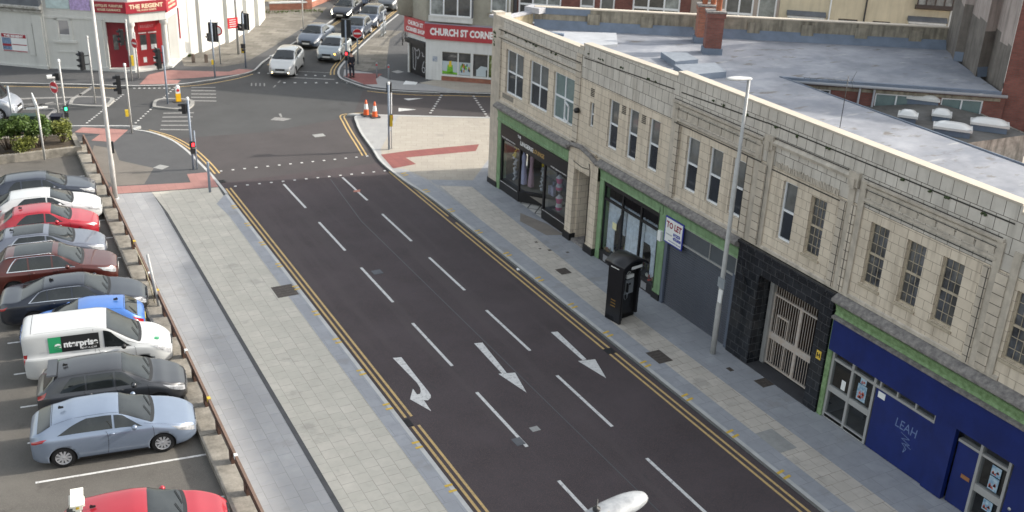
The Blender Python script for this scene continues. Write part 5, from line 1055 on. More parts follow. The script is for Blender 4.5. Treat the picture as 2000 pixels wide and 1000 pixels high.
# fascia signs
Of, Df, Nf, Lf = V2((10.86, 71.87), (13.26, 72.34)); GL = mat('gilt_letter', (0.68, 0.58, 0.40), .5)
def fsign(O, D, N, u0, u1, v0, v1, label, lines, nm='fascia_sign'):
    mid = Vector(O) + Vector((*D, 0)).normalized() * (u0 + u1) / 2
    t = thing(nm, label, 'sign', (mid.x, mid.y, v0)); b = MB(O, D, N); b.box(u0, u1, .02, .12, v0, v1); b.build('board', MARS, t)
    for s, sz, v, wd, bo in lines: text('lettering', s, sz, GL, t, O, D, N, (u0 + u1) / 2, v, .123, width=wd, bold=bo)
    return t
fsign(Of, Df, Nf, -.15, 2.55, 3.9, 4.62, 'maroon fascia reading THE REGENT above the entrance columns', [('THE REGENT', .36, 4.2, 2.25, .014), ('TEL 01253 622872', .14, 4.02, 1.3, .004)])
O5, D5, N5, L5 = V2((9.47, 72.63), (10.75, 71.93))
fsign(O1, D1, N1, 3.25, 5.4, 3.92, 4.62, 'maroon fascia with two lines of gilt lettering left of the columns', [('ANTIQUES  FURNITURE', .22, 4.30, 1.8, .006), ('HOUSE CLEARANCE', .2, 4.05, 1.5, .006)])
O6, D6, N6, L6 = V2((13.3, 72.4), (14.37, 74.39))
fsign(O6, D6, N6, -.05, 2.3, 3.75, 4.5, 'maroon fascia round the right hand side of the entrance corner', [('ANTIQUES', .2, 4.2, 1.5, .006), ('FURNITURE', .2, 3.92, 1.5, .006)])
def banner(O, D, N, u0, u1, v0, v1, m, label, nm='banner'):
    mid = Vector(O) + Vector((*D, 0)).normalized() * (u0 + u1) / 2
    t = thing(nm, label, 'banner', (mid.x, mid.y, v0)); b = MB(O, D, N); b.box(u0, u1, .02, .05, v0, v1); b.build('sheet', m, t); return t
banner(O1, D1, N1, .25, 1.75, 4.05, 4.9, mat('banner_pale', (0.45, 0.55, 0.55), .6, var=.2, scale=3), 'pale green and white banner on the white wall'); banner(O1, D1, N1, 1.8, 3.1, 4.0, 4.85, mat('banner_lilac', (0.42, 0.32, 0.55), .6, var=.4, scale=6), 'lilac banner on the white wall next to the tall lamp column')
t = banner(Oa, Da, Na, La - 3.2, La - 1.35, 1.05, 2.25, WHITE, 'white and red poster board on the left part of the white wall', 'poster_board')
b = MB(Oa, Da, Na); b.box(La - 3.15, La - 1.4, .05, .055, 1.98, 2.22, 0); b.box(La - 3.15, La - 1.4, .05, .055, 1.07, 1.13, 0); b.box(La - 2.45, La - 1.4, .05, .055, 1.5, 1.56, 0); b.box(La - 3.15, La - 2.5, .05, .054, 1.15, 1.95, 1); b.box(La - 3.15, La - 2.5, .05, .056, 1.4, 1.55, 0); b.build('print', [MARS, mat('photo_blue', (0.15, 0.22, 0.33), .5, var=.6, scale=9)], t)
text('lettering', 'THE REGENT', .2, WL, t, Oa, Da, Na, La - 2.28, 2.02, .057, width=1.4, bold=.01)
b = MB(); b.setf((14.42, 74.4), (1.55, 1.55), (1, -1)); b.box(.12, .2, .0, .04, 1.5, 3.6); b.build('painted_strip', MARS, PH)
# rear part, brick garden walls, far building
b = MB(); b.setf(); b.prism([(23.0, 87.0), (24.4, 89.2), (24.9, 91.5), (22, 93)], 0, 2.2); FB = b.build('gate_pillar', mat('brown_boards', (0.16, 0.12, 0.10), .8, var=.3), label='brown boarded gate at the far end of the white building', cat='gate')
def gwall(nm, label, pts, h, pier=None):
    t = thing(nm, label, 'garden wall', (*pts[0], 0), group='brick garden walls along the far street')
    b = MB()
    b2 = MB()
    for i in range(len(pts) - 1):
        a, c = pts[i], pts[i + 1]; d = Vector(c) - Vector(a); b.setf((*a, 0), (d.x, d.y), (d.y, -d.x)); b.box(0, d.length, -.12, .12, .09, h); b2.setf((*a, 0), (d.x, d.y), (d.y, -d.x)); b2.box(-.03, d.length + .03, -.16, .16, h, h + .12)
    b.build('brickwork', BRICK, t); b2.build('coping', WSTR, t)
    if pier: b = MB(); b.box(pier[0] - .25, pier[0] + .25, pier[1] - .25, pier[1] + .25, .09, h + .35); b.build('pier', BRICK, t)
gwall('garden_wall', 'low red brick garden wall with white coping beside the far street', [(25.0, 89.2), (28.1, 88.75)], .65, (28.3, 88.9)); gwall('garden_wall', 'red brick garden wall running away from the corner pier', [(28.5, 89.2), (31.7, 92.6), (40, 104)], .6)
b = MB(); b.box(25, 40, 93, 103, 0, 6); far = b.build('far_house', CREAMR, label='cream house behind the low red brick garden wall', cat='house')
FRL = thing('fence', 'dark railings on the corner beside the far street', 'fence', (37, 84, 0))
b = MB(); b.tube([(30.6, 73.5, .95), (40.5, 88.6, .95)], .05, 6); b.tube([(30.6, 73.5, .4), (40.5, 88.6, .4)], .05, 6)
for i in range(14): t_ = i / 13; b.tube([(30.6 + 9.9 * t_, 73.5 + 15.1 * t_, .1), (30.6 + 9.9 * t_, 73.5 + 15.1 * t_, 1.0)], .04, 5)
b.build('rails', BLACK, FRL)
# weeds by the wall foot
GRASS = mat('weeds', (0.07, 0.10, 0.025), .9, var=.4, scale=8)
b = MB(); rnd = random.Random(31)
for i in range(420):
    if i < 300: x = rnd.uniform(24.2, 29.0); y = 88.55 - (x - 25) * .14 - abs(rnd.gauss(0, .5))
    else: x = 15.15 + rnd.gauss(0, .12); y = 75.1 + rnd.gauss(0, .12)
    a = rnd.uniform(0, 6.3); s = rnd.uniform(.03, .08); h = rnd.uniform(.05, .22); b.face([(x, y, Z), (x + s * math.cos(a), y + s * math.sin(a), Z), (x + rnd.gauss(0, .05), y + rnd.gauss(0, .05), Z + h)])
b.build('weeds', GRASS, kind='stuff')
# ------------------------------------------------------------------ street furniture
POLE = mat('pole_grey_blue', (0.22, 0.26, 0.32), .5, var=.1, scale=4); LAMPG = mat('lamp_column_grey', (0.40, 0.40, 0.39), .55, var=.15, scale=3, streak=.2)
LAMPW = mat('lamp_column_pale', (0.43, 0.415, 0.395), .55, var=.12, scale=3); HEADB = mat('signal_black', (0.014, 0.015, 0.017), .5); YBOX = mat('push_unit_yellow', (0.60, 0.42, 0.03), .5)
REDL = mat('red_lamp', (0.6, 0.02, 0.02), .4, emit=(1.0, 0.03, 0.04), estr=2.2); GRNL = mat('green_lamp', (0.02, 0.5, 0.2), .4, emit=(0.05, 0.9, 0.35), estr=1.6); DLENS = mat('dark_lens', (0.03, 0.02, 0.02), .2)
SREDM = mat('sign_face_red', (0.50, 0.02, 0.03), .4)
def pole(name, label, cat, x, y, h, r=.055, m=POLE, z=Z, cap=None, group=None, top=None):
    t = thing(name, label, cat, (x, y, z), group=group)
    b = MB(); b.tube([(x, y, z), (x, y, z + h)], r, 10); b.build('pole', m, t)
    if cap: b = MB(); b.lathe([(r * 1.25, -.02), (r * 1.25, .1), (0, .14)], (x, y, z + h), 'z', 10); b.build('cap', cap, t)
    return t
def head(t, x, y, z, ang, w=.30, h=.95, n=3, lit=None, off=.25, board=True, col=HEADB, name='signal_head', side=0.0):
    """a signal head whose lenses look along ang; z is its bottom"""
    d = (math.cos(ang), math.sin(ang)); s = (-d[1], d[0])
    b = MB((x, y, 0), s, d); b.box(side - w / 2, side + w / 2, off - .12, off + .08, z, z + h)
    if board: b.box(side - w / 2 - .09, side + w / 2 + .09, off + .081, off + .09, z - .06, z + h + .06)
    b.box(side - .03, side + .03, .0, off - .1, z + h * .25, z + h * .3); b.box(side - .03, side + .03, .0, off - .1, z + h * .75, z + h * .8)
    o = b.build(name, col, t)
    for k in range(n):
        zz = z + h * (k + .5) / n; rr = min(w, h / n) * .36
        b = MB((x, y, 0), s, d); b.lathe([(0, off + .095), (rr, off + .095)], (side, 0, zz), 'y', 12, sm=False); b.build('lens', lit[1] if lit and lit[0] == k else DLENS, o)
        b = MB((x, y, 0), s, d)
        for q in range(9):
            a0, a1 = math.pi * (q / 9) , math.pi * ((q + 1) / 9)
            b.face([(side + rr * 1.15 * math.cos(a0), off + .09, zz + rr * 1.15 * math.sin(a0)), (side + rr * 1.15 * math.cos(a1), off + .09, zz + rr * 1.15 * math.sin(a1)), (side + rr * 1.15 * math.cos(a1), off + .27, zz + rr * 1.05 * math.sin(a1)), (side + rr * 1.15 * math.cos(a0), off + .27, zz + rr * 1.05 * math.sin(a0))])
        b.build('visor', HEADB, o)
    return o
def pedunit(t, x, y, z, ang, lit=None, yb=True):
    d = (math.cos(ang), math.sin(ang)); s = (-d[1], d[0])
    b = MB((x, y, 0), s, d); b.box(-.12, .12, .05, .22, z, z + .30); b.box(-.10, .10, .05, .18, z - .33, z - .07); o = b.build('pedestrian_unit', HEADB, t)
    if lit: b = MB((x, y, 0), s, d); b.box(-.06, .06, .221, .225, z + .06, z + .24); b.build('lens', lit, o)
    if yb: b = MB((x, y, 0), s, d); b.box(-.13, -.10, .05, .2, z - .33, z + .3); b.box(-.07, .07, .181, .185, z - .3, z - .2); b.build('push_button', YBOX, o)
def disc_sign(t, x, y, z, ang, r=.3, kind='noentry'):
    d = (math.cos(ang), math.sin(ang)); s = (-d[1], d[0])
    b = MB((x, y, 0), s, d); b.lathe([(0, .075), (r, .075), (r, .06), (0, .06)], (0, 0, z), 'y', 24, sm=False); o = b.build('sign_face', SREDM, t)
    b = MB((x, y, 0), s, d)
    if kind == 'noentry': b.box(-r * .72, r * .72, .076, .08, z - r * .17, z + r * .17); b.lathe([(r * .93, .0765), (r, .0765)], (0, 0, z), 'y', 24, sm=False)
    else: b.lathe([(0, .077), (r * .72, .077)], (0, 0, z), 'y', 24, sm=False)
    b.build('sign_bar', WHITE, o)
    b = MB((x, y, 0), s, d); b.lathe([(0, .055), (r, .055)], (0, 0, z), 'y', 24, sm=False); b.build('sign_back', GREYM, o)
CAMA = lambda x, y: math.atan2(-y, -x)
G1 = 'traffic signals at the junction'
t = pole('traffic_signal', 'signal pole on the sunlit plaza with a small red pedestrian light', 'traffic light', 20.34, 50.78, 3.6, cap=WHITE, group=G1)
head(t, 20.34, 50.78, 3.22, R(60), w=.26, h=.5, n=2, off=.22, board=False); pedunit(t, 20.34, 50.78, 1.75, R(-20), REDL)
b = MB(); b.tube([(20.52, 50.85, Z), (20.52, 50.85, 3.2)], .035, 8); b.build('riser_pipe', mat('riser_white', (.5, .5, .5), .5), t)
t = pole('traffic_signal', 'signal pole with a lit red man beside the left double yellow lines', 'traffic light', 10.10, 51.36, 3.6, cap=WHITE, group=G1)
head(t, 10.10, 51.36, 3.0, R(150), w=.3, h=.5, n=2, off=.2, board=False); pedunit(t, 10.10, 51.36, 1.3, R(-80), REDL, False)
b = MB(); b.tube([(10.28, 51.36, Z), (10.28, 51.36, 2.1)], .035, 8); b.build('riser_pipe', POLE, t)
t = pole('traffic_signal', 'signal pole with a tall dark head on the near left corner', 'traffic light', 8.39, 58.46, 3.75, cap=WHITE, m=LAMPG, group=G1)
head(t, 8.39, 58.46, 2.35, R(175), w=.32, h=1.0, off=.42); b = MB(); b.box(8.14, 8.30, 58.3, 58.46, 1.1, 1.45); b.build('push_button', YBOX, t)
t = pole('traffic_signal', 'signal pole on the further traffic island, head facing left', 'traffic light', 7.45, 65.07, 3.9, cap=LAMPG, m=LAMPG, group=G1)
head(t, 7.45, 65.07, 2.2, R(188), w=.34, h=1.0, off=.45)
t = pole('traffic_signal', 'signal pole with a dark head on the island beside the yellow bollard', 'traffic light', 11.33, 63.53, 3.5, m=POLE, group=G1)
head(t, 11.33, 63.53, 2.3, R(185), w=.34, h=1.15, off=.3)
t = pole('traffic_signal', 'signal pole with a lit green man behind the shrub bed', 'traffic light', 5.33, 60.22, 3.8, cap=WHITE, m=LAMPG, group=G1)
head(t, 5.33, 60.22, 2.9, R(150), w=.34, h=.4, n=1, off=.15, board=False); pedunit(t, 5.33, 60.22, 1.2, R(-85), GRNL, False)
t = pole('traffic_signal', 'signal pole with a dark head and box on the pavement right of the white building', 'traffic light', 15.37, 68.61, 3.8, m=POLE, group=G1)
head(t, 15.37, 68.61, 2.45, R(60), w=.42, h=1.15, off=.2); head(t, 15.37, 68.61, 2.55, R(200), w=.2, h=.5, n=1, off=.25, board=False)
b = MB(); b.box(15.2, 15.32, 68.5, 68.6, 1.0, 1.3); b.build('push_button', YBOX, t)
t = pole('traffic_signal', 'signal pole with a dark head beside the white car', 'traffic light', 17.93, 70.61, 3.7, m=POLE, cap=HEADB, group=G1)
head(t, 17.93, 70.61, 2.65, R(50), w=.4, h=1.0, off=.25); head(t, 17.93, 70.61, 2.65, R(215), w=.4, h=.45, n=1, off=.25, board=False); pedunit(t, 17.93, 70.61, 1.45, R(215))
t = pole('traffic_signal', 'signal pole in front of the left maroon door panel', 'traffic light', 10.33, 69.56, 3.8, cap=LAMPG, m=LAMPG, group=G1)
head(t, 10.33, 69.56, 2.45, R(180), w=.34, h=.95, off=.35); b = MB(); b.box(10.40, 10.55, 69.4, 69.55, 1.1, 1.75); b.build('push_button', YBOX, t)
t = pole('traffic_signal', 'tall signal pole with a long black head behind the standing person', 'traffic light', 23.50, 66.1, 3.75, m=POLE, group=G1)
head(t, 23.50, 66.1, 2.7, R(55), w=.62, h=1.2, off=.12, board=False); pedunit(t, 23.50, 66.1, 1.55, R(-110), REDL, False)
t = pole('road_sign', 'round red no entry sign on a grey pole beside the queue of cars', 'road sign', 25.41, 69.11, 2.5, m=GREYM); disc_sign(t, 25.41, 69.11, 2.25, R(-112), .33)
t = pole('road_sign', 'no entry sign seen at an angle before the white entrance column', 'road sign', 10.86, 70.19, 2.95, m=LAMPG); disc_sign(t, 10.86, 70.19, 2.35, R(205), .32)
t = pole('road_sign', 'no entry sign seen edge on, behind the shrub bed', 'road sign', 5.13, 62.25, 2.5, m=LAMPG); disc_sign(t, 5.13, 62.25, 2.0, R(210), .34)
b = MB(); b.box(4.8, 5.5, 62.1, 62.4, 2.55, 2.68); b.build('sign_light', WHITE, t)
t = pole('road_sign', 'round red and white sign on a thin grey pole close to the white building', 'road sign', 16.60, 72.12, 2.9, r=.04, m=GREYM); disc_sign(t, 16.60, 72.12, 2.4, R(230), .34, 'ring')
t = pole('sign_post', 'plain thin grey post behind the green cabinet at the far left', 'post', 2.72, 61.21, 2.45, r=.05, m=GREYM)
t = thing('direction_sign', 'pale road sign seen edge on with one rusty and one grey post', 'road sign', (3.65, 55.5, Z))
for (x, y, m, h) in ((3.65, 55.5, LAMPG, 2.95), (3.75, 57.8, mat('rusty_post', (0.38, 0.30, 0.12), .8, var=.4, scale=6, col2=(.5, .45, .35)), 2.6)): b = MB(); b.tube([(x, y, Z), (x, y, h)], .05, 8); b.build('post', m, t)
b = MB(); b.box(3.2, 4.2, 56.4, 56.46, 2.5, 2.58); b.box(3.63, 3.68, 55.4, 57.9, 2.55, 2.95); b.build('sign_plate', WHITE, t)
t = pole('sign_post', 'thin grey post at the kerb behind the dark saloon', 'post', 25.3, 81.0, 4.0, r=.045, m=LAMPG)
t = thing('notice_sign', 'red notice board on a thick grey column by the white building', 'sign', (18.46, 74.49, Z))
b = MB(); b.tube([(18.46, 74.49, Z), (18.46, 74.49, 7.5)], [.10, .08], 10); b.build('pole', LAMPG, t)
b = MB((18.46, 74.49, 0), (.97, .25), (.25, -.97)); b.box(-.75, .05, .1, .13, 2.0, 2.75); b.build('board', mat('sign_bright_red', (0, 0, 0)), t)
b = MB((18.46, 74.49, 0), (.97, .25), (.25, -.97))
for i in range(4): b.box(-.62, -.12, .131, .133, 2.12 + i * .15, 2.17 + i * .15)
b.build('print', WHITE, t)
# lamp columns
t = thing('lamp_column', 'very tall tapered pale lamp column beside the car park rail', 'street lamp', (5.94, 48.65, Z))
b = MB(); b.tube([(5.94, 48.65, Z), (5.94, 48.65, 1.9), (5.94, 48.65, 2.0), (5.94, 48.65, 10.2)], [.115, .115, .10, .055], 14); b.lathe([(.16, 0), (.16, .04), (.12, .06)], (5.94, 48.65, Z), 'z', 14); b.build('column', LAMPW, t)
b = MB(); b.tube([(5.94, 48.65, 10.2), (6.2, 48.65, 10.35), (6.8, 48.65, 10.4)], .04, 8); b.build('bracket', LAMPW, t)
b = MB(); b.lathe([(0, 0), (.12, .02), (.15, .08), (.1, .13), (0, .15)], (7.0, 48.65, 10.33), 'z', 12); b.build('lantern', LAMPW, t)
b = MB(); b.box(6.02, 6.12, 48.6, 48.7, 2.3, 2.85); b.build('control_box', BLACK, t)
def lamphead(t, x, y, z, ang, L, w, h, m, parent=True):
    """long rounded lantern running from the column top along ang"""
    b = MB((x, y, 0), (math.cos(ang), math.sin(ang)), (-math.sin(ang), math.cos(ang))); n = 18; k = 14
    def P(i, j):
        t_ = i / n; u = -.12 * L + 1.12 * L * t_; q = max(0.0, 1 - abs(2 * max(t_, .28) - 1.06) ** 3.2) ** .5 if t_ > .5 else (.62 + .38 * (t_ / .5))
        if t_ <= .02: q *= .5
        a = 2 * math.pi * j / k; return (u, w / 2 * q * math.cos(a), z + h * .5 * q * (math.sin(a) if math.sin(a) > 0 else .5 * math.sin(a)) + .03 * L * t_)
    for i in range(n):
        for j in range(k): b.face([P(i, j), P(i, j + 1), P(i + 1, j + 1), P(i + 1, j)], sm=True)
    b.face([P(0, j) for j in range(k)]); b.face([P(n, j) for j in range(k)]); return b.build('lantern', m, t)
t = thing('street_lamp', 'tall grey street lamp on the right pavement before the roller shutter', 'street lamp', (22.41, 25.37, Z))
b = MB(); b.tube([(22.41, 25.37, Z), (22.41, 25.37, 2.0), (22.41, 25.37, 2.08), (22.41, 25.37, 10.0)], [.10, .10, .09, .05], 14); b.build('column', LAMPG, t)
lamphead(t, 22.45, 25.42, 10.02, math.atan2(.18, -1), .8, .28, .17, mat('lantern_white', (0.52, 0.52, 0.51), .4))
b = MB(); b.box(22.28, 22.32, 25.1, 25.45, 2.75, 3.1, 0); b.box(22.27, 22.31, 25.15, 25.33, 2.2, 2.65, 1); b.box(22.265, 22.3, 25.12, 25.3, 2.55, 2.7, 1); b.build('small_signs', [GREYM, WHITE], t)
# lamp close to the camera, seen from above
hx, hy, hz = 7.62, 9.3, 9.45
t = thing('street_lamp', 'weathered white lantern head seen from above at the bottom edge', 'street lamp', (6.3, 8.3, Z))
b = MB(); b.tube([(5.82, 8.66, Z), (5.82, 8.66, 2.0), (5.82, 8.66, 10.0)], [.10, .09, .05], 12); b.build('column', LAMPG, t)
LW = mat('lantern_weathered', (0.24, 0.255, 0.275), .45, var=.25, scale=7, col2=(.36, .375, .39)); stain(LW, (0.30, 0.24, 0.14), .64, 14, (1, 1, 1), .8)
lamphead(t, 5.85, 8.66, 10.0, .13, 1.12, .36, .24, LW)
b = MB(); b.lathe([(.05, 0), (.05, .03), (.012, .04), (.01, .16), (0, .16)], (6.18, 8.72, 10.13), 'z', 10); b.build('photocell', BLACK, t)
t = thing('security_camera', 'white camera housing on a pale pole in front of the nearest red car', 'camera', (.93, 18.7, 0))
b = MB(); b.tube([(.93, 18.75, 0), (.93, 18.75, 4.75)], .045, 10); b.build('pole', LAMPW, t)
b = MB((.90, 18.75, 0), (.99, -.12), (.12, .99)); b.box(-.09, .09, -.05, .52, 4.9, 5.03); b.box(-.12, .12, -.12, .48, 5.03, 5.06); b.box(-.05, .05, -.02, .10, 4.68, 4.9); b.box(-.16, -.10, .1, .42, 4.86, 4.96); b.box(.10, .13, .05, .3, 4.9, 4.97); CAMh = b.build('housing', mat('camera_cream', (0.68, 0.67, 0.60), .45, var=.08), t)
b = MB((.90, 18.75, 0), (.99, -.12), (.12, .99)); b.box(-.03, .03, -.06, -.05, 4.93, 5.02); b.build('label', YBOX, CAMh)
# phone kiosk
KB = mat('kiosk_black', (0.012, 0.012, 0.014), .32, var=.2)
t = thing('phone_kiosk', 'black phone kiosk with a curved roof on the right pavement', 'phone kiosk', (20.98, 28.95, Z))
KO, KD, KN = (20.50, 28.56, 0), (.98, .17), (.17, -.98)
b = MB(KO, KD, KN); b.box(0.05, 1.0, -.70, -.28, .16, 2.42); b.box(.0, .10, -.75, .02, .12, 2.42); b.box(.95, 1.05, -.75, -.12, .3, 2.42); b.box(0, 1.05, -.75, -.28, .12, .3); b.box(.1, 1.0, -.28, -.05, 2.2, 2.42); b.box(.03, .07, .02, .08, .3, 2.3); KB0 = b.build('body', KB, t)
b = MB(KO, KD, KN); n = 12
def kr(i, w, dz=0): a = -1 + 2 * i / n; return (.55 + a * .62, w, 2.44 + .24 * (1 - a * a) + dz)
for i in range(n):
    b.face([kr(i, .12), kr(i + 1, .12), kr(i + 1, -.9), kr(i, -.9)], sm=True); b.face([kr(i, .12, -.1), kr(i + 1, .12, -.1), kr(i + 1, -.9, -.1), kr(i, -.9, -.1)])
    for w in (.12, -.9): b.face([kr(i, w), kr(i + 1, w), kr(i + 1, w, -.1), kr(i, w, -.1)])
for i in (0, n): b.face([kr(i, .12), kr(i, -.9), kr(i, -.9, -.1), kr(i, .12, -.1)])
b.build('roof', KB, t)
b = MB(KO, KD, KN); b.box(.42, .95, .005, .02, 2.25, 2.36); b.box(-.02, -.005, -.62, -.2, 2.27, 2.37); b.build('light_strip', WHITE, t)
b = MB(KO, KD, KN); b.box(.42, .82, -.28, -.22, 1.15, 1.72, 0); b.box(.46, .8, -.28, -.21, 1.78, 1.92, 1); b.box(.15, .32, -.28, -.26, 1.2, 1.8, 2); b.box(.46, .52, -.22, -.15, 1.25, 1.6, 3); b.box(.6, .68, -.22, -.21, 1.5, 1.58, 3)
b.build('telephone', [mat('phone_steel', (0.33, 0.35, 0.37), .35, metal=.6, var=.1), WHITE, mat('side_window_grey', (.07, .08, .085), .2), BLACK], t)
b = MB(KO, KD, KN); b.tube([(.5, -.18, 1.28), (.46, -.14, 1.05), (.38, -.14, .98), (.32, -.16, 1.08), (.36, -.2, 1.3)], .012, 6); b.build('cord', GREYM, t)
b = MB(KO, KD, KN); b.lathe([(.085, -.045), (.10, -.045)], (.36, 0, 2.08), 'y', 18, sm=False); b.box(.345, .375, -.046, -.044, 2.03, 2.13); b.build('emblem', WHITE, t)
b = MB(KO, KD, KN)
for k in range(3): b.box(-.012, -.002, -.5, -.25, .72 + k * .12, .76 + k * .12)
b.build('side_print', mat('print_amber', (0.16, 0.09, 0.02), .6), t)
# bollards, cones, cabinets
def bollard(x, y, h, r, label, m, band=None, group=None):
    t = thing('bollard', label, 'bollard', (x, y, Z), group=group); b = MB(); b.tube([(x, y, Z), (x, y, Z + h - .03), (x, y, Z + h)], [r, r, r * .8], 12); b.build('shaft', m, t)
    if band: b = MB(); b.tube([(x, y, Z + h - .2), (x, y, Z + h - .1)], r * 1.04, 12, caps=False); b.build('band', SREDM, t)
bollard(10.09, 47.91, 1.5, .06, 'slim dark grey bollard at the left end of the crossing', POLE)
for x, y, l in ((25.31, 65.27, 'left one of two steel bollards with red bands on the corner pavement'), (25.85, 64.5, 'right one of two steel bollards with red bands on the corner pavement')): bollard(x, y, 1.0, .055, l, GREYM, True, 'steel bollards outside the corner shop')
for x, y, l in ((15.0, 73.12, 'left one of two short wooden posts by the white wall'), (15.81, 72.85, 'right one of two short wooden posts by the white wall')):
    t = thing('wooden_post', l, 'post', (x, y, Z), group='short wooden posts'); b = MB(); b.box(x - .1, x + .1, y - .1, y + .1, Z, .62); b.build('shaft', mat('old_timber', (0.14, 0.11, 0.09), .9, var=.3, scale=6), t); b = MB(); b.lathe([(.13, 0), (.1, .06), (0, .08)], (x, y, .62), 'z', 8); b.build('top', mat('old_timber', (0, 0, 0)), t)
OR = mat('cone_orange', (0.62, 0.095, 0.02), .5, var=.08); CB = mat('cone_base', (0.05, 0.045, 0.045), .8)
for x, y, l in ((21.50, 57.25, 'left traffic cone at the plaza corner'), (21.83, 56.70, 'right traffic cone at the plaza corner')):
    t = thing('traffic_cone', l, 'traffic cone', (x, y, Z), group='orange and white traffic cones')
    b = MB(); b.prism([(x - .24, y - .3), (x + .24, y - .3), (x + .3, y - .2), (x + .3, y + .2), (x + .2, y + .3), (x - .24, y + .3), (x - .3, y)], Z, Z + .05); b.build('base', CB, t)
    b = MB(); b.lathe([(.17, .05), (.125, .38)], (x, y, Z), 'z', 16); b.build('cone_skirt', OR, t); b = MB(); b.lathe([(.085, .70), (.04, .93), (0, .94)], (x, y, Z), 'z', 16); b.build('cone_tip', OR, t)
    b = MB(); b.lathe([(.126, .38), (.085, .70)], (x, y, Z), 'z', 16); b.build('sleeve', WHITE, t)
t = thing('lit_bollard', 'yellow and white keep left bollard on the nearer traffic island', 'bollard', (12.02, 63.82, Z))
b = MB(); b.box(11.88, 12.16, 63.72, 63.92, Z, .62); b.build('yellow_shell', mat('bollard_yellow', (0.75, 0.42, 0.01), .5), t)
b = MB(); b.box(11.89, 12.15, 63.725, 63.915, .62, 1.0); b.lathe([(.13, 0), (.09, .09), (0, .11)], (12.02, 63.82, 1.0), 'z', 12); b.build('white_top', WHITE, t)
b = MB(); b.lathe([(0, .0), (.09, 0)], (12.02, 63.71, .82), 'y', 16, sm=False); b.build('red_disc', SREDM, t)
b = MB(); b.box(11.7, 12.34, 63.6, 64.05, Z + .004, Z + .03); b.build('foot', BLACK, t)
def cabinet(x, y, lx, ly, h, ang, label, m):
    t = thing('utility_cabinet', label, 'cabinet', (x, y, Z), group=None); b = MB((x, y, 0), (math.cos(ang), math.sin(ang)), (-math.sin(ang), math.cos(ang)))
    b.box(-lx / 2, lx / 2, -ly / 2, ly / 2, Z, h); b.build('body', m, t)
    b = MB((x, y, 0), (math.cos(ang), math.sin(ang)), (-math.sin(ang), math.cos(ang))); b.box(-lx / 2 - .04, lx / 2 + .04, -ly / 2 - .04, ly / 2 + .04, h, h + .06); b.build('lid', m, t)
    b = MB((x, y, 0), (math.cos(ang), math.sin(ang)), (-math.sin(ang), math.cos(ang))); b.box(-.01, .01, -ly / 2 - .012, -ly / 2, .2, h - .05); b.build('door_gap', BLACK, t)
cabinet(3.3, 60.1, 1.35, .5, 1.15, R(-20), 'low dark green utility cabinet behind the shrub bed', mat('cabinet_green', (0.02, 0.045, 0.035), .5, var=.2))
cabinet(4.75, 59.2, .5, .55, 1.25, R(-20), 'narrow black cabinet at the right end of the shrub bed', mat('cabinet_black', (0.012, 0.016, 0.03), .4, var=.2))
bollard(5.25, 58.3, .9, .05, 'short black post between the narrow black cabinet and the lamp column', BLACK)
gr = thing('guard_rail', 'brown tubular guard rail behind the shrub bed', 'railing', (3.3, 58.9, Z))
b = MB(); b.tube([(0.5, 60.1, Z), (.5, 60.1, .95), (4.4, 58.6, .95), (4.5, 58.5, .85), (4.5, 58.5, Z)], .04, 8); b.tube([(.5, 60.1, .5), (4.5, 58.5, .5)], .03, 6); b.build('rail', mat('rail_brown', (0.10, 0.045, 0.035), .7), gr)
gr = thing('guard_rail', 'short grey guard rail with two signs beside the far queue of cars', 'railing', (30.5, 77, Z))
b = MB(); 
for k in range(8): t_ = k / 7; b.tube([(30.0 + .9 * t_, 76.4 + 1.2 * t_, Z), (30.0 + .9 * t_, 76.4 + 1.2 * t_, 1.1)], .02, 5)
b.tube([(30, 76.4, 1.1), (30.9, 77.6, 1.1)], .035, 6); b.tube([(30, 76.4, .25), (30.9, 77.6, .25)], .03, 6); b.tube([(30.3, 76.6, Z), (30.3, 76.6, 2.0)], .04, 8); b.build('frame', GREYM, gr)
t = thing('sign_pair', 'two leaning bent thin posts against the car park rail', 'post', (5.4, 36.75, Z))
b = MB(); b.tube([(5.4, 36.7, .3), (5.28, 37.05, 1.4), (5.02, 37.3, 2.35)], .022, 6); b.build('thin_post', mat('rusty_post', (0, 0, 0)), t); b = MB(); b.tube([(5.52, 36.55, .2), (5.35, 36.9, 2.2)], .05, 8); b.build('thick_post', LAMPG, t)
lt = MB(); lt.face([(26.2, 62.9, Z + .03), (27.0, 62.6, Z + .01), (27.3, 63.0, Z + .05), (26.6, 63.4, Z + .12)]); lt.build('litter', WHITE, label='flattened white cardboard lying before the corner shop door', cat='litter')
lt = MB(); lt.face([(19.42, 34.5, .012), (19.58, 34.45, .012), (19.62, 34.62, .05), (19.5, 34.7, .012)]); lt.build('litter', WHITE, label='scrap of white paper by the right double yellow lines', cat='litter')
lt = MB(); lt.face([(16.4, 45.6, .012), (16.7, 45.5, .012), (16.8, 45.7, .06), (16.5, 45.8, .012)]); lt.build('litter', mat('litter_pink', (.45, .2, .15), .8), label='small crumpled pinkish wrapper lying in the middle lane', cat='litter')
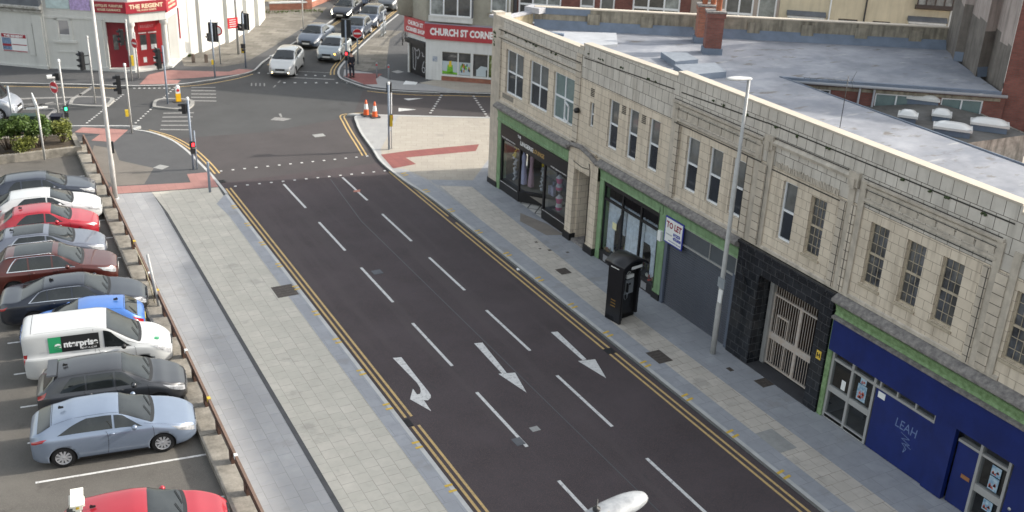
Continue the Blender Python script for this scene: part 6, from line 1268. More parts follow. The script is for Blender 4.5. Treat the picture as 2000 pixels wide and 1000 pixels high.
# ------------------------------------------------------------------ car park edge: concrete kerb wall and rusty rail
CW = mat('old_concrete', (0.22, 0.20, 0.165), .95, var=.3, scale=2.5, col2=(.34, .31, .265), bump=.5, bscale=12)
RUST = mat('rusty_rail', (0.075, 0.034, 0.022), .8, var=.3, scale=4, col2=(.115, .06, .042), streak=.3)
RUSTT = mat('rail_top', (0.17, 0.11, 0.082), .8, var=.2, scale=5)
def rx(y): return 5.30 + (y - 20) * .0105 if y < 55 else 5.67
t = thing('boundary_wall', 'low broken concrete wall along the right side of the car park', 'wall', (5.3, 38, 0))
b = MB(); rnd = random.Random(77); y = 6.0; X_ = []
while y < 57.5:
    y2 = min(57.5, y + 1.65); x0, x1 = rx(y), rx(y2); e = rnd.uniform(-.012, .012); h = .22 + rnd.uniform(-.015, .015)
    if True:
        P_ = [(x0 - .46 + e, y), (x0 + .12, y), (x1 + .12, y2), (x1 - .46 + e, y2)]
        b.prism(P_, 0, h)
    y = y2
b.build('concrete', CW, t)
t = thing('crash_rail', 'rusty brown crash rail on short posts between the car park and the pavement', 'barrier', (5.5, 38, 0))
b = MB(); b2 = MB(); b3 = MB(); b4 = MB(); n = 0
ys = [6.0 + i * 1.65 for i in range(32)]
for y0, y1 in zip(ys[:-1], ys[1:]):
    a, c = rx(y0) + .06, rx(y1) + .06
    b.face([(a, y0, .50), (c, y1, .50), (c, y1, .70), (a, y0, .70)]); b.face([(a + .08, y0, .50), (c + .08, y1, .50), (c + .08, y1, .70), (a + .08, y0, .70)]); b2.face([(a, y0, .70), (a + .08, y0, .70), (c + .08, y1, .70), (c, y1, .70)]); b.face([(a, y0, .5), (a + .08, y0, .5), (c + .08, y1, .5), (c, y1, .5)])
b.build('beam', RUST, t); b2.build('beam_top', RUSTT, t)
for y0 in ys: x = rx(y0); b3.box(x + .03, x + .13, y0 - .14, y0 + .14, .2, .56)
b3.build_each('post', RUST, t)
for i in (9, 14, 19, 22): y0 = ys[i]; x = rx(y0) + .06; b4.box(x - .008, x + .088, y0 - .5, y0 - .34, .56, .708)
for q in b4.build_each('reflector', YBOX, t): pass
b4 = MB()
for i in (10, 16, 12, 20): y0 = ys[i]; x = rx(y0) + .06; b4.box(x - .008, x + .088, y0 - .5, y0 - .36, .58, .708)
b4.build_each('reflector', WHITE, t)
# planter and shrubs
t = thing('planter', 'low concrete planter bed at the head of the car park', 'planter', (2, 56.5, 0))
b = MB(); b.prism([(-20, 54.9), (5.25, 56.0), (5.25, 56.25), (-20, 55.15)], 0, .42); b.prism([(5.25, 56.0), (5.5, 56.0), (5.5, 58.6), (5.25, 58.6)], 0, .42); b.prism([(-20, 62.3), (5.25, 58.3), (5.5, 58.6), (-20, 62.6)], 0, .42); b.build('planter_wall', CW, t)
b = MB(); b.face([(-20, 55.1, .34), (5.3, 56.1, .34), (5.3, 58.5, .34), (-20, 62.4, .34)]); b.build('soil', mat('soil', (0.06, 0.045, 0.03), .95, var=.3, scale=5, bump=.6), t)
LEAFM = mat('shrub_leaf', (0.035, 0.085, 0.020), .6, var=.5, scale=2.6, col2=(0.12, 0.19, 0.03)); LEAFY = mat('shrub_leaf_yellow', (0.09, 0.14, 0.02), .6, var=.5, scale=3, col2=(0.22, 0.23, 0.04))
STEM = mat('shrub_stem', (0.09, 0.06, 0.035), .9, var=.3)
def shrub(x, y, rx_, ry_, h, label, n, seed, m):
    r = random.Random(seed); t = thing('shrub', label, 'shrub', (x, y, .34), group='shrubs in the planter bed'); b = MB()
    cl = [(r.uniform(-.75, .75) * rx_, r.uniform(-.75, .75) * ry_, r.uniform(.35, .85) * h, r.uniform(.18, .36)) for _ in range(22)]
    for i in range(n):
        cx, cy, cz, cr = cl[r.randrange(len(cl))]
        d = Vector((r.gauss(0, 1), r.gauss(0, 1), r.gauss(0, 1))).normalized() * cr * (r.random() ** .35)
        p = Vector((x + cx, y + cy, .34 + cz)) + d
        if p.z < .36: p.z = .36 + r.random() * .1
        a = Vector((r.gauss(0, 1), r.gauss(0, 1), r.gauss(0, .6))).normalized(); c = a.cross(Vector((r.gauss(0, 1), r.gauss(0, 1), r.gauss(0, 1)))).normalized(); s = r.uniform(.045, .085)
        b.face([p - a * s, p + c * s * .45, p + a * s, p - c * s * .45])
    b.build('foliage', m, t)
    b = MB()
    for cx, cy, cz, cr in cl[:12]: b.tube([(x + cx * .15, y + cy * .15, .3), (x + cx * .6, y + cy * .6, .34 + cz * .55), (x + cx, y + cy, .34 + cz)], [.022, .015, .006], 5)
    b.build('stems', STEM, t)
shrub(3.55, 56.95, .95, .7, 1.75, 'broad green shrub behind the dark blue parked hatchback', 5200, 1, LEAFM); shrub(2.1, 57.1, .9, .7, 1.8, 'tall dark green shrub at the left edge of the planter bed', 5200, 2, LEAFM)
shrub(4.72, 57.4, .55, .55, 1.2, 'yellowish shrub at the right end of the planter bed', 1700, 3, LEAFY); shrub(.9, 57.6, .7, .6, 1.2, 'green shrub cut by the left edge of the picture', 1800, 5, LEAFM); shrub(2.9, 56.35, .6, .3, .8, 'low yellow green shrub leaning over the front edge of the planter', 1300, 7, LEAFY)
b = MB(); rnd = random.Random(2)
for i in range(260): x = rnd.uniform(.5, 5.2); y = 56.1 + rnd.uniform(0, .25); a = rnd.uniform(0, 6.3); s = rnd.uniform(.03, .07); b.face([(x, y, .35), (x + s * math.cos(a), y + s * math.sin(a), .37), (x + s, y + s * .3, .36 + rnd.uniform(0, .1))])
b.build('leaf_litter', mat('leaf_litter', (.20, .15, .05), .9, var=.5, scale=10), kind='stuff')
# ------------------------------------------------------------------ the person waiting at the crossing
def skin_mesh(name, verts, edges, radii, m, parent, sub=2):
    me = bpy.data.meshes.new(name); me.from_pydata(verts, edges, []); o = bpy.data.objects.new(name, me); COL.objects.link(o)
    sk = o.modifiers.new('s', 'SKIN')
    for i, rr in enumerate(radii): me.skin_vertices[0].data[i].radius = rr if isinstance(rr, tuple) else (rr, rr)
    me.skin_vertices[0].data[0].use_root = True
    sb = o.modifiers.new('d', 'SUBSURF'); sb.levels = sub; sb.render_levels = sub
    dg = bpy.context.evaluated_depsgraph_get(); m2 = bpy.data.meshes.new_from_object(o.evaluated_get(dg)); bpy.data.objects.remove(o); bpy.data.meshes.remove(me)
    m2.materials.clear(); m2.materials.append(m)
    for p in m2.polygons: p.material_index = 0; p.use_smooth = True
    r = bpy.data.objects.new(name, m2); COL.objects.link(r); r.parent = parent; WM[r] = WM.get(parent, Matrix()); return r
SKIN = mat('skin', (0.45, 0.27, 0.20), .6); CLO = mat('dark_clothes', (0.012, 0.014, 0.025), .8); HAIR = mat('dark_hair', (0.02, 0.015, 0.012), .7)
pt = thing('person', 'person in dark clothes standing on the red tactile paving by the signal pole', 'person', (23.72, 65.75, Z), R(200))
# person faces local -Y; x is their left-right
bv = [(0, 0, .95), (0, 0, 1.1), (0, .01, 1.3), (0, .0, 1.44), (0, -.01, 1.53), (0, -.02, 1.66), (0, -.02, 1.72),
      (.10, 0, .90), (.11, -.02, .50), (.11, .03, .09), (.12, -.09, .04), (-.10, 0, .90), (-.12, .04, .5), (-.13, .06, .09), (-.14, -.06, .04),
      (.18, .0, 1.42), (.24, .03, 1.14), (.22, -.06, .90), (.21, -.08, .83), (-.18, 0, 1.42), (-.24, .03, 1.14), (-.21, -.07, .90), (-.2, -.09, .83)]
be = [(0, 1), (1, 2), (2, 3), (3, 4), (4, 5), (5, 6), (0, 7), (7, 8), (8, 9), (9, 10), (0, 11), (11, 12), (12, 13), (13, 14), (3, 15), (15, 16), (16, 17), (17, 18), (3, 19), (19, 20), (20, 21), (21, 22)]
br = [(.15, .11), (.14, .10), (.16, .11), (.11, .09), .055, (.078, .095), (.07, .08), .085, .055, .04, .035, .085, .055, .04, .035, .055, .043, .032, .03, .055, .043, .032, .03]
skin_mesh('body', bv, be, br, SKIN, pt)
jv = bv[:4] + [(.18, .0, 1.42), (.24, .03, 1.14), (.22, -.055, .93), (-.18, 0, 1.42), (-.24, .03, 1.14), (-.21, -.065, .93)]
jv = [(x, y, z - (.08 if i == 0 else 0)) for i, (x, y, z) in enumerate(jv)]
skin_mesh('jacket', jv, [(0, 1), (1, 2), (2, 3), (3, 4), (4, 5), (5, 6), (3, 7), (7, 8), (8, 9)], [(.175, .13), (.165, .125), (.185, .135), (.125, .105), .075, .062, .05, .075, .062, .05], CLO, pt)
skin_mesh('trousers', [(0, 0, .95), (.10, 0, .86), (.11, -.02, .50), (.11, .03, .09), (-.10, 0, .86), (-.12, .04, .5), (-.13, .06, .09)], [(0, 1), (1, 2), (2, 3), (0, 4), (4, 5), (5, 6)], [(.165, .125), .105, .078, .062, .105, .078, .062], CLO, pt)
for s_, y in ((.115, -.02), (-.135, .0)):
    b = MB(); b.tube([(s_, y + .08, .045), (s_, y - .02, .05), (s_, y - .15, .035)], [.05, .055, .035], 10); b.build('shoe', BLACK, pt, local=True)
for s_ in (1, -1):
    for k in range(5):
        b = MB(); yb = -.08 - .018 * (k - 2) if k < 4 else -.13; zz = .82
        L_ = (.075, .085, .08, .065, .05)[k]; b.tube([(.205 * s_, yb, zz), (.20 * s_, yb - .01, zz - L_ * .6), (.19 * s_, yb - .012, zz - L_)], [.009, .008, .006], 6); b.build('finger', SKIN, pt, local=True)
b = MB(); b.lathe([(0, .115), (.06, .10), (.088, .05), (.095, 0), (.085, -.05), (.05, -.07)], (0, .005, 1.695), 'z', 14); b.build('hair', HAIR, pt, local=True)
b = MB(); b.lathe([(0, -.01), (.012, 0), (0, .012)], (.03, -.105, 1.68), 'z', 8); b.lathe([(0, -.01), (.012, 0), (0, .012)], (-.03, -.105, 1.68), 'z', 8); b.tube([(0, -.10, 1.67), (0, -.125, 1.645)], [.008, .013], 6); b.build('face_features', HAIR, pt, local=True)
# ------------------------------------------------------------------ cars
TYRE = mat('tyre', (0.014, 0.014, 0.015), .85, coords='Object'); RIM = mat('alloy_rim', (0.46, 0.46, 0.47), .35, coords='Object')
CGL = mat('car_glass', (0.012, 0.017, 0.018), .03, spec=.75, coords='Object', var=.5, scale=1.1, col2=(.028, .032, .033)); CTRIM = mat('car_trim_black', (0.015, 0.015, 0.016), .5, coords='Object'); GAP = mat('panel_gap', (0.004, 0.004, 0.004), .9, coords='Object')
HL = mat('headlamp_glass', (0.22, 0.225, 0.23), .1, var=.4, scale=6, col2=(.55, .56, .58), coords='Object', coat=1); TLR = mat('tail_lamp_red', (0.33, 0.008, 0.012), .12, coat=1, coords='Object'); CHROME = mat('chrome', (0.75, 0.76, 0.78), .12, metal=1, coords='Object')
PLW = mat('number_plate_white', (0.65, 0.65, 0.62), .5, coords='Object'); PLY = mat('number_plate_yellow', (0.65, 0.48, 0.05), .5, coords='Object'); FOG = mat('lit_lamp', (0.9, 0.8, 0.5), .3, emit=(1, .78, .42), estr=2.5); XEN = mat('lit_headlamp', (0.9, 0.9, 0.8), .3, emit=(1, .97, .75), estr=4.0); AMB = mat('indicator_lit', (0.9, .4, .05), .3, emit=(1, .5, .05), estr=3)
def carpaint(name, col, metal=.35, rough=.35): return mat('paint_' + name, col, rough, metal=metal, coat=1.0, coords='Object', var=.03, scale=3)
def lerp(a, b, t): return a + (b - a) * t
def pl(pts, x):
    if x <= pts[0][0]: return pts[0][1]
    for (x0, y0), (x1, y1) in zip(pts[:-1], pts[1:]):
        if x <= x1: return lerp(y0, y1, (x - x0) / (x1 - x0))
    return pts[-1][1]
def smoothpl(pts, x, k=.09):
    s = w = 0
    for i in range(-4, 5): g = math.exp(-(i / 2.2) ** 2); s += g * pl(pts, x + i * k / 4 * 1.6); w += g
    return s / w
class Car:
    """body surface P(x, v): x runs rear to front, v runs 0 (under the sill) to 11 (roof centre line)"""
    def __init__(c, L, Wd, H, top, belt, wb, fo, wr, tumble=.71, zf=.19, r=.32, nose=.30, tail=.22):
        c.L, c.W, c.H = L, Wd, H; c.top, c.bl, c.wr_, c.zf, c.r = top, belt, tumble, zf, r; c.nose, c.tail = nose, tail
        c.xf = L / 2 - fo; c.xr = c.xf - wb
    def ring(c, x):
        L = c.L; T = smoothpl(c.top, x); bt = min(smoothpl(c.bl, x), T - .045)
        w = c.W / 2
        tf = max(0, (x - (L / 2 - .75)) / .75); tr = max(0, ((-L / 2 + .55) - x) / .55)
        w *= (1 - c.nose * tf ** 2.4) * (1 - c.tail * tr ** 2.6)
        zf = c.zf + .09 * max(tf, tr) ** 4
        cab = min(1, max(0, (T - bt - .08) / .34)); cab = cab * cab * (3 - 2 * cab)
        wr = lerp(w * .84, c.W / 2 * c.wr_, cab); wb_ = lerp(w * .93, w * .925, cab)
        pts = [(0, zf), (w * .80, zf), (w * .955, zf + .05), (w * .995, zf + .22), (w, zf + (bt - zf) * .62), (w * .972, bt - .05), (wb_, bt + .005),
               (lerp(wb_, wr, .52), bt + (T - bt) * .52), (lerp(wb_, wr, .97), T - lerp(.02, .085, cab)), (wr * .86, T - lerp(.012, .03, cab)), (wr * .45, T - .005), (0, T)]
        return pts
    def P(c, x, v, off=0.0, side=1):
        pts = c.rc.get(round(x, 4))
        if pts is None: pts = c.ring(x); c.rc[round(x, 4)] = pts
        v = min(max(v, 0), 11); i = min(int(v), 10); t = v - i
        p0 = pts[i - 1] if i > 0 else (-pts[1][0], pts[1][1]); p1 = pts[i]; p2 = pts[i + 1]; p3 = pts[i + 2] if i < 10 else (-pts[10][0], pts[10][1])
        def cr(a, b, cc, d): return .5 * (2 * b + (cc - a) * t + (2 * a - 5 * b + 4 * cc - d) * t * t + (3 * b - 3 * cc + d - a) * t ** 3)
        return Vector((x, side * cr(p0[0], p1[0], p2[0], p3[0]), cr(p0[1], p1[1], p2[1], p3[1])))
    rc = {}
    def Po(c, x, v, off, side):
        p = c.P(x, v, 0, side); e = .02; a = c.P(x + e, v, 0, side) - c.P(x - e, v, 0, side); b = c.P(x, min(v + .05, 11), 0, side) - c.P(x, max(v - .05, 0), 0, side)
        n = a.cross(b); n.normalize()
        if n.y * side < 0 if v < 8.6 else n.z < 0: n = -n
        return p + n * off
    def patch(c, b, x0, x1, v0, v1, off, side, nx=8, nv=6, mi=0):
        """x0,x1 may be functions of t along v; v0,v1 functions of t along x"""
        f = lambda q, t: q(t) if callable(q) else q
        G = {}
        for i in range(nx + 1):
            for j in range(nv + 1):
                ti, tj = i / nx, j / nv; v = lerp(f(v0, ti), f(v1, ti), tj); x = lerp(f(x0, tj), f(x1, tj), ti); G[i, j] = c.Po(x, v, off, side)
        for i in range(nx):
            for j in range(nv): b.face([G[i, j], G[i + 1, j], G[i + 1, j + 1], G[i, j + 1]], mi, sm=True)
def wheel(root, x, y, r, side, rimm=RIM, spokes=10, w=.20):
    b = MB(); cy = y - side * w / 2
    b.lathe([(r * .66, -w / 2), (r * .93, -w / 2), (r, -w / 2 + .03), (r, w / 2 - .03), (r * .93, w / 2), (r * .66, w / 2)], (x, cy, r), 'y', 28); t = b.build('tyre', TYRE, root, local=True)
    b = MB(); b.lathe([(r * .70, side * w * .48), (r * .62, side * w * .42), (r * .60, -side * w * .3)], (x, cy, r), 'y', 28)
    b.lathe([(0, side * (w * .46)), (r * .15, side * w * .44), (r * .17, side * w * .3)], (x, cy, r), 'y', 16)
    for k in range(spokes):
        a = 2 * math.pi * k / spokes; ca, sa = math.cos(a), math.sin(a); hw = r * .78 / spokes
        def Q(rr, s, h): return (x + rr * ca - s * sa, cy + side * h, r + rr * sa + s * ca)
        b.face([Q(r * .12, -hw * .8, w * .42), Q(r * .66, -hw * 1.3, w * .44), Q(r * .66, hw * 1.3, w * .44), Q(r * .12, hw * .8, w * .42)]); b.face([Q(r * .12, -hw * .8, w * .42), Q(r * .66, -hw * 1.3, w * .44), Q(r * .66, -hw * 1.3, w * .30), Q(r * .12, -hw * .8, w * .30)]); b.face([Q(r * .12, hw * .8, w * .42), Q(r * .66, hw * 1.3, w * .44), Q(r * .66, hw * 1.3, w * .30), Q(r * .12, hw * .8, w * .30)])
    b.build('rim', rimm, t, local=True)
    b = MB(); b.lathe([(0, side * w * .16), (r * .64, side * w * .16)], (x, cy, r), 'y', 20, sm=False); b.build('brake_disc', CTRIM, t, local=True)
def car(label, cat, pos, heading, spec, paint, group, front='std', name='parked_car', far=False, lights=None, win=None, doors=(), extras=(), spokes=10, rimm=RIM, roofm=None, chrome_line=False, sx=1.0):
    """pos is the ground point under the car's centre; heading is the direction its nose points (degrees)"""
    c = Car(**spec); c.rc = {}
    root = thing(name, label, cat, (pos[0], pos[1], .0 if len(pos) < 3 else pos[2]), R(heading), group=group)
    L, W2 = c.L, c.W / 2
    # body shell, closed
    nx = 56; nv = 26; xs = []
    for i in range(nx + 1): t = i / nx; xs.append(-L / 2 + L * (t * .55 + .45 * (.5 - .5 * math.cos(math.pi * t))))
    bm = bmesh.new(); rings = []
    for x in xs:
        rg = [bm.verts.new(c.P(x, 11 * j / nv, 0, 1)) for j in range(nv + 1)] + [bm.verts.new(c.P(x, 11 * j / nv, 0, -1)) for j in range(nv - 1, 0, -1)]
        rings.append(rg)
    n = len(rings[0])
    for i in range(nx):
        for k in range(n): f = bm.faces.new((rings[i][k], rings[i][(k + 1) % n], rings[i + 1][(k + 1) % n], rings[i + 1][k])); f.smooth = True
    for ri, sg, dx in ((rings[0], -1, .045), (rings[-1], 1, .06)):      # rounded end caps
        prev = ri; cz = sum(v.co.z for v in ri) / n
        for s, d in ((.86, .55), (.55, .92), (.0, 1.0)):
            if s == 0:
                cv = bm.verts.new((ri[0].co.x + sg * dx, 0, cz))
                for k in range(n): f = bm.faces.new((prev[k], prev[(k + 1) % n], cv)); f.smooth = True
            else:
                cur = [bm.verts.new((v.co.x + sg * dx * d, v.co.y * s, cz + (v.co.z - cz) * s)) for v in ri]
                for k in range(n): f = bm.faces.new((prev[k], prev[(k + 1) % n], cur[(k + 1) % n], cur[k])); f.smooth = True
                prev = cur
    bmesh.ops.recalc_face_normals(bm, faces=bm.faces)
    me = bpy.data.meshes.new('body'); bm.to_mesh(me); bm.free(); me.materials.append(paint); me.materials.append(CTRIM)
    o = bpy.data.objects.new('body', me); COL.objects.link(o)
    ra = c.r + .045
    cut = MB()
    for x in (c.xf, c.xr):
        for s in (1, -1):
            cut.lathe([(0, s * (W2 - .30)), (ra, s * (W2 - .30)), (ra, s * (W2 + .2)), (0, s * (W2 + .2))], (x, 0, c.r), 'y', 30, sm=False)
    co = cut.build('cutter', CTRIM, weld=True)
    bo = o.modifiers.new('b', 'BOOLEAN'); bo.operation = 'DIFFERENCE'; bo.object = co; bo.solver = 'FAST'
    dg = bpy.context.evaluated_depsgraph_get(); m2 = bpy.data.meshes.new_from_object(o.evaluated_get(dg)); bpy.data.objects.remove(o); bpy.data.objects.remove(co)
    m2.materials.clear(); m2.materials.append(paint); m2.materials.append(CTRIM)
    for p in m2.polygons:
        q = p.center; ins = any(abs(math.hypot(q.x - x, q.z - c.r) - ra) < .03 or (math.hypot(q.x - x, q.z - c.r) < ra and abs(abs(q.y) - (W2 - .30)) < .01) for x in (c.xf, c.xr)) and abs(p.normal.y) < .3 or any(math.hypot(q.x - x, q.z - c.r) < ra * .99 for x in (c.xf, c.xr))
        p.material_index = 1 if ins or q.z < c.zf + .03 else 0; p.use_smooth = not ins
    body = bpy.data.objects.new('body', m2); COL.objects.link(body); body.parent = root; WM[body] = WM[root]
    for x, nm in ((c.xf, 'f'), (c.xr, 'r')):
        for s in (1, -1): wheel(root, x, s * (W2 - .045), c.r, s, rimm, spokes)
    # glazing
    wn = win
    def one(nm, m, fn, parent=root):
        b = MB(); fn(b); return b.build(nm, m, parent, local=True)
    xc, xt, xe, xd = wn['cowl'], wn['top'], wn['rtop'], wn['rbase']
    def ws(b):
        for s in (1, -1): c.patch(b, xt - .02, lambda t: xc - .03 - .10 * (1 - t) ** 2, 8.25, 11, .006, s, 12, 8)
    one('windscreen', CGL, ws)
    def cowl(b):
        for s in (1, -1): c.patch(b, lambda t: xc - .10 * (1 - t) ** 2 - .035, lambda t: xc - .10 * (1 - t) ** 2 + .055, 8.2, 11, .012, s, 2, 8)
    one('wiper_cowl', CTRIM, cowl)
    one('wiper', CTRIM, lambda b: (b.tube([c.Po(xc - .06, 10.6, .03, 1), c.Po(xc - .22, 8.9, .03, 1)], .011, 4), b.tube([c.Po(xc - .06, 9.9, .03, -1), c.Po(xc - .24, 10.9, .03, 1)], .011, 4)))
    if xd is not None:
        def rw(b):
            for s in (1, -1): c.patch(b, xd, xe, wn.get('rv', 8.5), 11, .006, s, 10, 8)
        one('rear_window', CGL, rw)
    for s in (1, -1):
        for (x0, x1, v0, v1, fs, rs) in wn['side']:
            fx1 = (lambda a, k: (lambda t: a - k * t))(x1, fs); fx0 = (lambda a, k: (lambda t: a + k * t))(x0, rs)
            one('side_window', CGL, lambda b: c.patch(b, fx0, fx1, v0, v1, .006, s, 12, 6))
        if chrome_line:
            X0 = wn['side'][-1][0]; X1 = wn['side'][0][1]
            one('window_trim', CHROME, lambda b: (c.patch(b, X0 - .05, X1 + .02, 6.12, 6.22, .010, s, 14, 1), c.patch(b, X0 + .28, X1 - .65, 8.0, 8.1, .010, s, 14, 1), c.patch(b, lambda t: X0 - .06 + .36 * t, lambda t: X0 - .02 + .36 * t, 6.15, 8.08, .010, s, 1, 6)))
    # lamps, grille, plates
    if not far or True:
        for s in (1, -1):
            hx = wn.get('hl', (.66, .015, 4.35, 6.2)); one('headlamp', (XEN if lights == 'xenon' else HL), lambda b: c.patch(b, lambda t: L / 2 - hx[0] + .2 * (1 - t), L / 2 - hx[1], lambda t: hx[2] + .45 * (1 - t), hx[3], .010, s, 10, 4))
            tx = wn.get('tl', (.0, .36, 4.6, 6.1)); one('tail_lamp', TLR, lambda b: c.patch(b, -L / 2 + tx[0], lambda t: -L / 2 + tx[1] - .12 * (1 - t), tx[2], tx[3], .008, s, 6, 5))
            one('door_mirror', paint if not wn.get('mblack') else CTRIM, lambda b: b.lathe([(0, -.09), (.07, -.06), (.085, 0), (.06, .06), (0, .085)], c.P(xc - .52, 6.35, 0, s) + Vector((0, s * .13, .03)), 'y', 10))
            one('sill_trim', CTRIM, lambda b: c.patch(b, c.xr + ra + .03, c.xf - ra - .03, 1.6, 2.35, .006, s, 6, 2))
            for dxx in doors: one('door_gap', GAP, lambda b: c.patch(b, lambda t: dxx + .05 * math.sin(t * 3) - .004, lambda t: dxx + .05 * math.sin(t * 3) + .006, 2.5, 6.1, .004, s, 1, 8))
            for dxx in doors[1:]: one('door_handle', paint, lambda b: b.tube([c.Po(dxx + .08, 5.0, .028, s), c.Po(dxx + .24, 5.0, .028, s)], .016, 6))
        one('bonnet_gap', GAP, lambda b: [c.patch(b, c.xf - .45, L / 2 - .22, 7.0, 7.08, .003, s, 8, 1) for s in (1, -1)])
        zc = wn.get('gz', .60)
        one('grille', CTRIM, lambda b: b.prism([(L / 2 + .015, -.36), (L / 2 + .062, -.30), (L / 2 + .062, .30), (L / 2 + .015, .36)], zc - .06, zc + .07))
        one('lower_grille', CTRIM, lambda b: b.prism([(L / 2 + .01, -.55), (L / 2 + .055, -.42), (L / 2 + .055, .42), (L / 2 + .01, .55)], c.zf + .10, c.zf + .22))
        one('number_plate', PLW, lambda b: b.box(L / 2 + .06, L / 2 + .072, -.26, .26, zc - .19, zc - .08)); one('number_plate', PLY, lambda b: b.box(-L / 2 - .058, -L / 2 - .046, -.26, .26, .62, .74))
        for s in (1, -1):
            if lights == 'fog': one('fog_lamp', FOG, lambda b: b.lathe([(0, .0), (.055, -.0), (.055, -.05), (0, -.05)], (L / 2 + .03, s * .52, c.zf + .22), 'x', 10))
            elif lights == 'main': one('lamp_glow', FOG, lambda b: b.lathe([(0, .0), (.06, -.0), (.06, -.05), (0, -.05)], (L / 2 - .02, s * .58, .66), 'x', 10))
        if lights == 'indicator': one('indicator', AMB, lambda b: b.lathe([(0, .0), (.07, -.0), (.07, -.05), (0, -.05)], (L / 2 - .02, .56, .66), 'x', 10))
        if 'antenna' in extras: one('antenna', CTRIM, lambda b: b.face([(xe + .25, 0, c.H - .01), (xe + .38, .0, c.H - .005), (xe + .24, 0, c.H + .07)]) or b.prism([(xe + .22, -.02), (xe + .36, -.008), (xe + .36, .008), (xe + .22, .02)], c.H - .03, c.H + .03))
        if 'rails' in extras:
            for s in (1, -1): one('roof_rail', CHROME, lambda b: b.tube([c.P(xe + .05, 8.7, 0, s) + Vector((0, 0, .01))] + [c.P(x, 8.7, 0, s) + Vector((0, 0, .045)) for x in (xe + .2, 0, xt - .35)] + [c.P(xt - .15, 8.7, 0, s) + Vector((0, 0, .01))], .018, 6))
        if 'sunroof' in extras: one('glass_roof', CGL, lambda b: [c.patch(b, xe + .35, xt - .22, 9.2, 11, .007, s, 8, 4) for s in (1, -1)])
        if 'spoiler' in extras: one('spoiler', paint, lambda b: b.extr([(-.55, c.H - .06), (.55, c.H - .06), (.5, c.H - .03), (-.5, c.H - .03)], xe - .22, xe + .06))
        one('roof_gap', GAP, lambda b: [c.patch(b, xe + .10, xt - .05, 8.62, 8.68, .003, s, 8, 1) for s in (1, -1)])
        one('tailgate_gap', GAP, lambda b: [c.patch(b, lambda t: xe + .03, lambda t: xe + .042, 8.7, 11, .003, s, 1, 6) for s in (1, -1)])
    return root, c
def hatch(L=4.1, W=1.78, H=1.46, wb=2.55, fo=.82, hood=.93, nose=.72, cowl=None, tail=.92, rake=.55, r=.32, nf=.62, beltr=.95, tumble=.71, roofdrop=.08, screen=.78, ends=(.30, .22)):
    """two-box profile"""
    f = L / 2; xc = cowl if cowl is not None else f - 1.08; xt = xc - screen; xe = -f + rake + .05; xd = -f + .16
    top = [(-f, tail - .12), (-f + .06, tail), (xd, tail + .02), (xe, H - roofdrop), (xe + .6, H - .02), (xt - .35, H), (xt, H - .045), (xc, hood + .04), (xc + .3, hood - .0), (f - .45, lerp(hood, nose, .45)), (f - .12, nose + .02), (f, nose - .08)]
    belt = [(-f, tail - .22), (-f + .3, beltr), (xc - .3, hood - .02), (xc, hood - .03), (f - .3, nose - .01), (f, nose - .14)]
    return dict(L=L, Wd=W, H=H, top=top, belt=belt, wb=wb, fo=fo, wr=0, r=r, tumble=tumble, nose=ends[0], tail=ends[1]), dict(cowl=xc, top=xt, rtop=xe, rbase=xd + .03)
def sides(w, spl=(0.0,), rear=None, mid=(.02,), x1off=.28, rs=.30, fs=.50, v0=6.25, v1=7.95):
    """side windows from front to rear, divided at the given x positions"""
    X1 = w['cowl'] - x1off; X0 = w['rtop'] + .12 if rear is None else rear; cuts = [X1] + list(spl) + [X0]; out = []
    for i in range(len(cuts) - 1): out.append((cuts[i + 1] + (.03 if i < len(cuts) - 2 else 0), cuts[i] - (.03 if i else 0), v0, v1, fs if i == 0 else 0.0, rs if i == len(cuts) - 2 else 0.0))
    w['side'] = out; return w
GP = 'cars parked in the bays on the left'; GQ = 'cars queueing in the far street'
SIL = carpaint('silver_blue', (0.21, 0.26, 0.345), .4, .32); DGR = carpaint('dark_grey', (0.035, 0.037, 0.042), .3); RD_ = carpaint('red', (0.36, 0.012, 0.025), .1); WHT = carpaint('white', (0.50, 0.51, 0.51), 0, .35)
BLU = carpaint('bright_blue', (0.06, 0.18, 0.52), .3); NVY = carpaint('midnight', (0.012, 0.016, 0.026), .3); BRN = carpaint('copper_brown', (0.085, 0.018, 0.013), .35); SGB = carpaint('steel_blue', (0.15, 0.165, 0.205), .4); SLT = carpaint('slate_blue', (0.035, 0.042, 0.06), .4)
LGR = carpaint('light_grey', (0.32, 0.36, 0.38), .4); DBL = carpaint('dark_blue_grey', (0.03, 0.045, 0.075), .35); MGR = carpaint('mid_grey', (0.09, 0.10, 0.11), .4)
def park(front, hd, L): a = R(hd); return (front[0] - math.cos(a) * L / 2, front[1] - math.sin(a) * L / 2)
# 1 silver-blue coupe hatch, nearest complete car
s, w = hatch(L=4.42, W=1.82, H=1.48, wb=2.69, fo=.93, hood=.98, nose=.76, cowl=1.08, tail=1.08, rake=.50, r=.33, beltr=.98, screen=.88, roofdrop=.17, tumble=.68); sides(w, (.0,), rear=-1.50, rs=.80, x1off=.30, v0=6.3, v1=7.95)
w['tl'] = (.02, .44, 4.9, 6.0)
car('silver blue three door hatchback, the nearest whole car in the bays', 'car', park((4.88, 28.08), -8.5, 4.42), -8.5, s, SIL, GP, win=w, doors=(1.02, -.22), extras=('antenna',), spokes=10)
# 2 dark mpv
s, w = hatch(L=4.25, W=1.78, H=1.56, wb=2.55, fo=.82, hood=1.0, nose=.78, cowl=1.16, tail=1.05, rake=.50, r=.32, beltr=.98, screen=.80, tumble=.72); sides(w, (.1, -.72), rs=.35)
w['tl'] = (.02, .30, 5.3, 7.0)
car('charcoal hatchback with a rounded roof between the white van and the silver blue hatchback', 'car', park((5.12, 30.40), -9, 4.25), -9, s, DGR, GP, win=w, doors=(1.0, .1, -.8), extras=('antenna', 'spoiler'))
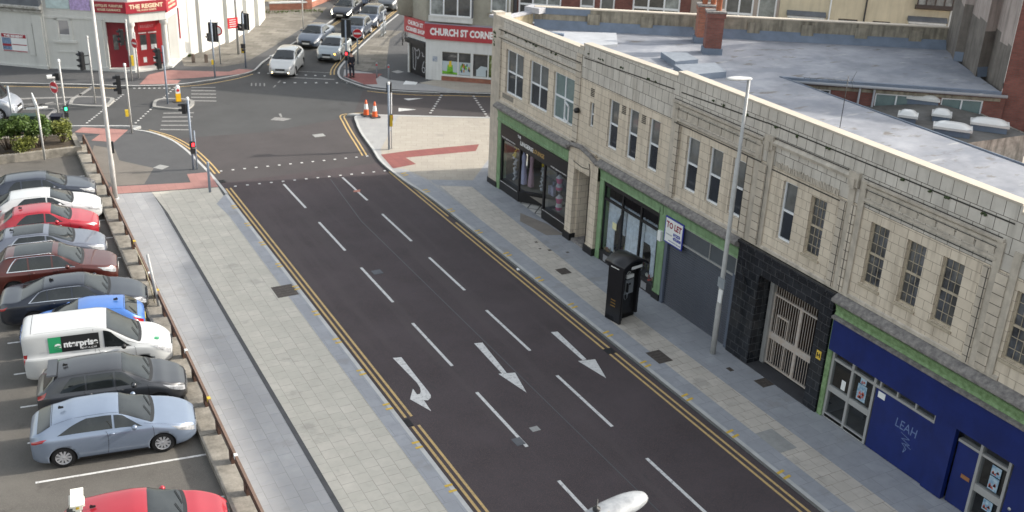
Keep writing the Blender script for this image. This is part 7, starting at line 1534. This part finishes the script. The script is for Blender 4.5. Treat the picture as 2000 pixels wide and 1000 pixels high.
# 3 van
f = 4.45 / 2
vs_ = dict(L=4.45, Wd=1.84, H=1.84, top=[(-f, 1.70), (-f + .05, 1.80), (-f + .3, 1.83), (.0, 1.85), (.32, 1.80), (1.28, 1.10), (1.6, 1.05), (f - .35, .95), (f - .08, .80), (f, .68)], belt=[(-f, 1.02), (0, 1.02), (1.2, 1.0), (f - .35, .90), (f, .60)], wb=2.73, fo=.9, wr=0, r=.32, tumble=.83, nose=.28, tail=.07)
w = dict(cowl=1.30, top=.34, rtop=-f + .25, rbase=None, side=[(.20, 1.02, 6.25, 7.75, .58, 0.0)], tl=(.0, .12, 4.2, 6.3), mblack=True, gz=.62)
vr, vc = car('white panel van lettered on its side, parked beside the blue hatchback', 'van', park((5.22, 33.0), -8.5, 4.45), -8.5, vs_, WHT, GP, win=w, doors=(1.08, .0), name='parked_van', spokes=6)
def vpatch(nm, m, x0, x1, v0, v1, off=.008, nx=8, nv=3):
    for s in (1, -1): b = MB(); vc.patch(b, x0, x1, v0, v1, off, s, nx, nv); b.build(nm, m, vr, local=True)
vpatch('sign_panel', CTRIM, -1.35, .06, 6.25, 7.55); vpatch('sign_end', mat('panel_green', (0.02, 0.30, 0.12), .5), -1.46, -1.08, 6.25, 7.55, .010)
vpatch('rubbing_strip', CTRIM, -1.42, -.72, 5.35, 5.5); vpatch('panel_gap', GAP, -.1, -.092, 2.6, 8.0, .004, 1, 8)
def vtext(sn, size, xc_, v, width, m, side, z0=.010, bold=.0):
    cu = bpy.data.curves.new('lettering', 'FONT'); cu.body = sn; cu.size = size; cu.offset = bold; cu.align_x = 'CENTER'; cu.extrude = 0.002
    t = bpy.data.objects.new('lettering', cu); COL.objects.link(t); dg = bpy.context.evaluated_depsgraph_get(); me = bpy.data.meshes.new_from_object(t.evaluated_get(dg)); bpy.data.objects.remove(t)
    xs = [p.co.x for p in me.vertices]; k = width / (max(xs) - min(xs))
    p0 = vc.Po(xc_, v, z0, side); p1 = vc.Po(xc_, v + 1.0, z0, side); up = (p1 - p0).normalized()
    for p in me.vertices: x, y, z = p.co; p.co = p0 + Vector((1 if side < 0 else -1, 0, 0)) * x * k + up * y + Vector((0, side * (.004 + z), 0))
    me.materials.clear(); me.materials.append(m)
    for q in me.polygons: q.material_index = 0
    o = bpy.data.objects.new('lettering', me); COL.objects.link(o); o.parent = vr; WM[o] = WM[vr]
WLC = mat('white_letter', (0, 0, 0))
for sd in (1, -1):
    vtext('nterprise', .29, -.50 if sd < 0 else -.60, 6.62, 1.02, WLC, sd, .04, .012); vtext('RENT-A-CAR', .08, -.28, 6.36, .5, WLC, sd, .035); vtext('e', .32, -1.18, 6.6, .2, WLC, sd, .06, .014)
b = MB(); 
for dy in (-.28, -.08): b.face([tuple(vc.Po(1.72, 10, .01, -1) + Vector(q)) for q in ((-.12, dy * .5, .0), (.16, dy * .5 - .02, -.03), (.16, dy * .5 + .06, -.03), (-.12, dy * .5 + .06, .0))])
b.build('bonnet_strip', mat('panel_green', (0, 0, 0)), vr, local=True)
b = MB(); b.box(-f - .055, -f - .045, -.01, .01, .5, 1.6); b.build('rear_door_gap', GAP, vr, local=True)
# 4 blue hatch, tail to the rail
s, w = hatch(L=3.95, W=1.72, H=1.47, wb=2.49, fo=.80, hood=.96, nose=.75, cowl=.98, tail=1.02, rake=.52, r=.30, beltr=1.0, screen=.86); sides(w, (-.05,), rs=.35)
w['tl'] = (.02, .36, 5.4, 6.9)
car('bright blue hatchback parked with its tail to the rail, beyond the white van', 'car', (4.78 - 1.99, 35.02 + .28), 171.5, s, BLU, GP, win=w, doors=(.9, -.3), extras=('antenna',))
# 5 black saloon
f = 4.85 / 2
sal = dict(L=4.85, Wd=1.85, H=1.46, top=[(-f, .92), (-f + .08, 1.03), (-f + .62, 1.07), (-f + 1.45, 1.40), (-f + 1.95, 1.455), (.20, 1.46), (.45, 1.42), (1.12, 1.03), (1.5, .99), (f - .45, .86), (f - .1, .73), (f, .62)], belt=[(-f, .82), (-f + .4, .98), (0, .97), (1.1, .96), (f - .3, .74), (f, .56)], wb=2.93, fo=.82, wr=0, r=.345, tumble=.66, nose=.30, tail=.2)
w = dict(cowl=1.20, top=.42, rtop=-f + 1.42, rbase=-f + .72); w['side'] = [(.0, .92, 6.25, 7.9, .52, 0), (-.82, -.06, 6.25, 7.9, 0, 0), (-1.42, -.87, 6.25, 7.9, 0, .42)]; w['tl'] = (.0, .30, 4.8, 5.7); w['rv'] = 8.45
car('black saloon with bright window trim parked behind the blue hatchback', 'car', park((5.2, 37.16), -9, 4.85), -9, sal, NVY, GP, win=w, doors=(1.05, .0, -.85), extras=('antenna',), chrome_line=True)
# 6 copper suv
s, w = hatch(L=4.45, W=1.86, H=1.64, wb=2.67, fo=.92, hood=1.08, nose=.90, cowl=1.06, tail=1.12, rake=.55, r=.36, beltr=1.04, screen=.80, tumble=.72, nf=.7); sides(w, (.02, -.80), rs=.4); w['gz'] = .74
car('copper brown tall car with silver roof rails and glass roof', 'car', park((4.62, 39.95), -9, 4.45), -9, s, BRN, GP, win=w, doors=(1.0, .0, -.85), extras=('rails', 'sunroof'), chrome_line=True, spokes=5)
# 7 steel blue hatch
s, w = hatch(L=4.28, W=1.81, H=1.46, wb=2.62, fo=.87, hood=.98, nose=.77, cowl=1.02, tail=1.02, rake=.58, r=.335, beltr=.95, screen=.86); sides(w, (.02,), rear=-1.28, rs=.35)
car('steel blue five door hatchback with a dark glass roof beside the small red car', 'car', park((4.57, 42.5), -8, 4.28), -8, s, SGB, GP, win=w, doors=(.95, .02, -.82), extras=('antenna', 'sunroof'), chrome_line=True, spokes=5)
# 8 small red
s, w = hatch(L=3.75, W=1.72, H=1.47, wb=2.34, fo=.75, hood=1.0, nose=.80, cowl=.86, tail=1.06, rake=.50, r=.32, beltr=.96, screen=.70); sides(w, (-.10,), rs=.45); w['hl'] = (.50, .12, 4.9, 5.95)
car('small red car with a rounded tail between the steel blue and white hatchbacks', 'car', park((4.65, 44.9), -8, 3.75), -8, s, RD_, GP, win=w, doors=(.8, -.35), extras=('antenna',))
# 9 white hatch
s, w = hatch(L=4.25, W=1.79, H=1.42, wb=2.58, fo=.86, hood=.96, nose=.76, cowl=1.02, tail=1.0, rake=.60, r=.325, beltr=.94, screen=.84); sides(w, (.0,), rear=-1.25, rs=.40)
car('white hatchback with dark windows parked in front of the tall lamp column', 'car', park((5.08, 47.0), -7, 4.25), -7, s, WHT, GP, win=w, doors=(.95, .0), extras=())
# 10 slate hatch
s, w = hatch(L=4.33, W=1.77, H=1.43, wb=2.69, fo=.78, hood=.96, nose=.78, cowl=.98, tail=1.0, rake=.58, r=.325, beltr=.93, screen=.78); sides(w, (.0, -.85), rs=.35)
car('dark slate blue hatchback, furthest of the row near the shrub bed', 'car', park((5.18, 49.3), -7, 4.33), -7, s, SLT, GP, win=w, doors=(.95, .0, -.85), extras=())
# 11 red at the bottom
s, w = hatch(L=4.05, W=1.74, H=1.46, wb=2.51, fo=.82, hood=.96, nose=.74, cowl=1.0, tail=1.0, rake=.52, r=.31, beltr=1.02, screen=.86); sides(w, (.0, -.78), rs=.32)
car('red hatchback cut off by the bottom edge of the picture', 'car', park((4.62, 23.05), -9, 4.05), -9, s, RD_, GP, win=w, doors=(.95, .0, -.8), extras=('antenna',))
# far street queue: heading down towards the junction
HD = math.degrees(math.atan2(-.82, -.57)) 
def q(label, front, s, w, paint, **k): a = R(HD + k.pop('dh', 0)); L = s['L']; return car(label, k.pop('cat', 'car'), (front[0] - math.cos(a) * L / 2, front[1] - math.sin(a) * L / 2), math.degrees(a), s, paint, GQ, win=w, far=True, name='queueing_car' if 'name' not in k else k.pop('name'), **k)
s, w = hatch(L=4.2, W=1.74, H=1.55, wb=2.6, fo=.85, hood=1.06, nose=.80, cowl=1.2, tail=1.1, rake=.5, r=.32, beltr=1.12, screen=.95, ends=(.34, .22)); sides(w, (.1,), rs=.4)
q('white rounded electric hatchback leading the queue, lamps lit', (19.35, 67.35), s, w, WHT, dh=6, lights='fog', doors=(1.0, .1, -.8), name='moving_car')
s, w = hatch(L=4.1, W=1.70, H=1.49, wb=2.5, fo=.8, hood=1.02, nose=.76, cowl=1.12, tail=1.0, rake=.5, r=.30, screen=.88); sides(w, (.1,), rs=.35)
q('pale silver car with its amber indicator lit, waiting at the stop line', (23.55, 70.35), s, w, LGR, lights='indicator', doors=(.95, .1, -.8))
s2 = dict(sal); s2.update(L=4.55, Wd=1.77, H=1.43); f = 4.55 / 2
s2['top'] = [(-f, .90), (-f + .08, 1.0), (-f + .5, 1.03), (-f + 1.3, 1.37), (-f + 1.8, 1.425), (.15, 1.43), (.4, 1.39), (1.05, 1.0), (1.4, .96), (f - .45, .84), (f - .1, .72), (f, .6)]; s2['belt'] = [(-f, .8), (-f + .4, .95), (0, .94), (1.0, .93), (f - .3, .72), (f, .55)]; s2['wb'] = 2.65; s2['fo'] = .9; s2['r'] = .32
w2 = dict(cowl=1.12, top=.38, rtop=-f + 1.3, rbase=-f + .62, side=[(.0, .86, 6.25, 7.9, .5, 0), (-.95, -.06, 6.25, 7.9, 0, .35)], tl=(.0, .3, 4.8, 5.7))
q('grey blue saloon on the left of the queue behind the white car', (23.5, 74.75), s2, w2, carpaint('grey_blue', (0.075, 0.095, 0.13), .4), doors=(1.0, .0, -.8), dh=-2)
s, w = hatch(L=3.9, W=1.68, H=1.5, wb=2.45, fo=.78, hood=1.0, nose=.78, cowl=1.0, tail=1.0, rake=.45, r=.30, screen=.8); sides(w, (.0,), rs=.3)
q('dark small car with lit headlamps behind the signal pole', (27.55, 76.35), s, w, DBL, lights='main', doors=(.9, .0))
s, w = hatch(L=4.2, W=1.74, H=1.52, wb=2.55, fo=.82, hood=1.02, nose=.78, cowl=1.12, tail=1.0, rake=.5, r=.31, screen=.9); sides(w, (.05,), rs=.35)
q('dark grey hatchback in the right lane of the queue near the guard rail', (30.15, 80.1), s, w, DBL, doors=(.95, .0, -.8))
q('black estate with bright white headlamps in the left lane of the queue', (29.3, 83.75), s2, w2, NVY, lights='xenon', doors=(1.0, .0, -.8))
s, w = hatch(L=4.3, W=1.80, H=1.66, wb=2.7, fo=.85, hood=1.08, nose=.86, cowl=1.25, tail=1.1, rake=.4, r=.32, screen=.9); sides(w, (.1,), rs=.25)
q('silver grey people carrier in the right lane behind the dark grey hatchback', (34.25, 86.1), s, w, MGR, doors=(1.0, .05, -.8))
s, w = hatch(L=4.4, W=1.80, H=1.62, wb=2.7, fo=.85, hood=1.05, nose=.84, cowl=1.15, tail=1.1, rake=.4, r=.32, screen=.8); sides(w, (.1,), rs=.25)
q('pale blue car half hidden behind the black estate', (32.8, 89.2), s, w, carpaint('pale_blue', (.30, .36, .47), .3), doors=(1.0, .05))
s, w = hatch(); sides(w, (.0,))
q('black car with bright lamps at the far right of the queue', (38.3, 92.3), s, w, NVY, lights='xenon')
q('dark blue car at the top edge of the picture', (36.6, 95.0), s, w, carpaint('royal_blue', (.02, .06, .17), .3))
# van entering from the left
f = 4.7 / 2
v2 = dict(L=4.7, Wd=1.86, H=1.98, top=[(-f, 1.9), (-f + .05, 1.95), (.0, 1.98), (f - 1.25, 1.93), (f - .62, 1.18), (f - .35, 1.08), (f - .08, .88), (f, .72)], belt=[(-f, 1.1), (0, 1.1), (f - .7, 1.06), (f - .3, .95), (f, .62)], wb=3.0, fo=.8, wr=0, r=.34, tumble=.86, nose=.2, tail=.05)
w = dict(cowl=f - .62, top=f - 1.2, rtop=-f + .2, rbase=None, side=[(f - 2.0, f - .95, 6.25, 7.7, .35, 0.0)], tl=(.0, .12, 4.2, 6.3), mblack=True, gz=.66)
car('silver van entering the picture at the left edge of the junction', 'van', (1.12, 65.1), -24, v2, carpaint('silver', (.36, .39, .44), .5), None, win=w, doors=(f - 1.0, f - 2.1), name='moving_van', spokes=6)
